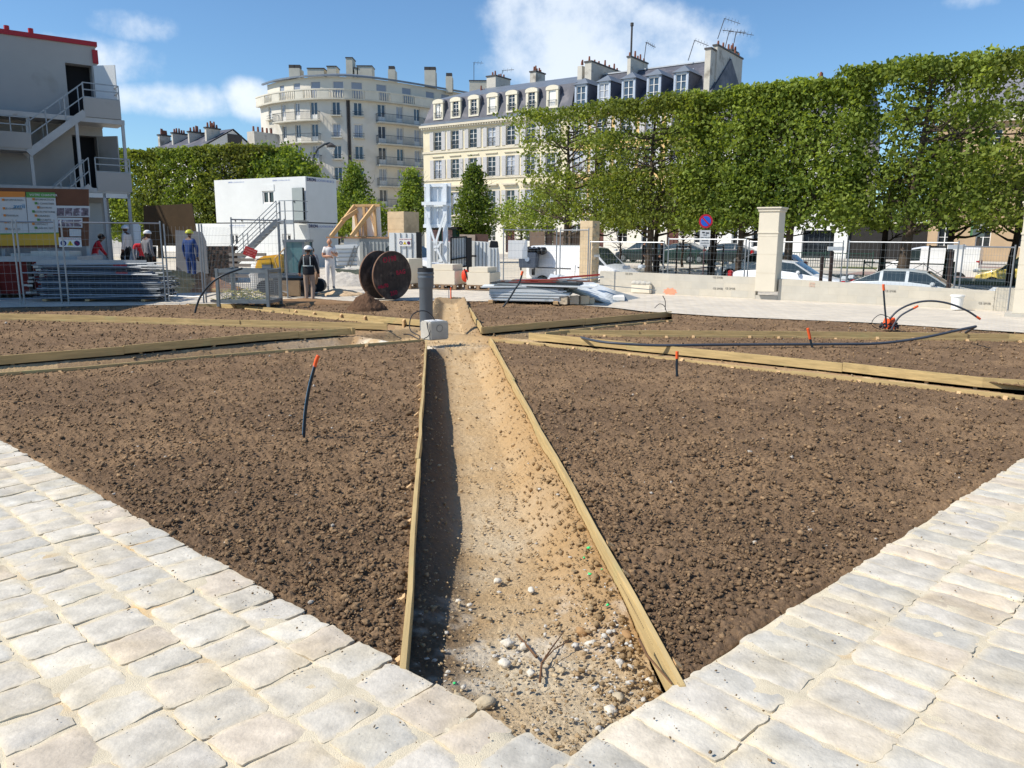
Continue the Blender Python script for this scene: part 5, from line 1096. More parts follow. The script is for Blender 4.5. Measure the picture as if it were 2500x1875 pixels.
mb=MB(); mb.bx(-.5,.6,-.45,.5,-.1,.05); mb.build('plinth',mConc,pr4)
# ================================================================ loose objects of the site
def obj_at(name,u,v,label,cat,z=0.,rz=0.,group=None): return empty(name,G(u,v,z),rz,label,cat,group)
ppx=lambda y:F_PX/y
# ---- cable reel
mReel=M('reel_wood',srgb(76,66,60),.85,0,.35,5,.4,30,spec=.2,stain=(srgb(104,90,80),3.2,.52)); mReelE=M('reel_rim',srgb(120,92,74),.8,0,.25,5,.3,30); mSprayR=M('spray_red',srgb(168,30,58),.7,0,.1,5,0); mCable=M('black_cable',srgb(34,36,42),.5,0,.15,6,0)
rp=G(958,731); Rr=.655; az=R(-43)  # axis direction (towards camera right)
reel=empty('cable_reel',(rp.x,rp.y+.05,0),az,'large dark wooden cable reel with red sprayed writing','cable reel')
def disc(x0,x1): mb=MB(); n=56; mb.prism([(Rr*math.cos(6.2832*i/n),Rr*math.sin(6.2832*i/n)+Rr) for i in range(n)],x0,x1,M=Matrix(((0,0,1),(1,0,0),(0,1,0)))); return mb
for x0 in (-.03,-.62):
    fl=disc(x0,x0+.06).build('flange',mReel,reel,bevel=.006)
    mb=MB(); mb.lathe([(Rr-.02,x0+.005),(Rr+.012,x0+.005),(Rr+.012,x0+.055),(Rr-.02,x0+.055)],(0,0,Rr),56,M=Matrix(((0,0,1),(1,0,0),(0,1,0)))); mb.build('rim',mReelE,fl)
mb=MB(); mb.lathe([(.30,-.56),(.30,-.03)],(0,0,Rr),32,M=Matrix(((0,0,1),(1,0,0),(0,1,0)))); mb.build('drum',mReel,reel)
mb=MB()
for k in range(13): x=-.53+k*.04; mb.tube([(x,math.cos(a)*.335,Rr+math.sin(a)*.335) for a in np.linspace(0,6.283,30)],.021,6,False)
mb.build('cable',mCable,reel)
mb=MB()
for a in range(6): mb.cyl((.03,math.cos(a*1.047)*.14,Rr+math.sin(a*1.047)*.14),.016,.012,8,axis=(1,0,0))
mb.cyl((.03,0,Rr),.04,.012,10,axis=(1,0,0)); mb.build('bolt',mBlk,reel)
for i in range(-5,6):
    h=math.sqrt(max(.01,Rr**2-(i*.115)**2)); mb=MB(); mb.bx(.0301,.0315,i*.115-.003,i*.115+.003,Rr-h+.02,Rr+h-.02); mb.build('plank_joint',mBlk,reel)
for t,y,z,s in (('O198',-.33,1.0,.24),('BAG',.12,.66,.20),('44x70',-.52,.30,.17),('250',-.1,.1,.2)): text(reel,t,(.034,y,z),s*.85,(R(90),R(-8),R(90)),mSprayR,bold=.004)
# ---- grey drain pipe standing on end
mPvc=M('pvc_grey',srgb(92,100,108),.45,0,.06,3,.03,spec=.5,stain=(srgb(130,134,138),4,.66)); mRub=M('rubber_dark',srgb(44,46,50),.6,0,.1,5,0)
pp=G(1041,786,-.02); s=ppx(pp.y); hp=(786-657)/s+.0; rd=17.5/s
pi=empty('drain_pipe',pp,0,'thick grey plastic drain pipe standing upright beside the concrete block','pipe'); hp*=1.0
mb=MB(); mb.lathe([(rd*.93,-.3),(rd*.93,hp-.42),(rd*.98,hp-.40),(rd*1.09,hp-.34),(rd*1.09,hp-.20),(rd*1.14,hp-.18),(rd*1.14,hp-.165),(rd*1.09,hp-.15),(rd*1.09,hp-.12),(rd*1.15,hp-.105),(rd*1.15,hp-.08),(rd*1.08,hp-.06),(rd*1.08,hp),(rd*.98,hp),(rd*.98,hp-.35),(rd*.86,hp-.4),(rd*.86,-.3)],n=40); mb.build('tube',mPvc,pi,smooth=True)
mb=MB(); mb.lathe([(rd*1.10,hp-.07),(rd*1.10,hp+.012),(rd*.96,hp+.012),(rd*.96,hp-.07)],n=40); mb.build('seal_ring',mRub,pi,smooth='auto')
# ---- concrete block with loop of cable
p=G(1061,821,-.07); s=ppx(p.y); o=empty('concrete_block',p,R(38),'light grey concrete junction block with black cable loop','concrete block'); hb_=.28
mb=MB(); mb.bx(-.20,.20,-.17,.17,-.05,hb_); mb.build('block',mConc,o,bevel=.02); mb=MB(); mb.bx(-.14,.14,-.12,.12,hb_+.001,hb_+.012); mb.build('lid',M('lid_pale',srgb(212,212,210),.8,0,.05,3,0),o)
mb=MB(); mb.lathe([(.07,0),(.07,.004),(.055,.004)],(.0,-.1705,.16),20,M=Matrix(((1,0,0),(0,0,-1),(0,1,0)))); mb.build('knockout_ring',M('concrete_dark',srgb(140,138,132),.9,0,.1,5,0),o)
cb_=empty('cable_loop',p,0,'black cable looping out of the concrete block down to the ground','cable')
def pxcurve(root,pts,r,mat,name,seg=6,n=8,radii=None):
    "pts: (u,v,y) control points"
    P=[RY(*q)-Vector(root.location) for q in pts]; f=[]
    for i in range(len(P)-1):
        p0=P[max(i-1,0)];p1=P[i];p2=P[i+1];p3=P[min(i+2,len(P)-1)]
        for k in range(seg): t=k/seg; f.append(.5*((2*p1)+(p2-p0)*t+(2*p0-5*p1+4*p2-p3)*t*t+(3*p1-p0-3*p2+p3)*t**3))
    f.append(P[-1]); mb=MB(); mb.tube(f,r,n); return mb.build(name,mat,root,smooth=True)
yb=p.y
pxcurve(cb_,[(1062,786,yb),(1055,771,yb),(1040,760,yb-.1),(1022,760,yb-.2),(1006,770,yb-.3),(1000,790,yb-.35),(1002,806,yb-.4),(1012,814,yb-.5),(1024,820,yb-.6),(1024,828,yb-.75),(1014,824,yb-.7),(1000,817,yb-.5),(985,816,yb-.5)],.010,mCable,'cable')
pxcurve(cb_,[(1042,787,yb-.2),(1044,800,yb-.25),(1048,815,yb-.3),(1044,822,yb-.5),(1036,826,yb-.6)],.008,mCable,'cable')
# ---- hoses with orange caps
mOr=M('orange_tape',srgb(236,96,44),.6,0,.08,8,.1,40); mHose=M('hose_black_blue',srgb(34,46,56),.45,0,.1,8,0); mHoseG=M('hose_grey',srgb(66,72,82),.5,0,.12,8,.1,60)
def hose(pts,r,label,cap=None,mat=None,name='hose',base=None):
    b=RY(*pts[0]); root=empty(name,b,0,label,'hose','cable hoses sticking out of the beds'); pxcurve(root,pts,r,mat or mHose,'tube')
    if cap: pxcurve(root,cap[:-1],cap[-1],mOr,'end_tape')
    return root
y0=G(742,1062).y
hr=hose([(742,1068,y0),(744,1030,y0),(748,990,y0),(757,940,y0),(770,890,y0)],.0125,'short curved black hose with orange taped end in the near left bed',[(768,895,y0),(772,880,y0),(777,868,y0),.016])
mb=MB(); 
pxcurve(hr,[(738,1062,y0-.013),(740,1030,y0-.013),(744,990,y0-.013),(753,940,y0-.013),(766,892,y0-.013)],.0022,M('hose_stripe',srgb(110,160,190),.5,0,0,1,0),'stripe')
y0=G(1653,917).y; hose([(1653,919,y0),(1652,895,y0),(1653,872,y0)],.016,'short upright black pipe with orange tip in the near right bed',[(1653,876,y0),(1653,866,y0),(1653,858,y0),.020],name='pipe_stub')
y0=G(1983,847).y; hose([(1983,848,y0),(1980,836,y0),(1977,824,y0)],.018,'upright stub with long orange sleeve beside the long lying hose',[(1978,828,y0),(1975,814,y0),(1972,801,y0),.024],name='pipe_stub')
y0=G(476,761).y; hose([(476,765,y0),(481,745,y0),(492,720,y0),(515,692,y0),(545,672,y0),(592,655,y0+.2)],.024,'long black hose arching up out of the back left bed',name='hose')
y0=G(1228,748).y; hose([(1228,750,y0),(1243,730,y0),(1258,705,y0),(1268,690,y0),(1275,668,y0)],.022,'black hose leaning out of the back bed in front of the metal sheets',[(1273,672,y0),(1276,662,y0),.03])
for u,l in ((1096,'thin grey marker rod left of the orange one'),(1101,'thin orange marker rod in the path beyond the grey pipe')):
    p=G(u,736); r_=empty('marker_rod',p,0,l,'rod'); mb=MB(); mb.tube([(0,0,-.05),(0,0,.36 if u<1100 else .38)],.012 if u<1100 else .02,6); mb.build('rod',mSteel if u<1100 else mOr,r_)
# pit with hoses on the right
y0=G(2170,806).y; vp=empty('valve_pit',G(2170,804),0,'orange and dark valve fittings in the bed at the foot of the upright hose','valve')
mb=MB(); rr_=random.Random(2)
for k in range(9): a=k*.7; mb.tube([(math.cos(a)*.12,math.sin(a)*.1,.02),(math.cos(a)*.06,math.sin(a)*.05,.17+.05*rr_.random())],.035,8)
mb.build('fitting',mOr,vp,smooth='auto'); mb=MB()
for k in range(8): a=k*.8+.3; mb.tube([(math.cos(a)*.17,math.sin(a)*.12,0.02),(math.cos(a+1)*.14,math.sin(a+1)*.1,.12),(math.cos(a+2)*.18,math.sin(a+2)*.1,.05)],.018,6)
mb.build('coupling',mRub,vp)
hose([(2165,800,y0),(2162,770,y0),(2159,735,y0),(2157,705,y0)],.018,'upright black hose with orange tip above the valve fittings',[(2158,709,y0),(2157,701,y0),(2157,694,y0),.024])
hose([(2172,779,y0),(2190,760,y0),(2215,746,y0),(2245,737,y0),(2280,735,y0),(2320,742,y0),(2360,758,y0),(2388,776,y0)],.019,'long grey hose arching from the valve fittings towards the right',[(2384,773,y0),(2393,779,y0),.023],mat=mHoseG)
hose([(2176,806,y0-.2),(2184,790,y0-.2),(2200,770,y0-.2),(2232,752,y0-.2)],.018,'shorter grey hose with orange tip beneath the arching one',[(2230,753,y0-.2),(2241,747,y0-.2),.022],mat=mHoseG)
hose([(2172,775,y0),(2150,768,y0),(2132,780,y0),(2130,795,y0),(2150,805,y0)],.007,'thin wire loop left of the valve fittings',mat=mCable)
def gy(u,v): return G(u,v).y
hose([(1418,824,gy(1418,824)),(1480,836,gy(1480,838)-.1),(1600,843,gy(1600,845)),(1720,842,gy(1720,845)),(1850,841,gy(1850,844)),(2050,840,gy(2050,844)),(2150,838,gy(2150,844)),(2250,825,gy(2250,845)),(2330,808,gy(2330,845)),(2382,797,gy(2382,845))],.022,'long black hose lying along the right hand bed and rising at its end',mat=mHoseG)
hose([(2382,797,gy(2382,845)),(2375,801,gy(2375,842)),(2358,812,gy(2358,835))],.022,'short hanging end of the long lying hose',mat=mHoseG)
hose([(1545,758,gy(1628,764)-.0),(1598,752,gy(1628,764)),(1610,742,gy(1628,764)),(1622,747,gy(1628,764)),(1627,762,gy(1628,764))][1:],.008,'small bent wire at the end of the dark edging board',mat=mCable)
hose([(1624,756,gy(1628,764)),(1624,735,gy(1628,764)),(1618,722,gy(1628,764))],.009,'thin upright wire beside the end of the dark edging board',mat=mCable)
# twigs and stones in the near path
mTwig=M('twig',srgb(112,82,56),.9,0,.2,8,0); mCh=M('chalk_stone',srgb(214,206,190),.95,0,.16,30,.6,60)
for pts,l in (([(1318,1665),(1322,1620),(1345,1585),(1378,1540)],'long forked dry twig lying in the near path'),([(1310,1605),(1290,1580),(1262,1548)],'short reddish twig left of the forked one'),([(1560,1560),(1580,1600),(1640,1670)],'thin dry root beside the right hand board')):
    t=empty('twig',G(*pts[0],-.1),0,l,'twig'); P=[G(u,v,float(ground_h(np.array([G(u,v,-.12).x]),np.array([G(u,v,-.12).y]),False)[0])+.02)-Vector(t.location) for u,v in pts]; mb=MB(); mb.tube(P,.004,5,True,[.006,.0055,.004,.002][:len(P)]); 
    if len(pts)==4: mb.tube([P[1],P[1].lerp(P[2],.6)+Vector((.03,.01,.02)),P[1].lerp(P[2],1.)+Vector((.08,.02,.03))],.003,5)
    mb.build('stem',mTwig,t)
for i,(u,v,sz_,l) in enumerate(((1240,1572,.036,'largest white chalk lump in the near path'),(1280,1580,.028,'white chalk lump right beside the largest one'),(1232,1622,.034,'broad flat white lump below the largest one'),(1442,1573,.030,'white lump near the right hand board'),(1215,1420,.030,'flaky white lump far up the near path'),(1297,1442,.027,'white lump right of the flaky one'),(1118,1468,.017,'white pebble at the shadow edge'),(1146,1478,.02,'white pebble just right of the shadow edge'),(1295,1645,.025,'tall white lump left of the twig'),(1112,1705,.034,'round brown stone near the paving corner'),(1185,1720,.05,'flat pale stone near the paving corner'),(1490,1740,.035,'greenish white stone near the right paving edge'),(1510,1705,.03,'flat brown pebble near the end of the right hand board'),(1585,1665,.026,'white angular stone at the end of the right hand board'),(1530,1553,.035,'round ochre clod beside the right hand board'),(1420,1545,.036,'fuzzy ochre clod in the near path'))):
    g0=G(u,v,-.12); z=float(ground_h(np.array([g0.x]),np.array([g0.y]),False)[0]); g0=G(u,v,z); V_,F_=IV2,IF2; r=np.random.default_rng(900+i); sz_*=.85; d=1+.6*(r.random(len(V_))-.5); Vv=V_*d[:,None]*np.array([1.1,.85,.65])*sz_; 
    o=bpy.data.objects.new('stone',None); bpy.data.objects.remove(o); c_=mCh if ('white' in l) else M('ochre_stone',srgb(170,134,92),.95,0,.2,14,.6,60) if 'ochre' in l else M('pale_stone',srgb(186,172,146),.9,0,.15,14,.5,60)
    ob=np_mesh('stone',Vv,F_,c_,smooth=False); ob.location=(g0.x,g0.y,z+sz_*.15); ob.rotation_euler=(0,0,i); tag(ob,l,'stone','stones lying in the near path')
mGrn=M('green_fleck',srgb(60,214,120),.6,0,0,1,0); r=np.random.default_rng(31); fx=[(1436,1376),(1425,1392),(1440,1432),(1513,1450),(1482,1512),(1110,1678),(1468,1432)]
px_=np.array([G(u,v,-.14)[0] for u,v in fx]);py_=np.array([G(u,v,-.14)[1] for u,v in fx]); o=lumps('green_flecks',px_,py_,ground_h(px_,py_,False)+.03,np.array([.012,.009,.01,.018,.01,.008,.006]),np.ones((7,3)),mGrn,3,.5); tag(o,'bright green paint flecks on the ochre earth of the near path','paint flecks',kind='stuff')
# ---- soil mound by the reel, sand heaps
def heap(u,v,w,d,h,label,mat_col,seed,rz=0.,name='soil_heap',k=1.):
    p=G(u,v); root=empty(name,p,rz,label,'heap'); n=60; gx=np.linspace(-1,1,n); A_,B_=np.meshgrid(gx,gx,indexing='ij'); rr=np.hypot(A_,B_); Hh=np.clip(1-rr,0,1)**.85*h*(1+.35*fbm(A_*2+seed,B_*2,1.,3,seed))+.05*h*fbm(A_*9,B_*9,1,3,seed+2)*(rr<1)+.10*h*(rr<.95)*clod(A_*w,B_*d,9,seed+3)/.06*k*.5
    Hh=np.where(rr>=1,-.05,Hh); V=np.stack([A_*w/2,B_*d/2,Hh],-1).reshape(-1,3); ii=np.arange(n*n).reshape(n,n); q=np.stack([ii[:-1,:-1],ii[1:,:-1],ii[1:,1:],ii[:-1,1:]],-1).reshape(-1,4)
    c=np.array(mat_col)*(.8+.4*vnoise(A_*8+seed,B_*8,seed)).reshape(-1,1); np_mesh('mound',V,q,soilmat('heap_earth','col',.2,90),root,smooth=True,attr={'col':c}); return root
heap(896,752,.95,1.0,.36,'dark brown earth mound in front of the cable reel',srgb(96,74,58),3)
heap(418,706,3.4,3.2,.72,'broad ochre sand heap behind the mesh fence',srgb(196,160,112),5,name='sand_heap')
heap(492,707,2.6,2.2,.45,'reddish earth heap right of the sand heap',srgb(168,122,88),7,name='soil_heap')
heap(828,718,1.5,1.3,.16,'low pale sand heap between worker and reel',srgb(206,180,146),9,name='sand_heap')
heap(850,692,3.6,3.,.55,'grey rubble heap behind the wheelbarrow',srgb(190,184,174),11,name='rubble_heap')
heap(745,738,3.0,1.0,.10,'thin smear of earth behind the back left bed',srgb(140,112,84),13)
# ---- stack of scaffold frames behind the left fence
st=empty('scaffold_stack',G(210,735),0,'stack of galvanised scaffold frames and tubes behind the mesh fence','scaffold stack'); st.rotation_euler=(0,0,R(2)); s=ppx(st.location.y); mT=[mSteel,M('steel_dark',srgb(86,92,98),.5,.5,.2,5,0),M('steel_bright',srgb(168,172,174),.4,.6,.1,5,0)]
rr_=random.Random(8); Wd=(400-62)/s; x0=-(210-62)/s; x1=x0+Wd
for k in range(11):
    z=.06+k*.052; sh=rr_.uniform(-.05,.08)
    mb=MB()
    for yy in np.linspace(0,1.15,5): mb.tube([(x0+.35+sh+rr_.uniform(-.12,.12),yy,z),(x1-.1+sh+rr_.uniform(-.1,.1),yy,z+rr_.uniform(-.01,.01))],.019,6)
    for xx in np.linspace(x0+.5,x1-.2,6): mb.tube([(xx+sh,0,z+.0),(xx+sh,1.15,z)],.02,6)
    mb.build('scaffold_frame',mT[k%3 if k%3 else 1],st)
for k in range(44):
    z=.62+rr_.random()*.34; a=x0+rr_.uniform(0,.9); b=x1-rr_.uniform(.1,1.4); y=rr_.uniform(0,1.1); mb=MB(); mb.tube([(a,y,z),(b,y+rr_.uniform(-.1,.1),z+rr_.uniform(-.08,.05))],.017,6); mb.build('scaffold_tube',mT[rr_.choice([0,1,2,0])],st)
mb=MB(); 
for k in range(34): y=rr_.uniform(0,1.1);z=rr_.uniform(.1,.98); mb.box((x0+.1+rr_.uniform(-.1,.3),y,z),(.12,.05,.05),rz=rr_.random())
mb.build('coupler',mT[2],st)
mb=MB(); mb.bx(x0+.3,x1-.5,.2,.24,.93,1.06); mb.build('toe_board',mSteelP,st); mb=MB(); mb.bx(x1-1.35,x1-1.0,.19,.2,.90,.97); mb.bx(x1-1.2,x1-.9,-.03,-.02,.70,.76); mb.build('red_band',mRed,st)
mb=MB(); [mb.bx(x,x+.1,-.05,1.2,0,.05) for x in (x0+.5,0,x1-.6)]; mb.build('bearer',mStk,st)
# brown boards above the stack
bb=empty('plank_stack',RY(300,650,24),0,'brown formwork boards lying beyond the scaffold stack','boards'); mb=MB(); mb.bx(-.75,.75,-.3,.3,-.65,.06); mb.build('crate',M('board_brown',srgb(150,116,84),.8,0,.2,3,.2),bb); mb=MB(); mb.bx(-.78,.78,-.32,.32,.063,.09); mb.build('board',mPl,bb)
# ---- red skip with grey rim
sk=empty('skip',RY(60,690,21.8),R(10),'dark red metal skip with pale rim at the left edge','skip'); sk.location.z=0; s=ppx(21.8); mb=MB(); L2=3.4; mb.add([(-2,-.3,.1),(1.25,-.3,.1),(1.5,-.45,.98),(-2.3,-.45,.98),(-2,1.3,.1),(1.25,1.3,.1),(1.5,1.45,.98),(-2.3,1.45,.98)],[(0,1,2,3),(4,7,6,5),(1,5,6,2),(0,3,7,4),(0,4,5,1)]); mb.build('hull',M('skip_red',srgb(120,34,28),.7,0,.2,2,.2,20,stain=(srgb(90,50,40),1.5,.58)),sk)
mb=MB(); mb.bx(-2.4,1.6,-.53,-.44,.98,1.12); mb.bx(-2.4,1.6,1.44,1.53,.98,1.12); mb.bx(1.5,1.6,-.44,1.44,.98,1.12); mb.build('rim',mSteelP,sk)
mb=MB(); [mb.bx(x,x+.1,-.50,-.40,.12,.97) for x in (-1.5,-.6,.3,1.1)]; mb.build('rib',mReel,sk)
mb=MB(); mb.bx(.2,1.2,.1,1.0,1.0,1.25); mb.bx(-.4,.5,.3,.9,1.0,1.18); mb.build('waste',M('waste_pale',srgb(214,210,200),.9,0,.1,3,.2),sk)
# ---- notice board with posters
o=RY(180,600,22.8); o.z=0; V1=Fr(o,R(16)); nb_=V1.root('notice_board','brown board with orange and green headed posters and small photo sheets','notice board')
mb=MB(); V1.poly(mb,[(-60,457),(216,462),(216,600),(150,606),(-60,606)],.03,.09); mb.build('backing_board',M('board_russet',srgb(110,70,48),.7,0,.15,1.5,.1),nb_)
mGreyPost=mSteelP
def sheet_px(pts,mat,y=.0,name='poster',par=nb_): mb=MB(); V1.poly(mb,pts,y,y+.012); return mb.build(name,mat,par)
mPap=M('poster_paper',srgb(206,206,204),.7,0,.04,2,0); mHO=M('poster_orange',srgb(222,138,62),.7,0,.05,2,0); mHG=M('poster_green',srgb(96,150,76),.7,0,.05,2,0); mYe=M('poster_yellow',srgb(214,168,60),.7,0,.05,2,0); mTx=M('poster_text',srgb(120,118,112),.8,0,0,1,0); mTB=M('poster_blue',srgb(40,130,176),.7,0,0,1,0)
ps=sheet_px([(-60,470),(61,470),(70,572),(-60,574)],mPap); sheet_px([(-60,466),(61,468),(61,481),(-60,481)],mHO,-.01,'poster_header',ps); sheet_px([(-60,574),(144,570),(145,598),(-60,601)],mYe,-.005)
ps2=sheet_px([(63,469),(134,470),(143,570),(71,572)],mPap,-.004); sheet_px([(63,469),(134,470),(135,483),(64,482)],mHG,-.014,'poster_header',ps2); sheet_px([(-60,571),(143,567.5),(143,570),(-60,574)],mHG,-.016,'green_strip',ps2)
rr_=random.Random(4)
def ptext(t,u,v,size,mat,par=nb_,y=-.02): p=V1.P(u,v,y); text(par,t,(p.x,y,p.z),size,FRONT,mat)
lines=['INFORMATION','LE CHANTIER','TRAVAUX','ACCES PIETONS','HORAIRES','SECURITE','CONTACT','PLAN DU SITE','MERCI']
for i in range(8): ptext(lines[i],82+(i%3)*6,489+i*10,.075,mTx,ps2); ptext('\u25a0',78+(i%3)*6,489+i*10,.09,mHG if i%2 else mHO,ps2)
for i,v in enumerate((490,511,528,545,561)): ptext(lines[i],10+i*2,v,.07,mTx,ps); ptext('\u25a0',4+i*2,v,.08,mHO,ps)
ptext('avril',33,508,.17,mTB,ps); ptext('VOTRE CHANTIER',72,478,.085,mWin,ps2,-.03)
mPh=M('photo_print',srgb(110,96,104),.5,0,.9,9,0,stain=(srgb(190,180,190),7,.5)); 
for (u0,v0,u1,v1,n) in ((137,502,219,530,4),(140,531,201,556,3)):
    q=sheet_px([(u0,v0),(u1,v0+1),(u1,v1),(u0+1,v1-1)],mPap,-.004,'photo_sheet')
    for i in range(n): a=u0+2+(u1-u0-3)*i/n; b=a+(u1-u0-3)/n-2; sheet_px([(a,v0+6),(b,v0+6),(b,v1-3),(a,v1-3)],mPh,-.012,'photo',q)
sheet_px([(169,559),(198,560),(198,577),(170,577)],mPap,-.004,'notice_sheet')
def signs3(fr,par,u0,u1,v0,v1,y):
    a=fr.P(u0,v1,y);b=fr.P(u1,v0,y); mb=MB(); mb.bx(a.x,b.x,y-.01,y,a.z,b.z); q=mb.build('safety_sign',M('sign_white',srgb(236,234,230),.6,0,.02,2,0),par); w=b.x-a.x;h=b.z-a.z; cx=[a.x+w*f for f in (.2,.5,.8)]; cz__=a.z+h*.4; r_=min(w*.13,h*.3)
    mS=M('sign_blue',srgb(44,48,110),.6,0,0,1,0); mP=M('sign_purple',srgb(66,40,96),.6,0,0,1,0); mY=M('sign_yellow',srgb(238,208,40),.6,0,0,1,0)
    D_=Matrix(((1,0,0),(0,0,-1),(0,1,0)))
    for i,m in ((0,mS),(2,mP)):
        mb=MB(); mb.prism([(cx[i]+r_*math.cos(t*.3142),cz__+r_*math.sin(t*.3142)) for t in range(20)],.0,.004,M=D_); o_=mb.build('symbol',m,q); o_.location=(0,y-.011,0)
        mb=MB()
        if i==0: mb.prism([(cx[i]+r_*.5*math.cos(t*.3142)*1.1,cz__-r_*.15+r_*.5*math.sin(t*.3142)) for t in range(11)],.006,.008,M=D_); mb.bar((cx[i]-r_*.45,-.007,cz__-r_*.45),(cx[i]+r_*.45,-.007,cz__-r_*.45),.004,r_*.3)
        else: mb.bar((cx[i]-r_*.6,-.008,cz__+r_*.6),(cx[i]+r_*.6,-.008,cz__-r_*.6),.003,r_*.18)
        o_=mb.build('pictogram',mWin if i==0 else mPl,q); o_.location=(0,y-.011,0)
    mb=MB(); mb.prism([(cx[1]-r_*1.1,cz__-r_*.85),(cx[1]+r_*1.1,cz__-r_*.85),(cx[1],cz__+r_)],0,.004,M=D_); o_=mb.build('symbol',mY,q); o_.location=(0,y-.011,0)
    text(q,'!',(cx[1]-r_*.18,y-.017,cz__-r_*.7),r_*1.7,FRONT,mBlk,bold=.003); text(q,'CHANTIER INTERDIT AU PUBLIC',(a.x+w*.06,y-.013,a.z+h*.80),w*.068,FRONT,mPl)
signs3(V1,nb_,145,198,580,603,-.004)
mb=MB(); [mb.bx(V1.X(u,.1,600)-.04,V1.X(u,.1,600)+.04,.10,.16,0,V1.Z(100,470,.1)) for u in (6,108,214)]; mb.build('post',mSteelP,nb_)
# brown and grey boards leaning behind the workers
bd=empty('plywood_board',RY(415,600,29),R(-6),'large dark brown formwork panel behind the workers','panel'); bd.location.z=0; P1=Fr(bd.location,R(-6)); mb=MB(); P1.poly(mb,[(350,503),(468,497),(478,565),(476,600),(352,600)],0,.06); mb.build('panel',M('panel_brown',srgb(84,66,44),.8,0,.2,1.5,.2),bd); mb=MB(); P1.poly(mb,[(352,601),(380,601),(380,662),(352,662)],0,.06); P1.poly(mb,[(440,601),(450,601),(450,662),(440,662)],0,.06); mb.build('prop',mBlk,bd)
bd=empty('steel_sheet',RY(460,600,27.5),R(-6),'tall grey formwork sheet leaning behind the man in blue','panel'); bd.location.z=0; P1=Fr(bd.location,R(-6)); mb=MB(); P1.poly(mb,[(428,562),(492,566),(502,590),(508,668),(430,668)],0,.05); mb.build('panel',M('panel_grey',srgb(120,124,130),.7,0,.1,1.5,.1),bd)
bd=empty('white_van_front',RY(305,600,33),0,'white sheet wrapped load behind the leaning man','load'); bd.location.z=0; P1=Fr(bd.location,0); mb=MB(); P1.poly(mb,[(298,548),(322,546),(326,640),(294,640)],0,.8); mb.build('wrapped_load',M('load_white',srgb(214,220,226),.6,0,.05,2,.1),bd,bevel=.05); bd.name='wrapped_load'
# ---- pallets
def pallet(p,rz,label,up=False,mat=None,group='wooden pallets',sz=(1.2,.8)):
    root=empty('pallet',p,rz,label,'pallet',group); mt=mat or M('pallet_wood',srgb(150,124,98),.85,0,.2,4,.2)
    W_,D_=sz; mb=MB(); [mb.bx(-W_/2,W_/2,y-.05,y+.05,.122,.144) for y in np.linspace(-D_/2+.05,D_/2-.05,5)]; mb.build('deck',mt,root)
    mb=MB(); [mb.bx(x-.05,x+.05,y-.05,y+.05,.022,.122) for x in (-W_/2+.06,0,W_/2-.06) for y in (-D_/2+.05,0,D_/2-.05)]; mb.build('blocks',mt,root)
    mb=MB(); [mb.bx(-W_/2,W_/2,y-.05,y+.05,0,.022) for y in (-D_/2+.05,0,D_/2-.05)]; mb.build('runner',mt,root); return root
mPD=M('pallet_dark',srgb(92,70,56),.9,0,.25,4,.2)
pos=['lowest','second lowest','third','fourth','fifth','sixth','seventh','eighth','topmost']
for c_,(u,nm) in enumerate(((527,'left'),(553,'right'))):
    q=RY(u,650,30); 
    for k in range(9 if c_ else 9): pallet((q.x+random.uniform(-.04,.04),q.y+random.uniform(-.1,.1),.0+k*.146),R(4+random.uniform(-4,4)),f'dark pallet, {pos[k]} in the {nm} hand brown stack behind the fence',mat=mPD,sz=(.62,.8))
lw=pallet(RY(607,640,26),0,'pale wooden pallet leaning upright beside the red notice plate',mat=M('pallet_grey',srgb(150,140,128),.85,0,.15,4,.1)); lw.rotation_euler=(R(88),0,0); lw.location.z=.75
# ---- wire cage with roots, big bag
cg=empty('wire_cage',G(612,745),R(-3),'grey steel wire cage holding a bundle of pale roots','wire cage'); s=ppx(cg.location.y); w2=.62;d2=.45;h2=.86; mCg=M('cage_steel',srgb(128,134,136),.5,.4,.15,5,0)
mb=MB(); 
for x in (-w2,w2):
    for y in (-d2,d2): mb.bx(x-.035,x+.035,y-.035,y+.035,0,h2+.06)
mb.build('corner_post',mCg,cg); mb=MB()
for z in (.12,h2):
    for y in (-d2,d2): mb.bx(-w2,w2,y-.025,y+.025,z-.04,z+.04)
    for x in (-w2,w2): mb.bx(x-.024,x+.024,-d2,d2,z-.039,z+.039)
mb.build('rail',mCg,cg); mb=MB()
for y in (-d2,d2):
    for i in range(1,24): x=-w2+i*2*w2/24; mb.bar((x,y,.12),(x,y,h2),.005,.005)
    for i in range(1,14): z=.12+i*(h2-.12)/14; mb.bar((-w2,y,z),(w2,y,z),.005,.005)
for x in (-w2,w2):
    for i in range(1,14): z=.12+i*(h2-.12)/14; mb.bar((x,-d2,z),(x,d2,z),.005,.005)
    for i in range(1,16): y=-d2+i*2*d2/16; mb.bar((x,y,.12),(x,y,h2),.005,.005)
mb.build('wire_mesh',mWire,cg); mb=MB(); mb.bx(-w2,w2,-d2,d2,.10,.13); mb.build('floor_plate',mCg,cg)
rt=empty('root_bundle',cg.location+Vector((-.25,0,.13)),0,'tangled pale yellow roots inside the wire cage','roots'); mb=MB(); rr_=random.Random(6)
for k in range(46):
    a=rr_.uniform(0,6.28); x,y,z=rr_.uniform(-.25,.3),rr_.uniform(-.3,.25),rr_.uniform(.02,.22); P=[Vector((x,y,z))]
    for j in range(5): a+=rr_.uniform(-.6,.9); P.append(P[-1]+Vector((math.cos(a)*.09,math.sin(a)*.07,rr_.uniform(-.05,.06)))); P[-1].z=max(.01,P[-1].z)
    mb.tube(P,.008,5)
mb.build('root_tangle',M('root_pale',srgb(206,196,132),.8,0,.2,6,0),rt)
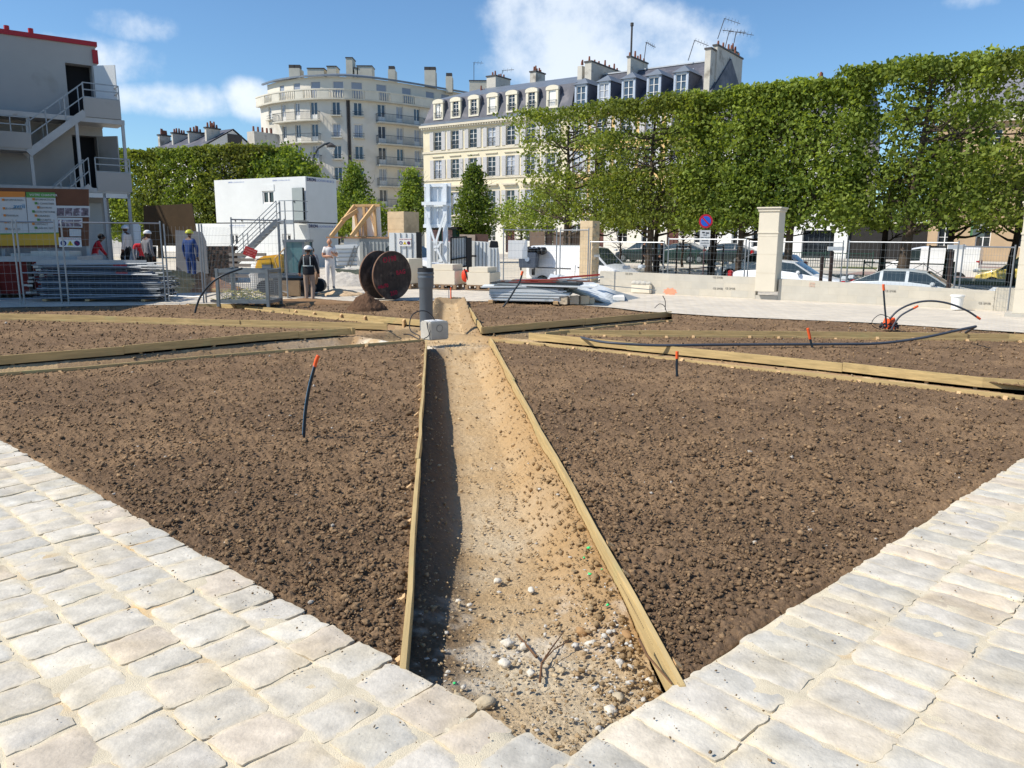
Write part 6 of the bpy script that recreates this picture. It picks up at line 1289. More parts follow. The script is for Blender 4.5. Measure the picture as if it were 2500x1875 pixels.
bg_=empty('bulk_bag',RY(668,700,24.2),R(8),'white woven bulk bag standing behind the wire cage','bag'); bg_.location.z=0; bm=bmesh.new(); bmesh.ops.create_cube(bm,size=1); bmesh.ops.subdivide_edges(bm,edges=bm.edges[:],cuts=5,use_grid_fill=True)
for v in bm.verts:
    r2=Vector((v.co.x,v.co.y,0)); k=1+.12*math.cos(v.co.z*3.1); v.co.x*=k*1.05; v.co.y*=k; v.co+=Vector((.03*math.sin(v.co.z*14+v.co.y*7),.03*math.sin(v.co.x*9),.05*math.sin(v.co.x*7+v.co.y*5) if v.co.z>.3 else 0)); v.co.z+=.5
me=bpy.data.meshes.new('bag_body'); bm.to_mesh(me); bm.free(); me.polygons.foreach_set('use_smooth',[True]*len(me.polygons)); me.materials.append(M('bag_fabric',srgb(208,208,206),.8,0,.06,4,.5,25)); ob=bpy.data.objects.new('bag_body',me); COL.objects.link(ob); ob.parent=bg_; ob.scale=(1.05,.9,.82)
mb=MB(); [mb.tube([(x,-.35,.8),(x*1.1,-.38,1.0),(x*.6,-.3,1.08),(x*.4,-.2,.82)],.018,5) for x in (-.4,.4)]; mb.build('loop_handle',mBlind,bg_)
# plank, bottle, slab bits
for u,v,a,l,d_ in ((590,700,.05,'grey timber offcut in front of the sand heap',(.55,.12,.1)),(540,738,0,'dark flat stone lying on the back left edging',(.5,.2,.06))):
    q=G(u if u!=590 else 540,v+12 if u==590 else v-1); o_=empty('offcut',q,a,l,'offcut'); mb=MB(); mb.bx(-d_[0]/2,d_[0]/2,-d_[1]/2,d_[1]/2,0,d_[2]); mb.build('piece',mStk if u==590 else mSlate,o_,bevel=.01)
bt=empty('plastic_bottle',G(697,722),0,'clear plastic bottle standing by the fence posts','bottle'); mb=MB(); mb.lathe([(.0,0),(.045,0),(.045,.2),(.02,.27),(.02,.30),(.0,.30)],n=12); mb.build('bottle_body',M('clear_plastic',srgb(200,210,212),.15,0,.05,3,0),bt,smooth=True); mb=MB(); mb.cyl((0,0,.30),.022,.025,10); mb.build('cap',mInk,bt)
# paving stones in a row by the sheet pile
for i,(u,l) in enumerate(((1377,'leftmost rough cubic paving stone by the sheet pile'),(1402,'second rough paving stone by the sheet pile'),(1425,'third rough paving stone by the sheet pile'),(1441,'smallest low paving stone at the right of the row'))):
    p=G(u,742 if i<3 else 741); rt=np.random.default_rng(50+i); sz_=(.11,.115,.115,.085)[i]; bm=bmesh.new(); bmesh.ops.create_cube(bm,size=2); bmesh.ops.subdivide_edges(bm,edges=bm.edges[:],cuts=3,use_grid_fill=True)
    for v in bm.verts: v.co=v.co*(1-.10*(max(abs(v.co.x),abs(v.co.y),abs(v.co.z))*0+v.co.length/1.73)**3)*(1+.12*(rt.random()-.5)); v.co.x*=sz_*1.05; v.co.y*=sz_; v.co.z=v.co.z*sz_+sz_*.92
    me=bpy.data.meshes.new('paving_block'); bm.to_mesh(me); bm.free(); me.materials.append(M('sandstone_block',srgb(206,188,160),.9,0,.12,6,.5,30)); ob=bpy.data.objects.new('paving_block',me); COL.objects.link(ob); ob.location=p; ob.rotation_euler=(0,0,.3*i-.3); tag(ob,l,'stone','rough paving stones beside the sheet pile')
# ---- pile of corrugated sheets
def corr(root,x0,x1,y0,y1,z,mat,name,n=None,amp=.018,pitch=.2,tilt=(0,0),rz=0.,along='x'):
    n=n or int((y1-y0)/pitch*4); mb=MB(); nx=8; 
    for j in range(n+1):
        t=j/n; y=y0+(y1-y0)*t; ph=(t*(y1-y0)/pitch)%1; h=amp if ph<.3 else -amp
        for i in range(nx+1): s_=i/nx; x=x0+(x1-x0)*s_; mb.v.append((x,y,z+h+tilt[0]*(x-x0)+tilt[1]*(y-y0)))
    for j in range(n):
        for i in range(nx): a=j*(nx+1)+i; mb.f.append((a,a+1,a+nx+2,a+nx+1)); mb.m.append(0)
    mb.quad((x0,y0-.004,z-.02),(x1,y0-.004,z-.02+tilt[0]*(x1-x0)),(x1,y0-.004,z+.012+tilt[0]*(x1-x0)),(x0,y0-.004,z+.012))
    o_=mb.build(name,mat,root); m_=o_.modifiers.new('t','SOLIDIFY'); m_.thickness=.006; o_.rotation_euler=(0,0,rz); return o_
mShW=M('sheet_white',srgb(222,226,226),.45,.1,.08,2,.05,stain=(srgb(190,196,196),3,.6)); mShG=M('sheet_grey',srgb(150,156,158),.5,.3,.15,3,.05); mShD=M('sheet_dark',srgb(52,56,58),.6,.2,.2,3,.05)
sp=empty('sheet_pile',G(1285,741),R(-9),'stack of white and grey corrugated metal sheets on timber bearers','sheet pile'); s=ppx(sp.location.y); Ls=(1392-1205)/s; rr_=random.Random(12)
for k in range(15):
    z=.08+k*.023; xo=rr_.uniform(-.05,.05)-(k>11)*.05; corr(sp,-.95+xo,.95+xo+rr_.uniform(-.1,.25)-(k<5)*.1,0+rr_.uniform(-.03,.03),1.15,z,[mShW,mShW,mShW,mShG,mShW,mShW][(k*5)%6] if k<13 else [mShD,mShG][k-13],'sheet')
mb=MB(); [mb.bx(x,x+.12,-.12,1.2,0,.075) for x in (-1.0,.72)]; mb.build('bearer',mStk,sp)
for k in range(6): corr(sp,-.9+rr_.uniform(-.3,.2),1.3+rr_.uniform(-.3,.6),.0,.9,.42+k*.02,[mShW,mShG,mShD][k%3],'sheet',tilt=(rr_.uniform(-.03,.02),.0),rz=rr_.uniform(-.12,.12))
for k in range(16):
    a=rr_.uniform(-1.1,-.2); b=rr_.uniform(.6,1.7); y=rr_.uniform(0,1.1); z=.55+rr_.uniform(-.04,.05); mb=MB(); mb.bar((a,y,z),(b,y+rr_.uniform(-.3,.3),z+rr_.uniform(-.03,.04)),rr_.choice([.04,.1]),.02); mb.build('batten',[M('batten_rust',srgb(122,84,66),.8,0,.2,4,.1),mShG,M('batten_red',srgb(170,60,50),.7,0,.1,4,0),MC['batten_rust']][k%4] if k else M('batten_rust',srgb(122,84,66),.8,0,.2,4,.1),sp)
sp2=empty('sheet_pile',G(1445,735),R(-6),'sloping white and grey metal sheets slumped beside the stack','sheet pile')
for k in range(9): corr(sp2,-1.3+k*.09,1.35-k*.02,-.1-k*.03,1.7,.46-k*.012,[mShW,mShW,mShG,mShW][k%4],'sheet',tilt=(-.29-.012*k+.04*rr_.random(),.10),rz=-.12+.10*rr_.random())
mb=MB(); mb.bar((.2,-.1,.45),(1.75,.3,.30),.06,.02); mb.bar((-1.1,.2,.5),(.3,.9,.62),.09,.03); mb.build('batten',mShG,sp2); mb=MB(); mb.bar((-1.2,.7,.56),(.2,.9,.68),.07,.05); mb.build('red_batten',MC['batten_red'],sp2); mb=MB(); mb.bx(-.65,-.45,.1,.35,.25,.45); mb.bx(.6,.9,.3,1.2,0,.1); mb.build('block',mBlind,sp2)
# ---- stone blocks on pallets
mBlk2=M('sawn_stone',srgb(222,212,192),.85,0,.04,2,.15,40)
def stonebox(u0,u1,v0,v1,y,d_,label,rz=R(-20),top=True):
    p=RY((u0+u1)/2,v1,y); p.z=.15; s=ppx(y); w_=(u1-u0)/s*.80; h_=(v1-v0)/s; pallet((p.x,p.y,0),rz,'pallet under the '+label,sz=(w_+.1,d_+.05)); root=empty('stone_block',p,rz,label,'stone block','sawn stone blocks on pallets'); mb=MB(); mb.bx(-w_/2,w_/2,-d_/2,d_/2,0,h_); mb.build('block',mBlk2,root,bevel=.01); 
    return root,w_,h_
r0,w_,h_=stonebox(1055,1135,672,705,26.5,.95,'sawn cream stone block right of the grey pipe'); mb=MB(); mb.bx(-w_/2+.02,w_/2-.1,-.4,.42,h_+.003,h_+.2); b_=mb.build('top_slab',mBlk2,r0,bevel=.01)
r0,w_,h_=stonebox(1143,1218,677,707,26.2,.95,'sawn cream stone block left of the metal sheets'); mb=MB(); mb.bx(-w_/2+.05,w_/2-.1,-.4,.42,h_+.003,h_+.17); mb.build('top_slab',mBlk2,r0,bevel=.01)
r0,w_,h_=stonebox(972,1024,644,703,26.8,1.0,'tall sawn cream stone block between reel and grey pipe')
lb=empty('lifting_bag',RY(1136,672,26.0),0,'orange red bag with black strap hanging on the dark gate post','bag'); mb=MB(); V_,F_=IV2,IF2; mb.v+=[(v[0]*.13,v[1]*.11,v[2]*.2-(.03 if v[2]<0 else 0)) for v in V_]; mb.f+=[tuple(f) for f in F_]; mb.m+=[0]*len(F_); mb.build('pouch',M('bag_orange',srgb(232,66,36),.6,0,.08,3,.3,20),lb,smooth=True); mb=MB(); mb.tube([(-.03,-.1,.22),(.03,-.12,.05),(.09,-.1,-.16)],.022,6); mb.build('strap',mBlk,lb)
bk=RN(2337,735,22.35); bk.z=0; bm_=empty('bucket',bk,0,'white plastic bucket with lid standing before the low wall','bucket'); mb=MB(); mb.lathe([(0,0),(.12,0),(.145,.32),(.0,.32)],n=24); mb.build('bucket_body',M('bucket_white',srgb(238,238,234),.5,0,.03,3,0),bm_,smooth='auto'); mb=MB(); mb.lathe([(0,.322),(.165,.322),(.165,.36),(.0,.362)],n=24); mb.build('lid',MC['bucket_white'],bm_,smooth='auto')
# ---- hoarding, gate, sign frame, container, props
mHoard=M('hoarding_white',srgb(228,230,228),.5,.05,.04,1.5,.05); mSeam=M('hoarding_seam',srgb(120,124,126),.6,0,.05,2,0)
def hoard(name,pts,y,rz,label,ribs=5,extra=None,mat=None):
    us=[p[0] for p in pts]; o_=RY(min(us),650,y); o_.z=0; f=Fr(o_,rz); root=f.root(name,label,'hoarding'); mb=MB(); f.poly(mb,pts,0,.04); mb.build('panel',mat or mHoard,root)
    a,b=min(us),max(us); vt=min(p[1] for p in pts); vb=max(p[1] for p in pts); mb=MB()
    for i in range(1,ribs+1): u=a+(b-a)*i/(ribs+1); vtt=np.interp(u,[pts[0][0],pts[1][0]],[pts[0][1],pts[1][1]]); mb_a=f.P(u,vtt+1,-.012); mb_b=f.P(u,vb-1,-.012); mb.bx(mb_a.x-.012,mb_a.x+.012,-.022,-.001,mb_b.z,mb_a.z)
    mb.build('rib',mSeam,root); return f,root
f1,hd=hoard('hoarding',[(950,568),(1019,569),(1016,640),(950,640)],28,R(-8),'white corrugated hoarding carrying the three symbol safety sign',4); signs3(f1,hd,973,1004,581,601,-.03)
o_=RY(1024,650,27.8); o_.z=0; gp=empty('gate_post',o_,0,'black steel gate post left of the white parked car','post'); mb=MB(); mb.bx(-.09,.09,-.09,.09,0,RY(1024,567,27.8).z); mb.build('post_shaft',mBlk,gp)
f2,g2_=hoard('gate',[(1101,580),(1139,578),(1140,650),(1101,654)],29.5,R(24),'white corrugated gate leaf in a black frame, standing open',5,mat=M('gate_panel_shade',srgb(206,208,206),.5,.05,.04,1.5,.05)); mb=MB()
for a,b in (((1101,580),(1139,578)),((1101,654),(1140,650)),((1101,580),(1101,654)),((1139,578),(1140,650)),((1101,634),(1140,628))): f2.bar(mb,a,b,-.04,.05)
mb.build('frame',mBlk,g2_); g2_['category']='gate'
o_=RY(1146,650,28.6); o_.z=0; gp=empty('gate_post',o_,0,'black steel gate post behind the orange bag','post'); mb=MB(); mb.bx(-.09,.09,-.09,.09,0,RY(1146,580,28.6).z); mb.bx(.09,.25,-.03,.03,RY(1146,627,28.6).z,RY(1146,625,28.6).z+.03); mb.build('post_shaft',mBlk,gp)
hoard('hoarding',[(1151,588),(1195,591),(1190,668),(1151,664)],28.8,R(-12),'white corrugated hoarding with a slanting shadow right of the gate post',4)
hoard('hoarding',[(1193,605),(1217,605),(1223,676),(1190,672)],28.0,R(-5),'narrow white corrugated sheet at the right end of the hoarding',3)
o_=RY(1206,597,28.3); bx_=empty('black_case',o_,0,'black metal case standing on top of the narrow hoarding','case'); mb=MB(); s=ppx(28.3); mb.add([(-11/s,0,-8/s),(11/s,0,-8/s),(9/s,0,8/s),(-9/s,0,9/s),(-11/s,.3,-8/s),(11/s,.3,-8/s),(9/s,.3,8/s),(-9/s,.3,9/s)],[(0,1,2,3),(4,7,6,5),(0,4,5,1),(1,5,6,2),(2,6,7,3),(3,7,4,0)]); mb.build('case_body',mBlk,bx_,bevel=.02)
hoard('hoarding',[(1046,588),(1100,590),(1100,640),(1046,640)],31,R(-5),'white hoarding behind the legs of the sign frame',6)
# big white sign frame on two posts
o_=RY(1062,640,30); o_.z=0; f3=Fr(o_,R(-14)); sf=f3.root('sign_frame','tall white timber sign frame seen from behind on two braced posts','sign frame'); mWh=M('frame_white',srgb(232,238,242),.6,0,.03,2,0)
mb=MB(); f3.poly(mb,[(1039,452),(1100,451),(1101,553),(1039,553)],-.0,.04); mb.build('sign_panel',mWh,sf)
for u in (1045,1086):
    mb=MB(); a=f3.P(u,449,-.12); mb.bx(a.x-.075,a.x+.075,-.17,-.02,0,a.z); mb.build('post',mWh,sf)
mb=MB()
for a,b in (((1036,453),(1101,451)),((1036,502),(1101,499)),((1034,552),(1101,551)),((1030,497),(1090,496))): f3.bar(mb,a,b,-.06 if a[1]!=497 else -.24,.07,.12)
mb.build('cross_rail',mWh,sf); mb=MB()
for a,b in (((1038,455),(1038,552)),((1099,452),(1100,551)),((1069,455),(1069,550)),((1055,460),(1055,550)),((1080,460),(1080,550))): f3.bar(mb,a,b,-.03,.05,.05)
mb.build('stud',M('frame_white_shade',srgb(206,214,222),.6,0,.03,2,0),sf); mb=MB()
for a,b in (((1040,522),(1064,600)),((1086,520),(1060,605)),((1064,600),(1080,638)),((1078,590),(1062,612))): f3.bar(mb,a,b,-.26,.05,.07)
mb.build('brace',mWh,sf)
# white open topped container with timber props
o_=RY(840,640,32.5); o_.z=0; f4=Fr(o_,R(-10)); ct=f4.root('container','white low steel container with a rusty top edge, grey ribbed end to the right','container'); zt=f4.Z(840,582,0)
mb=MB(); xa_=f4.X(840,0,600);xb_=f4.X(879,0,600);xc_=f4.X(955,0,600); mb.bx(xa_,xb_,0,1.9,.0,zt); mb.build('side',mHoard,ct); mb=MB(); mb.bx(xb_+.003,xc_,-.06,1.9,0,zt); mb.mat(0); mb.build('end',M('container_grey',srgb(160,164,162),.6,.05,.1,1.5,.1,stain=(srgb(150,104,70),1.6,.66)),ct)
mb=MB(); [mb.bx(xb_+.1+i*.16,xb_+.16+i*.16,-.1,-.061,.1,zt-.12) for i in range(int((xc_-xb_-.2)/.16))]; mb.build('rib',MC['container_grey'],ct); mb=MB(); mb.bx(f4.X(800,0,600),xc_,-.12,1.92,zt+.003,zt+.07); mb.build('top_edge',M('rusty_timber',srgb(158,122,92),.8,0,.2,3,.1),ct)
f5,gd=hoard('trailer_side',[(818,598),(873,596),(872,650),(822,650)],31.5,R(0),'white panelled trailer side leaning before the container',0); mb=MB(); [f5.bar(mb,(819,598+k*10),(872,597+k*10),-.02,.03,.02) for k in range(1,6)]; f5.bar(mb,(866,600),(846,652),-.06,.04); f5.bar(mb,(875,600),(855,652),-.06,.04); [f5.bar(mb,(866-k*4,606+k*10),(873-k*4,606+k*10),-.06,.03) for k in range(5)]; mb.build('slat',mSeam,gd); gd['category']='panel'
o_=RY(895,577,33); fp_z=f4.Z(860,582,.9)
o_.z=0; f6=Fr(o_,R(-10)); fw=f6.root('propped_formwork','white formwork panel held up by pale raking timber props on the container','formwork panel')
mFw=M('formwork_white',srgb(240,234,222),.7,0,.04,2,0); mLum=M('raw_lumber',srgb(206,168,118),.75,0,.15,3,.2,60); wood_grain(mLum,2,20)
mb=MB(); f6.poly(mb,[(860,502),(927,501),(931,577),(860,577)],.0,.05); mb.build('panel',mFw,fw)
mb=MB()
for a,b in (((866,503),(874,576)),((888,502),(893,576)),((913,502),(918,576)),((866,502),(928,501))): f6.bar(mb,a,b,-.06,.10)
for a,b in (((888,504),(882,576)),((897,504),(920,576))): f6.bar(mb,a,b,-.04,.03)
mb.build('stud',mLum,fw); mb=MB()
for (a,ya),(b,yb_) in (((((866,503)),-.1),((808,578),-1.1)),(((872,514),-.15),((836,538),-.7)),(((914,503),-.1),((858,577),-1.1))):
    mb.bar(f6.P(*a,ya),f6.P(*b,yb_),.10,.16)
mb.build('prop',mLum,fw)
# brown timber hoarding behind the fence
for i,(u0,u1,v0,v1,c) in enumerate(((1160,1192,571,590,(92,70,64)),(1122,1160,572,592,(176,160,146)),(1293,1330,564,601,(146,126,112)),(1331,1349,566,600,(74,62,58)),(1350,1391,566,600,(140,122,112)),(1392,1416,566,600,(78,66,60)))):
    o_=RY(u0,620,44); o_.z=0; f=Fr(o_,R(-3)); rt=f.root('timber_hoarding',['dark brown timber panel above the gate post','pale timber panel left of the dark brown one','pale weathered timber panel behind the dustbin','narrow dark timber panel right of the weathered one','wide grey brown timber panel behind the van roof','dark timber panel beside the broken stone pillar'][i],'timber panel','timber panels behind the site fence'); mb=MB(); f.poly(mb,[(u0,v0),(u1,v0+1),(u1,v1+40),(u0,v1+40)],0,.05); mb.build('boards',M('timber_panel_%d'%i,srgb(*c),.85,0,.15,4,.2),rt,)
# dustbin
db=empty('dustbin',RY(1291,660,33.5),R(-12),'grey wheeled dustbin full of black bags','dustbin'); db.location.z=RY(1291,659,33.5).z; s=ppx(33.5); w_=22/s; h_=42/s; mb=MB(); mb.add([(-w_*.9,-.35,.1),(w_*.9,-.35,.1),(w_,-.4,h_),(-w_,-.4,h_),(-w_*.9,.35,.1),(w_*.9,.35,.1),(w_,.4,h_),(-w_,.4,h_)],[(0,1,2,3),(4,7,6,5),(0,4,5,1),(1,5,6,2),(2,6,7,3),(3,7,4,0)]); mb.build('bin_body',M('bin_grey',srgb(78,88,104),.6,0,.06,3,0),db,bevel=.02)
mb=MB(); rr_=random.Random(3)
for k in range(5): c=Vector((-w_+.2+k*.2,0,h_+.06)); b0=len(mb.v); mb.v+=[tuple(c+Vector((v[0]*.17,v[1]*.3,v[2]*.14*(1+rr_.random()*.4)))) for v in IV2]; mb.f+=[tuple(b0+i for i in f) for f in IF2]; mb.m+=[0]*len(IF2)
mb.build('rubbish_bag',mBlk,db,smooth=True); mb=MB(); mb.bx(w_*.2,w_+.05,-.42,.45,h_+.16,h_+.2); mb.build('lid',MC['bin_grey'],db); mb=MB(); [mb.cyl((x,-.3,.06),.07,.05,10,axis=(1,0,0)) for x in (-w_*.8,w_*.7)]; mb.build('wheel',mRub,db)
mb=MB(); mb.prism([(.0+.1*math.cos(t*.5),h_*.62+.1*math.sin(t*.5)) for t in range(12)],0,.004,M=Matrix(((1,0,0),(0,0,-1),(0,1,0)))); q=mb.build('emblem',M('emblem_pale',srgb(150,166,186),.6,0,0,1,0),db); q.location=(0,-.40,0)
# wheelbarrow
wb=empty('wheelbarrow',G(860,693),R(170),'grey green wheelbarrow left of the cable reel','wheelbarrow'); mWb=M('barrow_green',srgb(112,122,112),.6,.1,.15,3,.1)
mb=MB(); mb.add([(-.35,-.25,.25),(.35,-.2,.28),(.35,.2,.28),(-.35,.25,.25),(-.5,-.33,.52),(.55,-.3,.55),(.55,.3,.55),(-.5,.33,.52)],[(0,3,2,1),(0,1,5,4),(1,2,6,5),(2,3,7,6),(3,0,4,7)]); mb.build('tray',mWb,wb); mb=MB()
for y in (-.25,.25): mb.tube([(.95,y*.3,.2),(.2,y*.8,.25),(-.6,y,.45),(-1.0,y,.62)],.02,6); mb.tube([(-.3,y,.32),(-.45,y,.0)],.02,6)
mb.tube([(-1.0,-.25,.62),(-1.08,0,.64),(-1.0,.25,.62)],.02,6); mb.build('frame',mSteel,wb); mb=MB(); mb.lathe([(.12,-.04),(.2,-.04),(.2,.04),(.12,.04),(.12,-.04)],(.8,0,.2),20,M=Matrix(((1,0,0),(0,0,1),(0,1,0)))); mb.build('wheel',mRub,wb)
# ---- street lamp, kiosk, signs
o_=RY(1100/1,560,80); 
lp=empty('street_lamp',RY(768,640,78),0,'black street lamp with curved arm above the site cabin','street lamp'); lp.location.z=0; b=Vector(lp.location); P=[RY(u,v,78)-b for u,v in ((764,640),(764,420),(766,380),(776,362),(792,352),(806,350))]; mb=MB(); mb.tube(P,.12,8); mb.build('post',mIron,lp,smooth=True); c=RY(808,351,78)-b; mb=MB(); mb.lathe([(.05,.1),(.2,0),(.45,-.18),(.42,-.36),(.0,-.36)],tuple(c),16); mb.build('lamp_head',mLead,lp,smooth='auto'); mb=MB(); mb.lathe([(.38,-.37),(.3,-.62),(0,-.72)],tuple(c),14); mb.build('lamp_globe',M('globe_glass',srgb(200,206,210),.1,0,.02,2,0),lp,smooth=True)
ks=empty('bus_shelter',RY(1075,640,55),R(-35),'dark green kiosk with a wide roof behind the white sign frame','kiosk'); ks.location.z=0; kz=RY(1075,560,55).z; mGk=M('kiosk_green',srgb(34,72,62),.6,0,.08,2,0); mb=MB(); mb.bx(-1.2,1.4,0,1.6,0,kz); mb.build('body',mGk,ks); mb=MB(); mb.bx(-2.0,2.0,-.6,2.,kz+.003,kz+.16); mb.build('roof',mBlk,ks); mb=MB(); mb.bx(-.9,-.1,-.03,-.002,.9,2.2); mb.bx(.2,1.1,-.03,-.002,.9,2.2); mb.build('poster_case',M('poster_mix',srgb(190,150,150),.5,0,.8,5,0),ks)
f7o=RY(1718,640,33.5); ns=empty('parking_sign',f7o,0,'round blue and red no parking sign above a white text plate','sign'); ns.location.z=-.2; zc_=RY(1717,540,33.5).z+.2; s=ppx(33.5); rS=16.5/s; D_=Matrix(((1,0,0),(0,0,-1),(0,1,0)))
mb=MB(); mb.tube([(0,.03,0),(0,.03,zc_+.2)],.03,8); mb.build('post',M('post_brown',srgb(70,44,44),.6,0,.1,3,0),ns)
mb=MB(); mb.prism([(rS*math.cos(t*.1571),zc_+rS*math.sin(t*.1571)) for t in range(40)],0,.012,M=D_); d_=mb.build('disc',M('sign_red',srgb(206,34,60),.4,0,.03,3,0),ns); mb=MB(); mb.prism([(rS*.72*math.cos(t*.1571),zc_+rS*.72*math.sin(t*.1571)) for t in range(40)],.013,.017,M=D_); mb.build('blue_field',M('sign_bright_blue',srgb(40,104,220),.4,0,.03,3,0),d_)
mb=MB(); a=rS*.8*.707; mb.bar((-a,-.022,zc_+a),(a,-.022,zc_-a),.006,rS*.22); mb.build('diagonal_bar',MC['sign_red'],d_)
z1=RY(1717,562,33.5).z+.2;z0=RY(1717,602,33.5).z+.2; w_=12.5/s; mb=MB(); mb.bx(-w_,w_,-.012,-.0,z0,z1); pl=mb.build('text_plate',MC['sign_white'],ns); 
for i,(t,sz_) in enumerate((('SAUF','.06'),('ARRET MINUTE','.05'),('VEHICULES','.05'),('DU LUNDI AU','.045'),('SAMEDI','.045'))): text(pl,t,(0,-.016,z1-.22-.11*i),float(sz_)*1.15,FRONT,mBlk,align='CENTER')
mb=MB(); mb.bx(-w_*.6,-w_*.1,-.018,-.013,z1-.12,z1-.07); mb.bx(w_*.1,w_*.7,-.018,-.013,z1-.14,z1-.09); mb.build('pictogram',mBlk,pl)
# parking meter post with P sign, right
pm=empty('parking_sign',RY(2378,650,40),R(-30),'green and grey parking panel with P symbol under the trees','sign'); pm.location.z=-.1; zt=RY(2378,528,40).z+.1;zb=RY(2378,578,40).z+.1; s=ppx(40); mb=MB(); mb.bx(-.22,.3,-.08,.08,zb,zt); mb.build('panel',M('panel_grey_green',srgb(92,108,110),.6,0,.1,3,0),pm); mb=MB(); mb.bx(-.34,-.225,-.09,.09,zb,zt); mb.build('side_band',M('band_green',srgb(86,130,92),.6,0,.1,3,0),pm); text(pm,'P',(-.05,-.09,zt-.75),.5,FRONT,mWin); mb=MB(); mb.bx(.0,.12,-.03,.03,0,zb); mb.build('post',mLead,pm)
for i,(u,n,v0,v1) in enumerate(((2030,30,600,670),(2322,29,595,690),(2146,36,530,660),(2007,31,612,670))):
    if i==2: continue
    q=RN(u,640,n); q.z=zg(n); o_=empty('bollard_post',q,0,['thin dark post with small white tab right of the tall pillar','brown wooden post with small white cap board before the white van','','dark post left of the white tabbed one'][i],'post'); zt=RN(u,v0,n).z-q.z; mb=MB(); mb.bx(-.05,.05,-.05,.05,0,zt-.2); mb.build('post_shaft',M('post_dark_wood',srgb(54,42,38),.8,0,.2,4,.1),o_)
    if i<2: mb=MB(); mb.box((.1,-.05,zt-.1),(.62,.03,.14),rz=.1); mb.build('tab',mWin,o_)
# young tree stakes (dark posts with cross bars)
for i,(u,l) in enumerate(((1747,'dark stake frame round the sapling right of the no parking sign'),(1668,'dark stake frame round the sapling left of the no parking sign'),(2290,'stake frame between white van and mesh fence'))):
    n=36; q=RN(u,640,n); q.z=zg(n); o_=empty('tree_stakes',q,R(-35),l,'tree stakes','stake frames round young trees'); zt=RN(u,598,n).z-q.z
    for x in (-.35,.35): mb=MB(); mb.bx(x-.03,x+.03,-.03,.03,0,zt); mb.build('stake',mBlk,o_)
    mb=MB(); mb.bx(-.35,.35,-.04,.04,zt-.12,zt-.04); mb.build('cross_bar',mBlk,o_)
# green railing along the far kerb
mGr=M('railing_green',srgb(30,66,56),.6,0,.08,3,0)
def railing(u0,u1,n,v0,label,crossed=False,H=1.0):
    a=RN(u0,640,n);b=RN(u1,640,n); z=zg(n); a.z=b.z=z; d=b-a; L_=d.length; root=empty('railing',a,math.atan2(d.y,d.x),label,'railing','railings along the far pavement'); mb=MB(); mb.bar((0,0,H),(L_,0,H),.05,.05); mb.bar((0,0,.12),(L_,0,.12),.04,.04); mb.build('rail',mGr,root); k=max(2,int(L_/2.2)); mb=MB()
    for i in range(k+1): mb.bar((L_*i/k,0,0),(L_*i/k,0,H+.12),.06,.06)
    mb.build('post',mGr,root); mb=MB(); m=int(L_/(.14 if not crossed else 1.1))
    for i in range(m):
        x=L_*i/m
        if crossed: mb.bar((x,0,.12),(x+L_/m,0,H),.02,.02); mb.bar((x,0,H),(x+L_/m,0,.12),.02,.02)
        else: mb.bar((x,0,.12),(x,0,H),.022,.022)
    mb.build('bars',mGr,root)
railing(1515,1800,50.2,0,'green barred railing behind the two pedestrians'); railing(1905,2130,50.2,0,'green barred railing right of the tall stone pillar'); railing(2110,2330,37.5,0,'brown crossed railing in front of the white van with leaf shadows',True,.85)
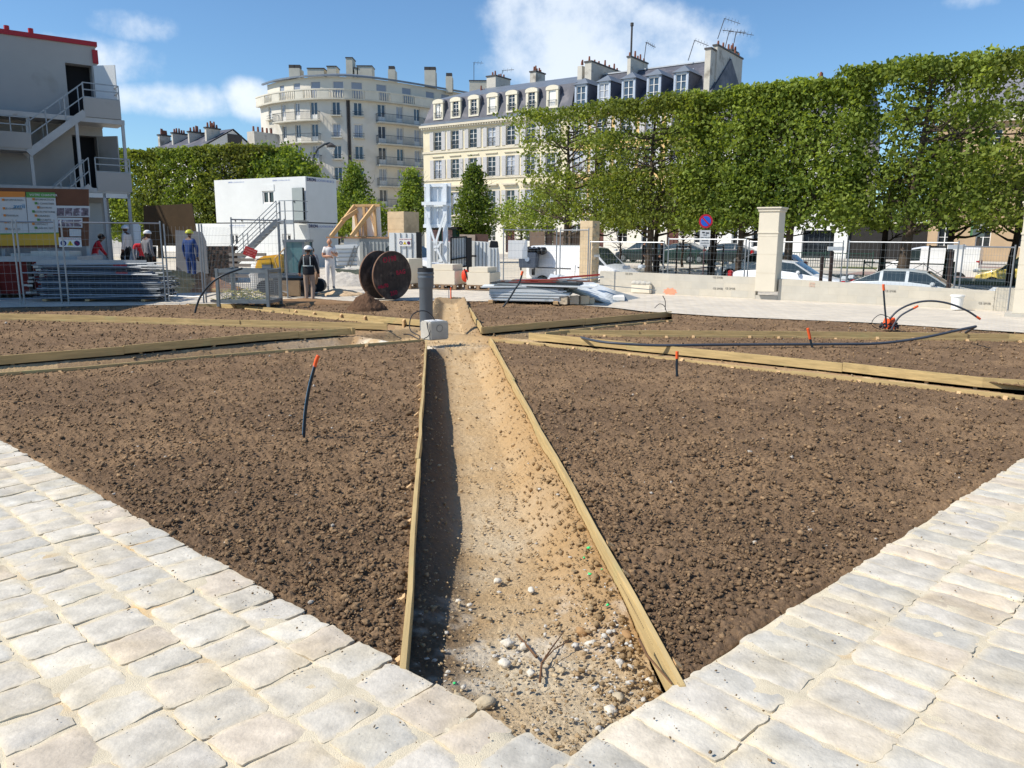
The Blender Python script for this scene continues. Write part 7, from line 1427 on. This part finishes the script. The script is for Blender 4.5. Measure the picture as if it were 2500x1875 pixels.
# ================================================================ vehicles
mTyre=M('tyre',srgb(28,28,30),.8,0,.1,5,0); mRim=M('rim_alloy',srgb(170,174,178),.35,.7,.05,3,0); mLampR=M('lamp_red',srgb(170,20,30),.2,0,.05,3,0,spec=.6); mLampW=M('lamp_clear',srgb(206,212,216),.1,0,.05,3,0,spec=.8); mCarG=glass('car_glass',(.03,.045,.05),.03)
def paint(name,col): return M(name,col,.28,0,.02,1,0,spec=.5,coat=.6)
def car(pos,rz,label,prof,W,wheels,mat,glassmat=None,group='cars parked beyond the wall',cat='car',name='parked_car',wr=.31,pill=(),roofk=.78,sideglass=True,seats=True):
    pill=pill or ((5,7) if prof is SED else (5,))
    """prof: stations (x, z_bottom, z_belt, z_roof) nose to tail; roof==belt where no cabin"""
    root=empty(name,pos,rz,label,cat,group); n=len(prof); V=[];ring=[]
    for x,zb,zl,zr_,wf in prof:
        w=W/2*wf; cab=zr_-zl
        sec=[(0,zb),(w*.86,zb),(w*.98,zb+.10),(w,(zb+zl)/2),(w*.985,zl-.05),(w*.955,zl),(w*(.955-(.955-roofk)*min(1,cab/.45)*.92) if cab>.02 else w*.90,zl+cab*.9 if cab>.02 else zl+.012),(w*(roofk-.12) if cab>.02 else w*.6,zr_ if cab>.02 else zl+.035),(0,zr_+.03 if cab>.02 else zl+.055)]
        sec=sec+[(-a,b) for a,b in sec[-2:0:-1]]; ring.append([len(V)+i for i in range(len(sec))]); V+=[(x,a,b) for a,b in sec]
    m=len(ring[0]); body=[];win=[];ws=[]
    for i in range(n-1):
        for j in range(m):
            f=(ring[i][j],ring[i][(j+1)%m],ring[i+1][(j+1)%m],ring[i+1][j]); c0=prof[i][3]-prof[i][2]; c1=prof[i+1][3]-prof[i+1][2]
            if j in (5,10) and sideglass and i not in pill and max(c0,c1)>.1 and min(c0,c1)>-.1 and (min(c0,c1)>.12 or True) and not(min(c0,c1)<.02 and i in pill): win.append(f)
            elif j in (7,8) and abs(c0-c1)>.12 : ws.append(f)
            else: body.append(f)
    body+= [tuple(ring[0][::-1]),tuple(ring[-1])]
    def part(fs,nm,mt,th=0):
        if not fs: return
        used=sorted({i for f in fs for i in f}); mp={k:i for i,k in enumerate(used)}; me=bpy.data.meshes.new(nm); me.from_pydata([V[k] for k in used],[],[tuple(mp[i] for i in f) for f in fs]); bm=bmesh.new(); bm.from_mesh(me); bmesh.ops.recalc_face_normals(bm,faces=bm.faces); bm.to_mesh(me); bm.free(); me.polygons.foreach_set('use_smooth',[True]*len(me.polygons)); me.materials.append(mt); o=bpy.data.objects.new(nm,me); COL.objects.link(o); o.parent=root
        try: me.set_sharp_from_angle(angle=R(38))
        except Exception: pass
        return o
    part(body,'body',mat); part(win,'side_window',glassmat or mCarG); part(ws,'windscreen',glassmat or mCarG)
    D_=Matrix(((1,0,0),(0,0,1),(0,1,0)))
    for x in wheels:
        for sg in (-1,1):
            y=sg*(W/2-.09); mb=MB(); mb.lathe([(.0,-.09),(wr*.62,-.11),(wr*.95,-.11),(wr,-.08),(wr,.08),(wr*.95,.11),(wr*.62,.11),(0,.09)],(x,y,wr),24,M=D_); wh=mb.build('wheel',mTyre,root,smooth='auto'); mb=MB(); yy=y+sg*.112
            mb.lathe([(0,0),(wr*.6,0),(wr*.64,.01),(wr*.64,-.02)],(x,yy,wr),20,M=D_)
            for k in range(5): a=k*1.2566; mb.bar((x,yy+sg*.012,wr),(x+math.cos(a)*wr*.58,yy+sg*.012,wr+math.sin(a)*wr*.58),.02,.05,up=(0,1,0))
            mb.build('rim',mRim,wh)
            mb=MB(); mb.lathe([(wr*1.0,-.02),(wr*1.17,-.02),(wr*1.17,.012),(wr*1.0,.012)],(x,sg*(W/2-.004),wr),24,M=D_); mb.build('wheel_arch',mBlk,root)
    return root
def bits(root,W,L_,zl,front=True,tail=True,mirror=None,door=(),zb=.3,handle=True,mat=None):
    if front:
        for sg in (-1,1): mb=MB(); mb.box((.06,sg*W*.36,zl-.10),(.22,W*.17,.15)); mb.build('headlight',mLampW,root,bevel=.03)
    if tail:
        for sg in (-1,1): mb=MB(); mb.box((L_-.06,sg*W*.42,zl-.06),(.18,W*.12,.28)); mb.build('tail_light',mLampR,root,bevel=.03)
    if mirror:
        for sg in (-1,1): mb=MB(); mb.box((mirror,sg*(W/2+.07),zl+.08),(.14,.16,.13)); mb.build('mirror',mat or mBlk,root,bevel=.03)
    for x in door:
        for sg in (-1,1): mb=MB(); mb.box((x,sg*(W/2+.001),(zl+zb)/2),(.012,.01,zl-zb-.1)); mb.build('door_gap',mBlk,root); 
        if handle:
            for sg in (-1,1): mb=MB(); mb.box((x-.2,sg*(W/2+.006),zl-.14),(.16,.025,.03)); mb.build('door_handle',mat or mBlk,root)
mWhP=paint('car_paint_white',srgb(232,234,236)); mSil=paint('car_paint_silver',srgb(196,202,204)); mYel=paint('car_paint_yellow',srgb(222,200,104)); mDkG=paint('car_paint_dark',srgb(30,38,42)); mBlG=paint('car_paint_green_black',srgb(24,44,40))
# local x: nose at 0 -> tail at L ; y lateral
SED=[(0,.3,.5,.5,.72),(.12,.2,.66,.66,.86),(.8,.2,.80,.80,.97),(1.25,.2,.88,.88,1),(2.0,.18,1.0,1.38,1),(2.5,.18,1.05,1.44,1),(2.6,.18,1.05,1.44,1),(3.3,.18,1.06,1.43,1),(3.4,.18,1.06,1.40,1),(3.75,.2,1.03,1.24,.99),(4.25,.22,1.0,1.01,.96),(4.55,.3,.88,.88,.86),(4.62,.4,.7,.7,.8)]
HAT=[(0,.3,.5,.5,.72),(.1,.2,.68,.68,.86),(.7,.2,.86,.86,.97),(1.05,.2,.95,.95,1),(1.75,.18,1.0,1.42,1),(2.2,.18,1.02,1.5,1),(2.32,.18,1.02,1.5,1),(3.1,.18,1.03,1.48,1),(3.6,.2,1.02,1.36,.98),(3.95,.24,1.0,1.04,.92),(4.05,.35,.8,.8,.88)]
VAN=[(0,.35,.6,.6,.75),(.12,.25,.86,.86,.9),(.65,.22,1.08,1.08,.99),(.95,.22,1.18,1.22,1),(1.65,.22,1.22,1.86,1),(2.1,.22,1.24,1.95,1),(2.5,.22,1.24,1.96,1),(4.6,.22,1.24,1.95,1),(4.75,.3,1.24,1.9,.98)]
angS=R(-35)+math.pi  # nose to the right (along +E): local x points from nose to tail = -E
def place(u,n,z=None): p=RN(u,640,n); p.z=zg(n) if z is None else z; return p
# silver saloon behind the wall, nose right
def roofz(u,v,n): return RN(u,v,n).z
n=30.; c=car(place(2440,n,roofz(2240,657,n)-1.46),angS,'silver saloon car with bright reflections behind the right hand wall',SED,1.75,(.85,3.55),mSil,wr=.3,pill=(),roofk=.76); bits(c,1.75,4.62,.93,mirror=1.75,door=(2.75,),mat=mSil)
n=33.; c=car(place(2078,n,roofz(1880,634,n)-1.46),angS,'white saloon car partly hidden by the tall stone pillar',SED,1.75,(.85,3.55),mWhP,roofk=.76); bits(c,1.75,4.62,.93,mirror=1.75,door=(2.75,),mat=mWhP)
n=39.0; p=place(1760,n); c=car((p.x,p.y,roofz(1840,614,n)-1.5),R(-35),'white hatchback behind the saloon with its alloy wheel showing',HAT,1.72,(.8,3.3),mWhP,roofk=.8); bits(c,1.72,4.05,.98,mirror=1.5,door=(2.5,),mat=mWhP)
# white panel van left of broken pillar: nose to the right
n=29.2; p=place(1552,n); vz=roofz(1400,600,n)-1.96
vc=car((p.x,p.y,vz),angS,'white panel van between the dustbin and the broken stone pillar',VAN,1.9,(.9,3.9),mWhP,pill=(4,5,6,7),wr=.33,roofk=.86,cat='van'); bits(vc,1.9,4.75,1.24,mirror=1.35,door=(2.3,),mat=mBlk)
mb=MB(); mb.bx(2.5,4.5,.952,.965,1.02,1.05); mb.build('side_rail',mBlk,vc); mb=MB(); mb.bx(4.3,4.45,.952,.965,.7,.95); mb.build('vent',mBlk,vc)
# white van with leaf shadows, nose left
n=46.5; p=place(2146,n); c=car((p.x,p.y,roofz(2260,602,n)-1.96),R(-35),'white van dappled by leaf shadows under the far trees',VAN,1.9,(.9,3.9),mWhP,pill=(5,6,7),wr=.33,roofk=.86,cat='van'); bits(c,1.9,4.75,1.24,mirror=1.35,door=(2.3,),mat=mBlk)
n=45.0; p=place(2384,n); c=car((p.x,p.y,roofz(2450,620,n)-1.75),R(-35),'yellow people carrier with red flash on its door at the far right',[(a,b,cc*1.08,d*1.17 if d>c_ else d*1.08,e) for (a,b,cc,d,e),c_ in zip(HAT,[q[2] for q in HAT])],1.78,(.8,3.3),mYel,roofk=.84); bits(c,1.78,4.05,1.04,mirror=1.5,door=(2.4,),mat=mBlk)
mb=MB(); mb.add([(1.9,-.896,.50),(2.9,-.896,.42),(2.9,-.896,.55),(2.0,-.896,.64)],[(0,1,2,3)]); mb.build('red_flash',mRed,c)
# white estate car seen through the gate, nose right towards camera
p=RY(1103,640,31.5); c=car((p.x,p.y,roofz(1040,604,20)*0-.1),R(172),'white car with roof bars seen between the black gate posts',[(a,b,cc,d,e) for a,b,cc,d,e in HAT],1.72,(.8,3.3),mWhP,roofk=.8); bits(c,1.72,4.05,.98,mirror=1.5,door=(2.4,),mat=mWhP); c.rotation_euler[2]=R(152)
mb=MB(); [mb.tube([(1.9,y,1.58),(3.4,y,1.58)],.02,6) for y in (-.55,.55)]; mb.build('roof_bar',mBlk,c); mb=MB(); mb.box((-.0,0,.62),(.08,.8,.14)); mb.build('grille',mBlk,c)
# dark car behind the reel
p=RY(872,640,36); c=car((p.x,p.y,-.25),R(-20),'dark blue car roof showing above the cable reel',SED,1.75,(.85,3.55),paint('car_paint_navy',srgb(30,38,54)),roofk=.78)
p=place(1510,54); c=car((p.x,p.y,-.05),R(-35),'black parked car behind the railing left of the pedestrians',HAT,1.72,(.8,3.3),mDkG,roofk=.8); bits(c,1.72,4.05,.98)
p=place(1585,54); c=car((p.x,p.y,-.05),R(-35),'dark green parked car behind the railing beside the pedestrians',SED,1.75,(.85,3.55),mBlG,roofk=.8); bits(c,1.75,4.62,.93)
p=place(1690,54); c=car((p.x,p.y,-.05),R(-35),'dark estate car behind the railing under the no parking sign',SED,1.75,(.85,3.55),mDkG,roofk=.8); bits(c,1.75,4.62,.93)
# ---- mini excavator
ex=empty('mini_excavator',RY(700,718,22.9),R(0),'yellow and grey mini excavator with tinted cab beside the white helmet worker','excavator'); ex.location.z=0; s=ppx(22.9); X=lambda u:(u-700)/s; Zx=lambda v:RY(700,v,22.9).z
mYx=M('excavator_yellow',srgb(236,184,56),.5,0,.06,2,.03,coat=.2); mGx=M('excavator_grey',srgb(120,128,134),.5,0,.08,2,0); mCabGl=M('cab_glass',srgb(90,130,134),.08,0,.2,2,0,spec=.8)
mb=MB(); x0=X(620);x1=X(690); zc0=Zx(668);zc1=Zx(620)
pr=[(x0+.02,zc0),(x0,zc0+.18),(x0+.10,zc0+.42),(x0+.28,zc0+.5),(x1,zc0+.56),(x1,zc0)]; mb.xz(pr,.2,1.25); mb.build('engine_cover',mYx,ex,bevel=.05)
mb=MB(); mb.bx(x0+.22,x0+.55,.19,.198,zc0+.08,zc0+.25); mb.build('cover_grille',mGx,ex)
mb=MB(); mb.tube([(x0+.1,.16,zc0+.4),(x0+.5,.16,zc0+.42),(x0+.52,.16,zc0+.15)],.015,6); mb.build('grab_rail',mBlk,ex)
c0=X(697);c1=X(742); zt=Zx(591);zb=Zx(668); mb=MB(); 
for a,b in (((c0,.15),(c0,.15)),((c1,.15),(c1,.15)),((c0,1.1),(c0,1.1)),((c1,1.1),(c1,1.1))): mb.bar((a[0],a[1],zb-.3),(a[0],a[1],zt),.06,.06)
mb.bx(c0-.05,c1+.05,.1,1.15,zt,zt+.07); mb.bx(c0,c1,.12,.17,zb-.05,zb+.02); mb.build('cab_frame',mGx,ex); mb=MB(); mb.bx(c0+.03,c1-.03,.14,.15,zb+.02,zt); mb.bx(c0+.01,c0+.02,.18,1.08,zb-.3,zt); mb.bx(c1-.02,c1-.01,.18,1.08,zb-.3,zt); mb.build('cab_window',mCabGl,ex)
mb=MB(); mb.bx(c0+.1,c1-.1,.5,.9,zb-.3,zb-.05); mb.bx(c0+.1,c1-.1,.8,.92,zb-.3,zb+.4); mb.build('seat',mBlk,ex); mb=MB(); mb.bx(x0+.1,c1+.1,.15,1.2,zc0-.14,zc0-.003); mb.build('turntable_deck',mGx,ex)
mb=MB(); z0=0.
for y in (-.05,1.25):
    pts=[]; 
    for k in range(24):
        a=k/24*6.283; cx_=(.62 if math.cos(a)>0 else -.62); pts.append((cx_+math.cos(a)*.21+X(702),.22+math.sin(a)*.21))
    mb.xz(pts,y-.14,y+.14)
mb.build('track',mRub,ex); mb=MB(); mb.bx(X(702)-.4,X(702)+.4,.0,1.1,.2,.5); mb.build('undercarriage',mBlk,ex)
mb=MB(); mb.prism([(X(695),-.62),(X(747),-.62),(X(747),-.54),(X(695),-.54)],.02,.46); mb.build('dozer_blade',M('blade_worn',srgb(150,126,98),.7,.1,.2,3,.1),ex,bevel=.02); mb=MB(); [mb.bar((X(u),-.55,.2),(X(u),.2,.3),.08,.1) for u in (704,738)]; mb.build('blade_arm',mBlk,ex)
mb=MB(); mb.bar((c1+.05,.5,.6),(c1+.2,.1,1.0),.12,.16); mb.bar((c1+.2,.1,1.0),(c1+.32,-.35,.62),.10,.13); mb.build('boom',mBlk,ex); mb=MB(); mb.prism([(-.13,0),(.13,0),(.16,.28),(-.16,.28)],-.12,.12,M=Matrix.Rotation(R(60),3,'X')); b_=mb.build('bucket',M('bucket_rust',srgb(140,110,84),.7,.1,.2,3,.1),ex); b_.location=(c1+.33,-.38,.40)
mb=MB(); mb.tube([(x1-.02,.1,.3),(x1-.22,.1,1.05),(x1+.14,.1,Zx(603))],.02,6); mb.build('pole',mStk,ex)
# ================================================================ people
mSkin=M('skin',srgb(196,146,118),.6,0,.05,5,0,spec=.3); mSkinD=M('skin_brown',srgb(92,62,48),.6,0,.05,5,0)
def person(pos,rz,H,label,J,cols,hair=None,helmet=None,extra=None,build=1.):
    """J: joints in units of height (x right, y forward=-y is away from facing?, z). figure faces local -y"""
    root=empty('person',pos,rz,label,'person'); k=H
    base=dict(pel=(0,0,.53),spi=(0,.01,.62),che=(0,.01,.74),nec=(0,.005,.835),hea=(0,-.005,.875),
      shL=(.095,.01,.80),elL=(.125,.02,.64),wrL=(.13,-.02,.50),haL=(.13,-.03,.455),shR=(-.095,.01,.80),elR=(-.125,.02,.64),wrR=(-.13,-.02,.50),haR=(-.13,-.03,.455),
      hiL=(.05,0,.51),knL=(.055,-.01,.285),anL=(.058,.015,.05),toL=(.065,-.075,.018),hiR=(-.05,0,.51),knR=(-.055,-.01,.285),anR=(-.058,.015,.05),toR=(-.065,-.075,.018))
    base.update(J or {}); names=list(base); idx={n_:i for i,n_ in enumerate(names)}; V=[Vector(base[n_])*k for n_ in names]
    rad=dict(pel=.082,spi=.075,che=.088,nec=.036,hea=.034,shL=.048,elL=.031,wrL=.021,haL=.022,hiL=.062,knL=.040,anL=.027,toL=.022); rads=[]
    for n_ in names:
        r=rad.get(n_,rad.get(n_[:2]+'L',.03)); rads.append(r*k*build*(1 if n_ in('hea','nec','wrL','wrR','haL','haR') else 1))
    ed=[('pel','spi'),('spi','che'),('che','nec'),('nec','hea'),('che','shL'),('shL','elL'),('elL','wrL'),('wrL','haL'),('che','shR'),('shR','elR'),('elR','wrR'),('wrR','haR'),('pel','hiL'),('hiL','knL'),('knL','anL'),('anL','toL'),('pel','hiR'),('hiR','knR'),('knR','anR'),('anR','toR')]
    E_l=[(idx[a],idx[b]) for a,b in ed]
    for sd_ in 'LR':   # five fingers
        w=V[idx['wr'+sd_]];h_=V[idx['ha'+sd_]]; d=(h_-w).normalized(); side_=d.cross(Vector((0,1,0))).normalized() if abs(d.y)<.9 else Vector((1,0,0)); fl=d.cross(side_)
        for q in range(5):
            off=(q-1.5)*.0085*k; ln=(.036,.042,.040,.032,.026)[q]*k
            if q==4: a=w.lerp(h_,.5)+side_*.014*k; b=a+(d*.6+side_*.8).normalized()*ln
            else: a=h_+side_*off; b=a+(d+fl*.35).normalized()*ln
            V.append(a); V.append(b); rads+= [.0052*k,.0038*k]; E_l+=[(idx['ha'+sd_] ,len(V)-2),(len(V)-2,len(V)-1)]
    me=bpy.data.meshes.new('body'); me.from_pydata(V,E_l,[]); ob=bpy.data.objects.new('tmp',me); COL.objects.link(ob); sk_=ob.modifiers.new('s','SKIN'); sk_.use_smooth_shade=True
    for i,sv in enumerate(me.skin_vertices[0].data): sv.radius=(rads[i],rads[i]*(.78 if i<3 else 1)); sv.use_root=(i==0)
    sb=ob.modifiers.new('b','SUBSURF'); sb.levels=1; sb.render_levels=1; dg=bpy.context.evaluated_depsgraph_get(); m2=bpy.data.meshes.new_from_object(ob.evaluated_get(dg)); bpy.data.objects.remove(ob)
    m2.materials.clear(); [m2.materials.append(c) for c in cols]   # 0 skin 1 top 2 trousers 3 boots 4 sleeve(optional)
    segs={n_:V[idx[n_]] for n_ in names}
    def dseg(p,a,b): ab=b-a; t=max(0,min(1,(p-a).dot(ab)/(ab.length_squared+1e-9))); return (p-(a+ab*t)).length,t
    for po in m2.polygons:
        c=po.center; best=(9,None,0)
        for a,b in ed:
            dd,t=dseg(c,segs[a],segs[b]); 
            if dd<best[0]: best=(dd,(a,b),t)
        (a,b),t=best[1],best[2]; mi=1
        if a in('nec',) or b=='hea' or (b=='nec' and t>.75): mi=0
        elif a[:2] in('wr',) or b[:2]=='ha': mi=0
        elif a[:2]=='el': mi=4 if len(cols)>4 else 1
        elif a[:2]=='sh' and t>.55: mi=4 if len(cols)>4 else 1
        elif a[:2] in('hi','kn'): mi=2 if not(a[:2]=='kn' and t>.86) else 3
        elif a[:2]=='an': mi=3
        elif a=='pel': mi=2 if b!='spi' or t<.25 else 1
        po.material_index=mi; po.use_smooth=True
    m2.name='body'; o=bpy.data.objects.new('body',m2); COL.objects.link(o); o.parent=root
    # head
    hc_=Vector(base['hea'])*k+Vector((0,-.005*k,.052*k)); bm=bmesh.new(); bmesh.ops.create_icosphere(bm,subdivisions=3,radius=1)
    for v in bm.verts:
        x,y,z=v.co; jaw=1-.28*max(0,-z)**1.3; f=1.0
        nx=x*.044*jaw; ny=y*.055*(1-.1*max(0,-z)); nz=z*.066
        if y<-.75 and abs(x)<.22 and -.35<z<.05: ny-=.013*(1-abs(x)/.22)
        if y<-.6 and abs(z-.08)<.16 and .15<abs(x)<.55: ny+=.005
        if abs(x)>.93 and abs(z+.05)<.25: nx*=1.14
        v.co=Vector((nx,ny,nz))*k+hc_
    me=bpy.data.meshes.new('head'); bm.to_mesh(me); bm.free(); me.polygons.foreach_set('use_smooth',[True]*len(me.polygons)); me.materials.append(cols[0]); ho=bpy.data.objects.new('head',me); COL.objects.link(ho); ho.parent=root
    mb=MB(); [mb.box(hc_+Vector((sg*.018*k,-.0505*k,.005*k)),(.012*k,.004*k,.005*k)) for sg in(-1,1)]; mb.box(hc_+Vector((0,-.049*k,-.034*k)),(.022*k,.005*k,.004*k)); mb.build('eyes_and_mouth',mBlk,ho)
    def dome(name,mt,a,b,c,zmin,off=(0,0,0),brim=0):
        mb=MB(); pr=[]; 
        for i in range(9): t=math.pi/2*i/8; pr.append((math.cos(t),math.sin(t)))
        n_=20; b0=0
        for r_,z_ in [(1,zmin)]+pr:
            for q in range(n_): tt=6.283*q/n_; mb.v.append(tuple(hc_+Vector(off)*k+Vector((math.cos(tt)*r_*a,math.sin(tt)*r_*b,z_*c if z_>=0 else z_))*k))
        for i in range(9):
            for q in range(n_): mb.f.append((i*n_+q,i*n_+(q+1)%n_,(i+1)*n_+(q+1)%n_,(i+1)*n_+q)); mb.m.append(0)
        if brim: mb.lathe([(a*k*.9,0),((a+brim)*k,-.004*k),((a+brim)*k,.002*k),(a*k*.9,.006*k)],tuple(hc_+Vector(off)*k),20)
        return mb.build(name,mt,root,smooth=True)
    if helmet: dome('helmet',helmet,.068,.078,.062,-.012,(0,.002,.018),.012)
    if hair and not helmet: dome('hair',hair,.049,.059,.058,-.03,(0,.008,.012))
    elif hair: dome('hair',hair,.048,.056,.03,-.045,(0,.010,.0))
    if extra: extra(root,k,base)
    return root
mJk=M('jacket_black',srgb(30,32,38),.8,0,.1,6,.1); mKh=M('trousers_khaki',srgb(168,146,128),.85,0,.06,6,.1); mBt=M('boots_tan',srgb(150,118,92),.8,0,.1,6,0); mWt=M('work_white',srgb(226,222,218),.85,0,.05,5,.15); mHW=M('helmet_white',srgb(240,240,238),.35,0,.02,3,0); mHY=M('helmet_yellow',srgb(196,196,60),.35,0,.02,3,0); mBlu=M('overall_blue',srgb(38,66,120),.85,0,.08,5,.1); mRd=M('shirt_red',srgb(200,36,48),.85,0,.06,5,.1); mBk=M('clothes_black',srgb(20,20,24),.9,0,.05,5,0); mGy=M('shirt_grey',srgb(120,122,130),.85,0,.06,5,0); mHr=M('hair_brown',srgb(70,54,44),.8,0,.1,20,0); mSh=M('shoes_grey',srgb(120,122,124),.8,0,.1,5,0); mRefl=M('reflective_tape',srgb(200,204,200),.4,.1,.03,5,0); mJeans=M('trousers_pale',srgb(190,180,176),.85,0,.06,5,0)
def vest(root,k,b):
    mb=MB(); yb=.076*k
    for sg in (-1,1): mb.box((sg*.058*k,yb+.012*k,.74*k),(.014*k,.006*k,.15*k))
    mb.lathe([(.094*k,-.008*k),(.098*k,-.008*k),(.098*k,.008*k),(.094*k,.008*k)],(0,.005*k,.655*k),20); mb.build('reflective_strip',mRefl,root)
    mb=MB(); pr=[(.092,.50),(.102,.55),(.093,.63),(.098,.70),(.105,.76),(.088,.815),(.042,.845)]; b0=0; n_=24
    for r_,z in pr:
        for q in range(n_): t=6.283*q/n_; mb.v.append((math.cos(t)*r_*k*1.05,math.sin(t)*r_*k*.80+.008*k,z*k))
    for i in range(len(pr)-1):
        for q in range(n_): mb.f.append((i*n_+q,i*n_+(q+1)%n_,(i+1)*n_+(q+1)%n_,(i+1)*n_+q)); mb.m.append(0)
    mb.build('jacket',mJk,root,smooth=True)
def shirt(mt):
    def f(root,k,b):
        mb=MB(); pr=[(.083,.50),(.086,.56),(.080,.63),(.086,.71),(.092,.765),(.075,.815),(.036,.842)]; n_=24
        for r_,z in pr:
            for q in range(n_): t=6.283*q/n_; mb.v.append((math.cos(t)*r_*k*1.08,math.sin(t)*r_*k*.78+.008*k,z*k))
        for i in range(len(pr)-1):
            for q in range(n_): mb.f.append((i*n_+q,i*n_+(q+1)%n_,(i+1)*n_+(q+1)%n_,(i+1)*n_+q)); mb.m.append(0)
        mb.build('shirt',mt,root,smooth=True)
    return f
g=G(757,738); H1=RY(757,598,g.y).z
person((g.x,g.y,-.02),R(178),H1*1.0,'worker seen from behind in black jacket with reflective strips and white helmet',dict(elL=(.15,.02,.66),wrL=(.175,-.03,.53),haL=(.18,-.05,.49),elR=(-.14,.0,.65),wrR=(-.16,-.04,.52),haR=(-.16,-.05,.48),knR=(-.055,-.02,.28),anR=(-.06,.03,.05)),[mSkin,mJk,mKh,mBt,mJk],mHr,mHW,vest,build=1.08)
g=G(808,707); H2=RY(808,583,g.y).z+.04
person((g.x,g.y,-.02),R(25),H2,'bald worker in white t-shirt and white trousers with hand at his chest',dict(elL=(.14,.0,.66),wrL=(.06,-.10,.70),haL=(.02,-.12,.73),elR=(-.13,.01,.65),wrR=(-.03,-.11,.66),haR=(.01,-.12,.64),knR=(-.06,-.03,.28)),[mSkin,mWt,mWt,mSh,mSkin],None,None,shirt(mWt))
q=RY(763,640,30); person((q.x,q.y,RY(763,604,30).z-1.7),R(180),1.7,'worker hidden behind the black jacketed man, only his head showing',None,[mSkin,mGy,mKh,mBt],mHr,None)
q=RY(236,660,25.5); person((q.x,q.y,RY(236,570,25.5).z-1.62),R(120),1.7,'stooping worker in red shirt and pale trousers by the notice board',dict(che=(0,-.05,.73),nec=(0,-.09,.80),hea=(0,-.13,.83),shL=(.09,-.06,.77),shR=(-.09,-.06,.77),elL=(.11,-.12,.65),wrL=(.10,-.18,.56),haL=(.10,-.19,.52),elR=(-.11,-.12,.65),wrR=(-.10,-.18,.56),haR=(-.1,-.19,.52)),[mSkinD,mRd,mJeans,mBt],M('hair_black',srgb(24,20,20),.8,0,.1,20,0),None)
q=RY(313,640,28.6); person((q.x,q.y,RY(313,549,28.6).z-1.72),R(-100),1.7,'man in white cap and shirt leaning by the cabin steps',dict(knL=(.06,-.10,.33),knR=(-.05,-.05,.3)),[mSkinD,mWt,mBk,mBt],None,mHW)
q=RY(366,660,26.8); person((q.x,q.y,RY(366,560,26.8).z-1.75),R(150),1.72,'worker in white helmet and grey shirt with dark trousers behind the fence',None,[mSkinD,mGy,mBk,mBt],None,mHW)
q=RY(346,660,27.3); person((q.x,q.y,RY(346,572,27.3).z-1.7),R(60),1.68,'worker in red top standing left of the grey shirted one',dict(che=(.02,-.05,.74),nec=(.03,-.09,.82),hea=(.03,-.12,.85)),[mSkinD,mRd,mBk,mBt,mGy],MC['hair_black'],None)
q=RY(468,664,26.0); person((q.x,q.y,RY(468,561,26.).z-1.76),R(165),1.76,'worker in blue overall and yellow green helmet behind the fence',dict(elL=(.15,.0,.66),elR=(-.15,.0,.66)),[mSkinD,mBlu,mBlu,mBk],None,mHY)
for u,n,l,rz in ((1571,43,'left one of two pedestrians in black, half behind the lime trunk',R(70)),(1613,42.5,'right one of two pedestrians in black walking beside the lime trunk',R(250))):
    q=RN(u,663,n); hh=RN(u,586,n).z; person((q.x,q.y,zg(n)),rz,hh-zg(n)-.0,l,dict(knL=(.045,-.09,.29),anL=(.045,-.05,.05),toL=(.05,-.13,.02),knR=(-.045,.02,.28),anR=(-.045,.12,.06),toR=(-.05,.05,.02)),[mSkin,mBk,mBk,mBk],MC['hair_black'],None,build=1.15)
mHK=[o for o in bpy.data.objects if o.name.startswith('tmp')]
for o in mHK: bpy.data.objects.remove(o)
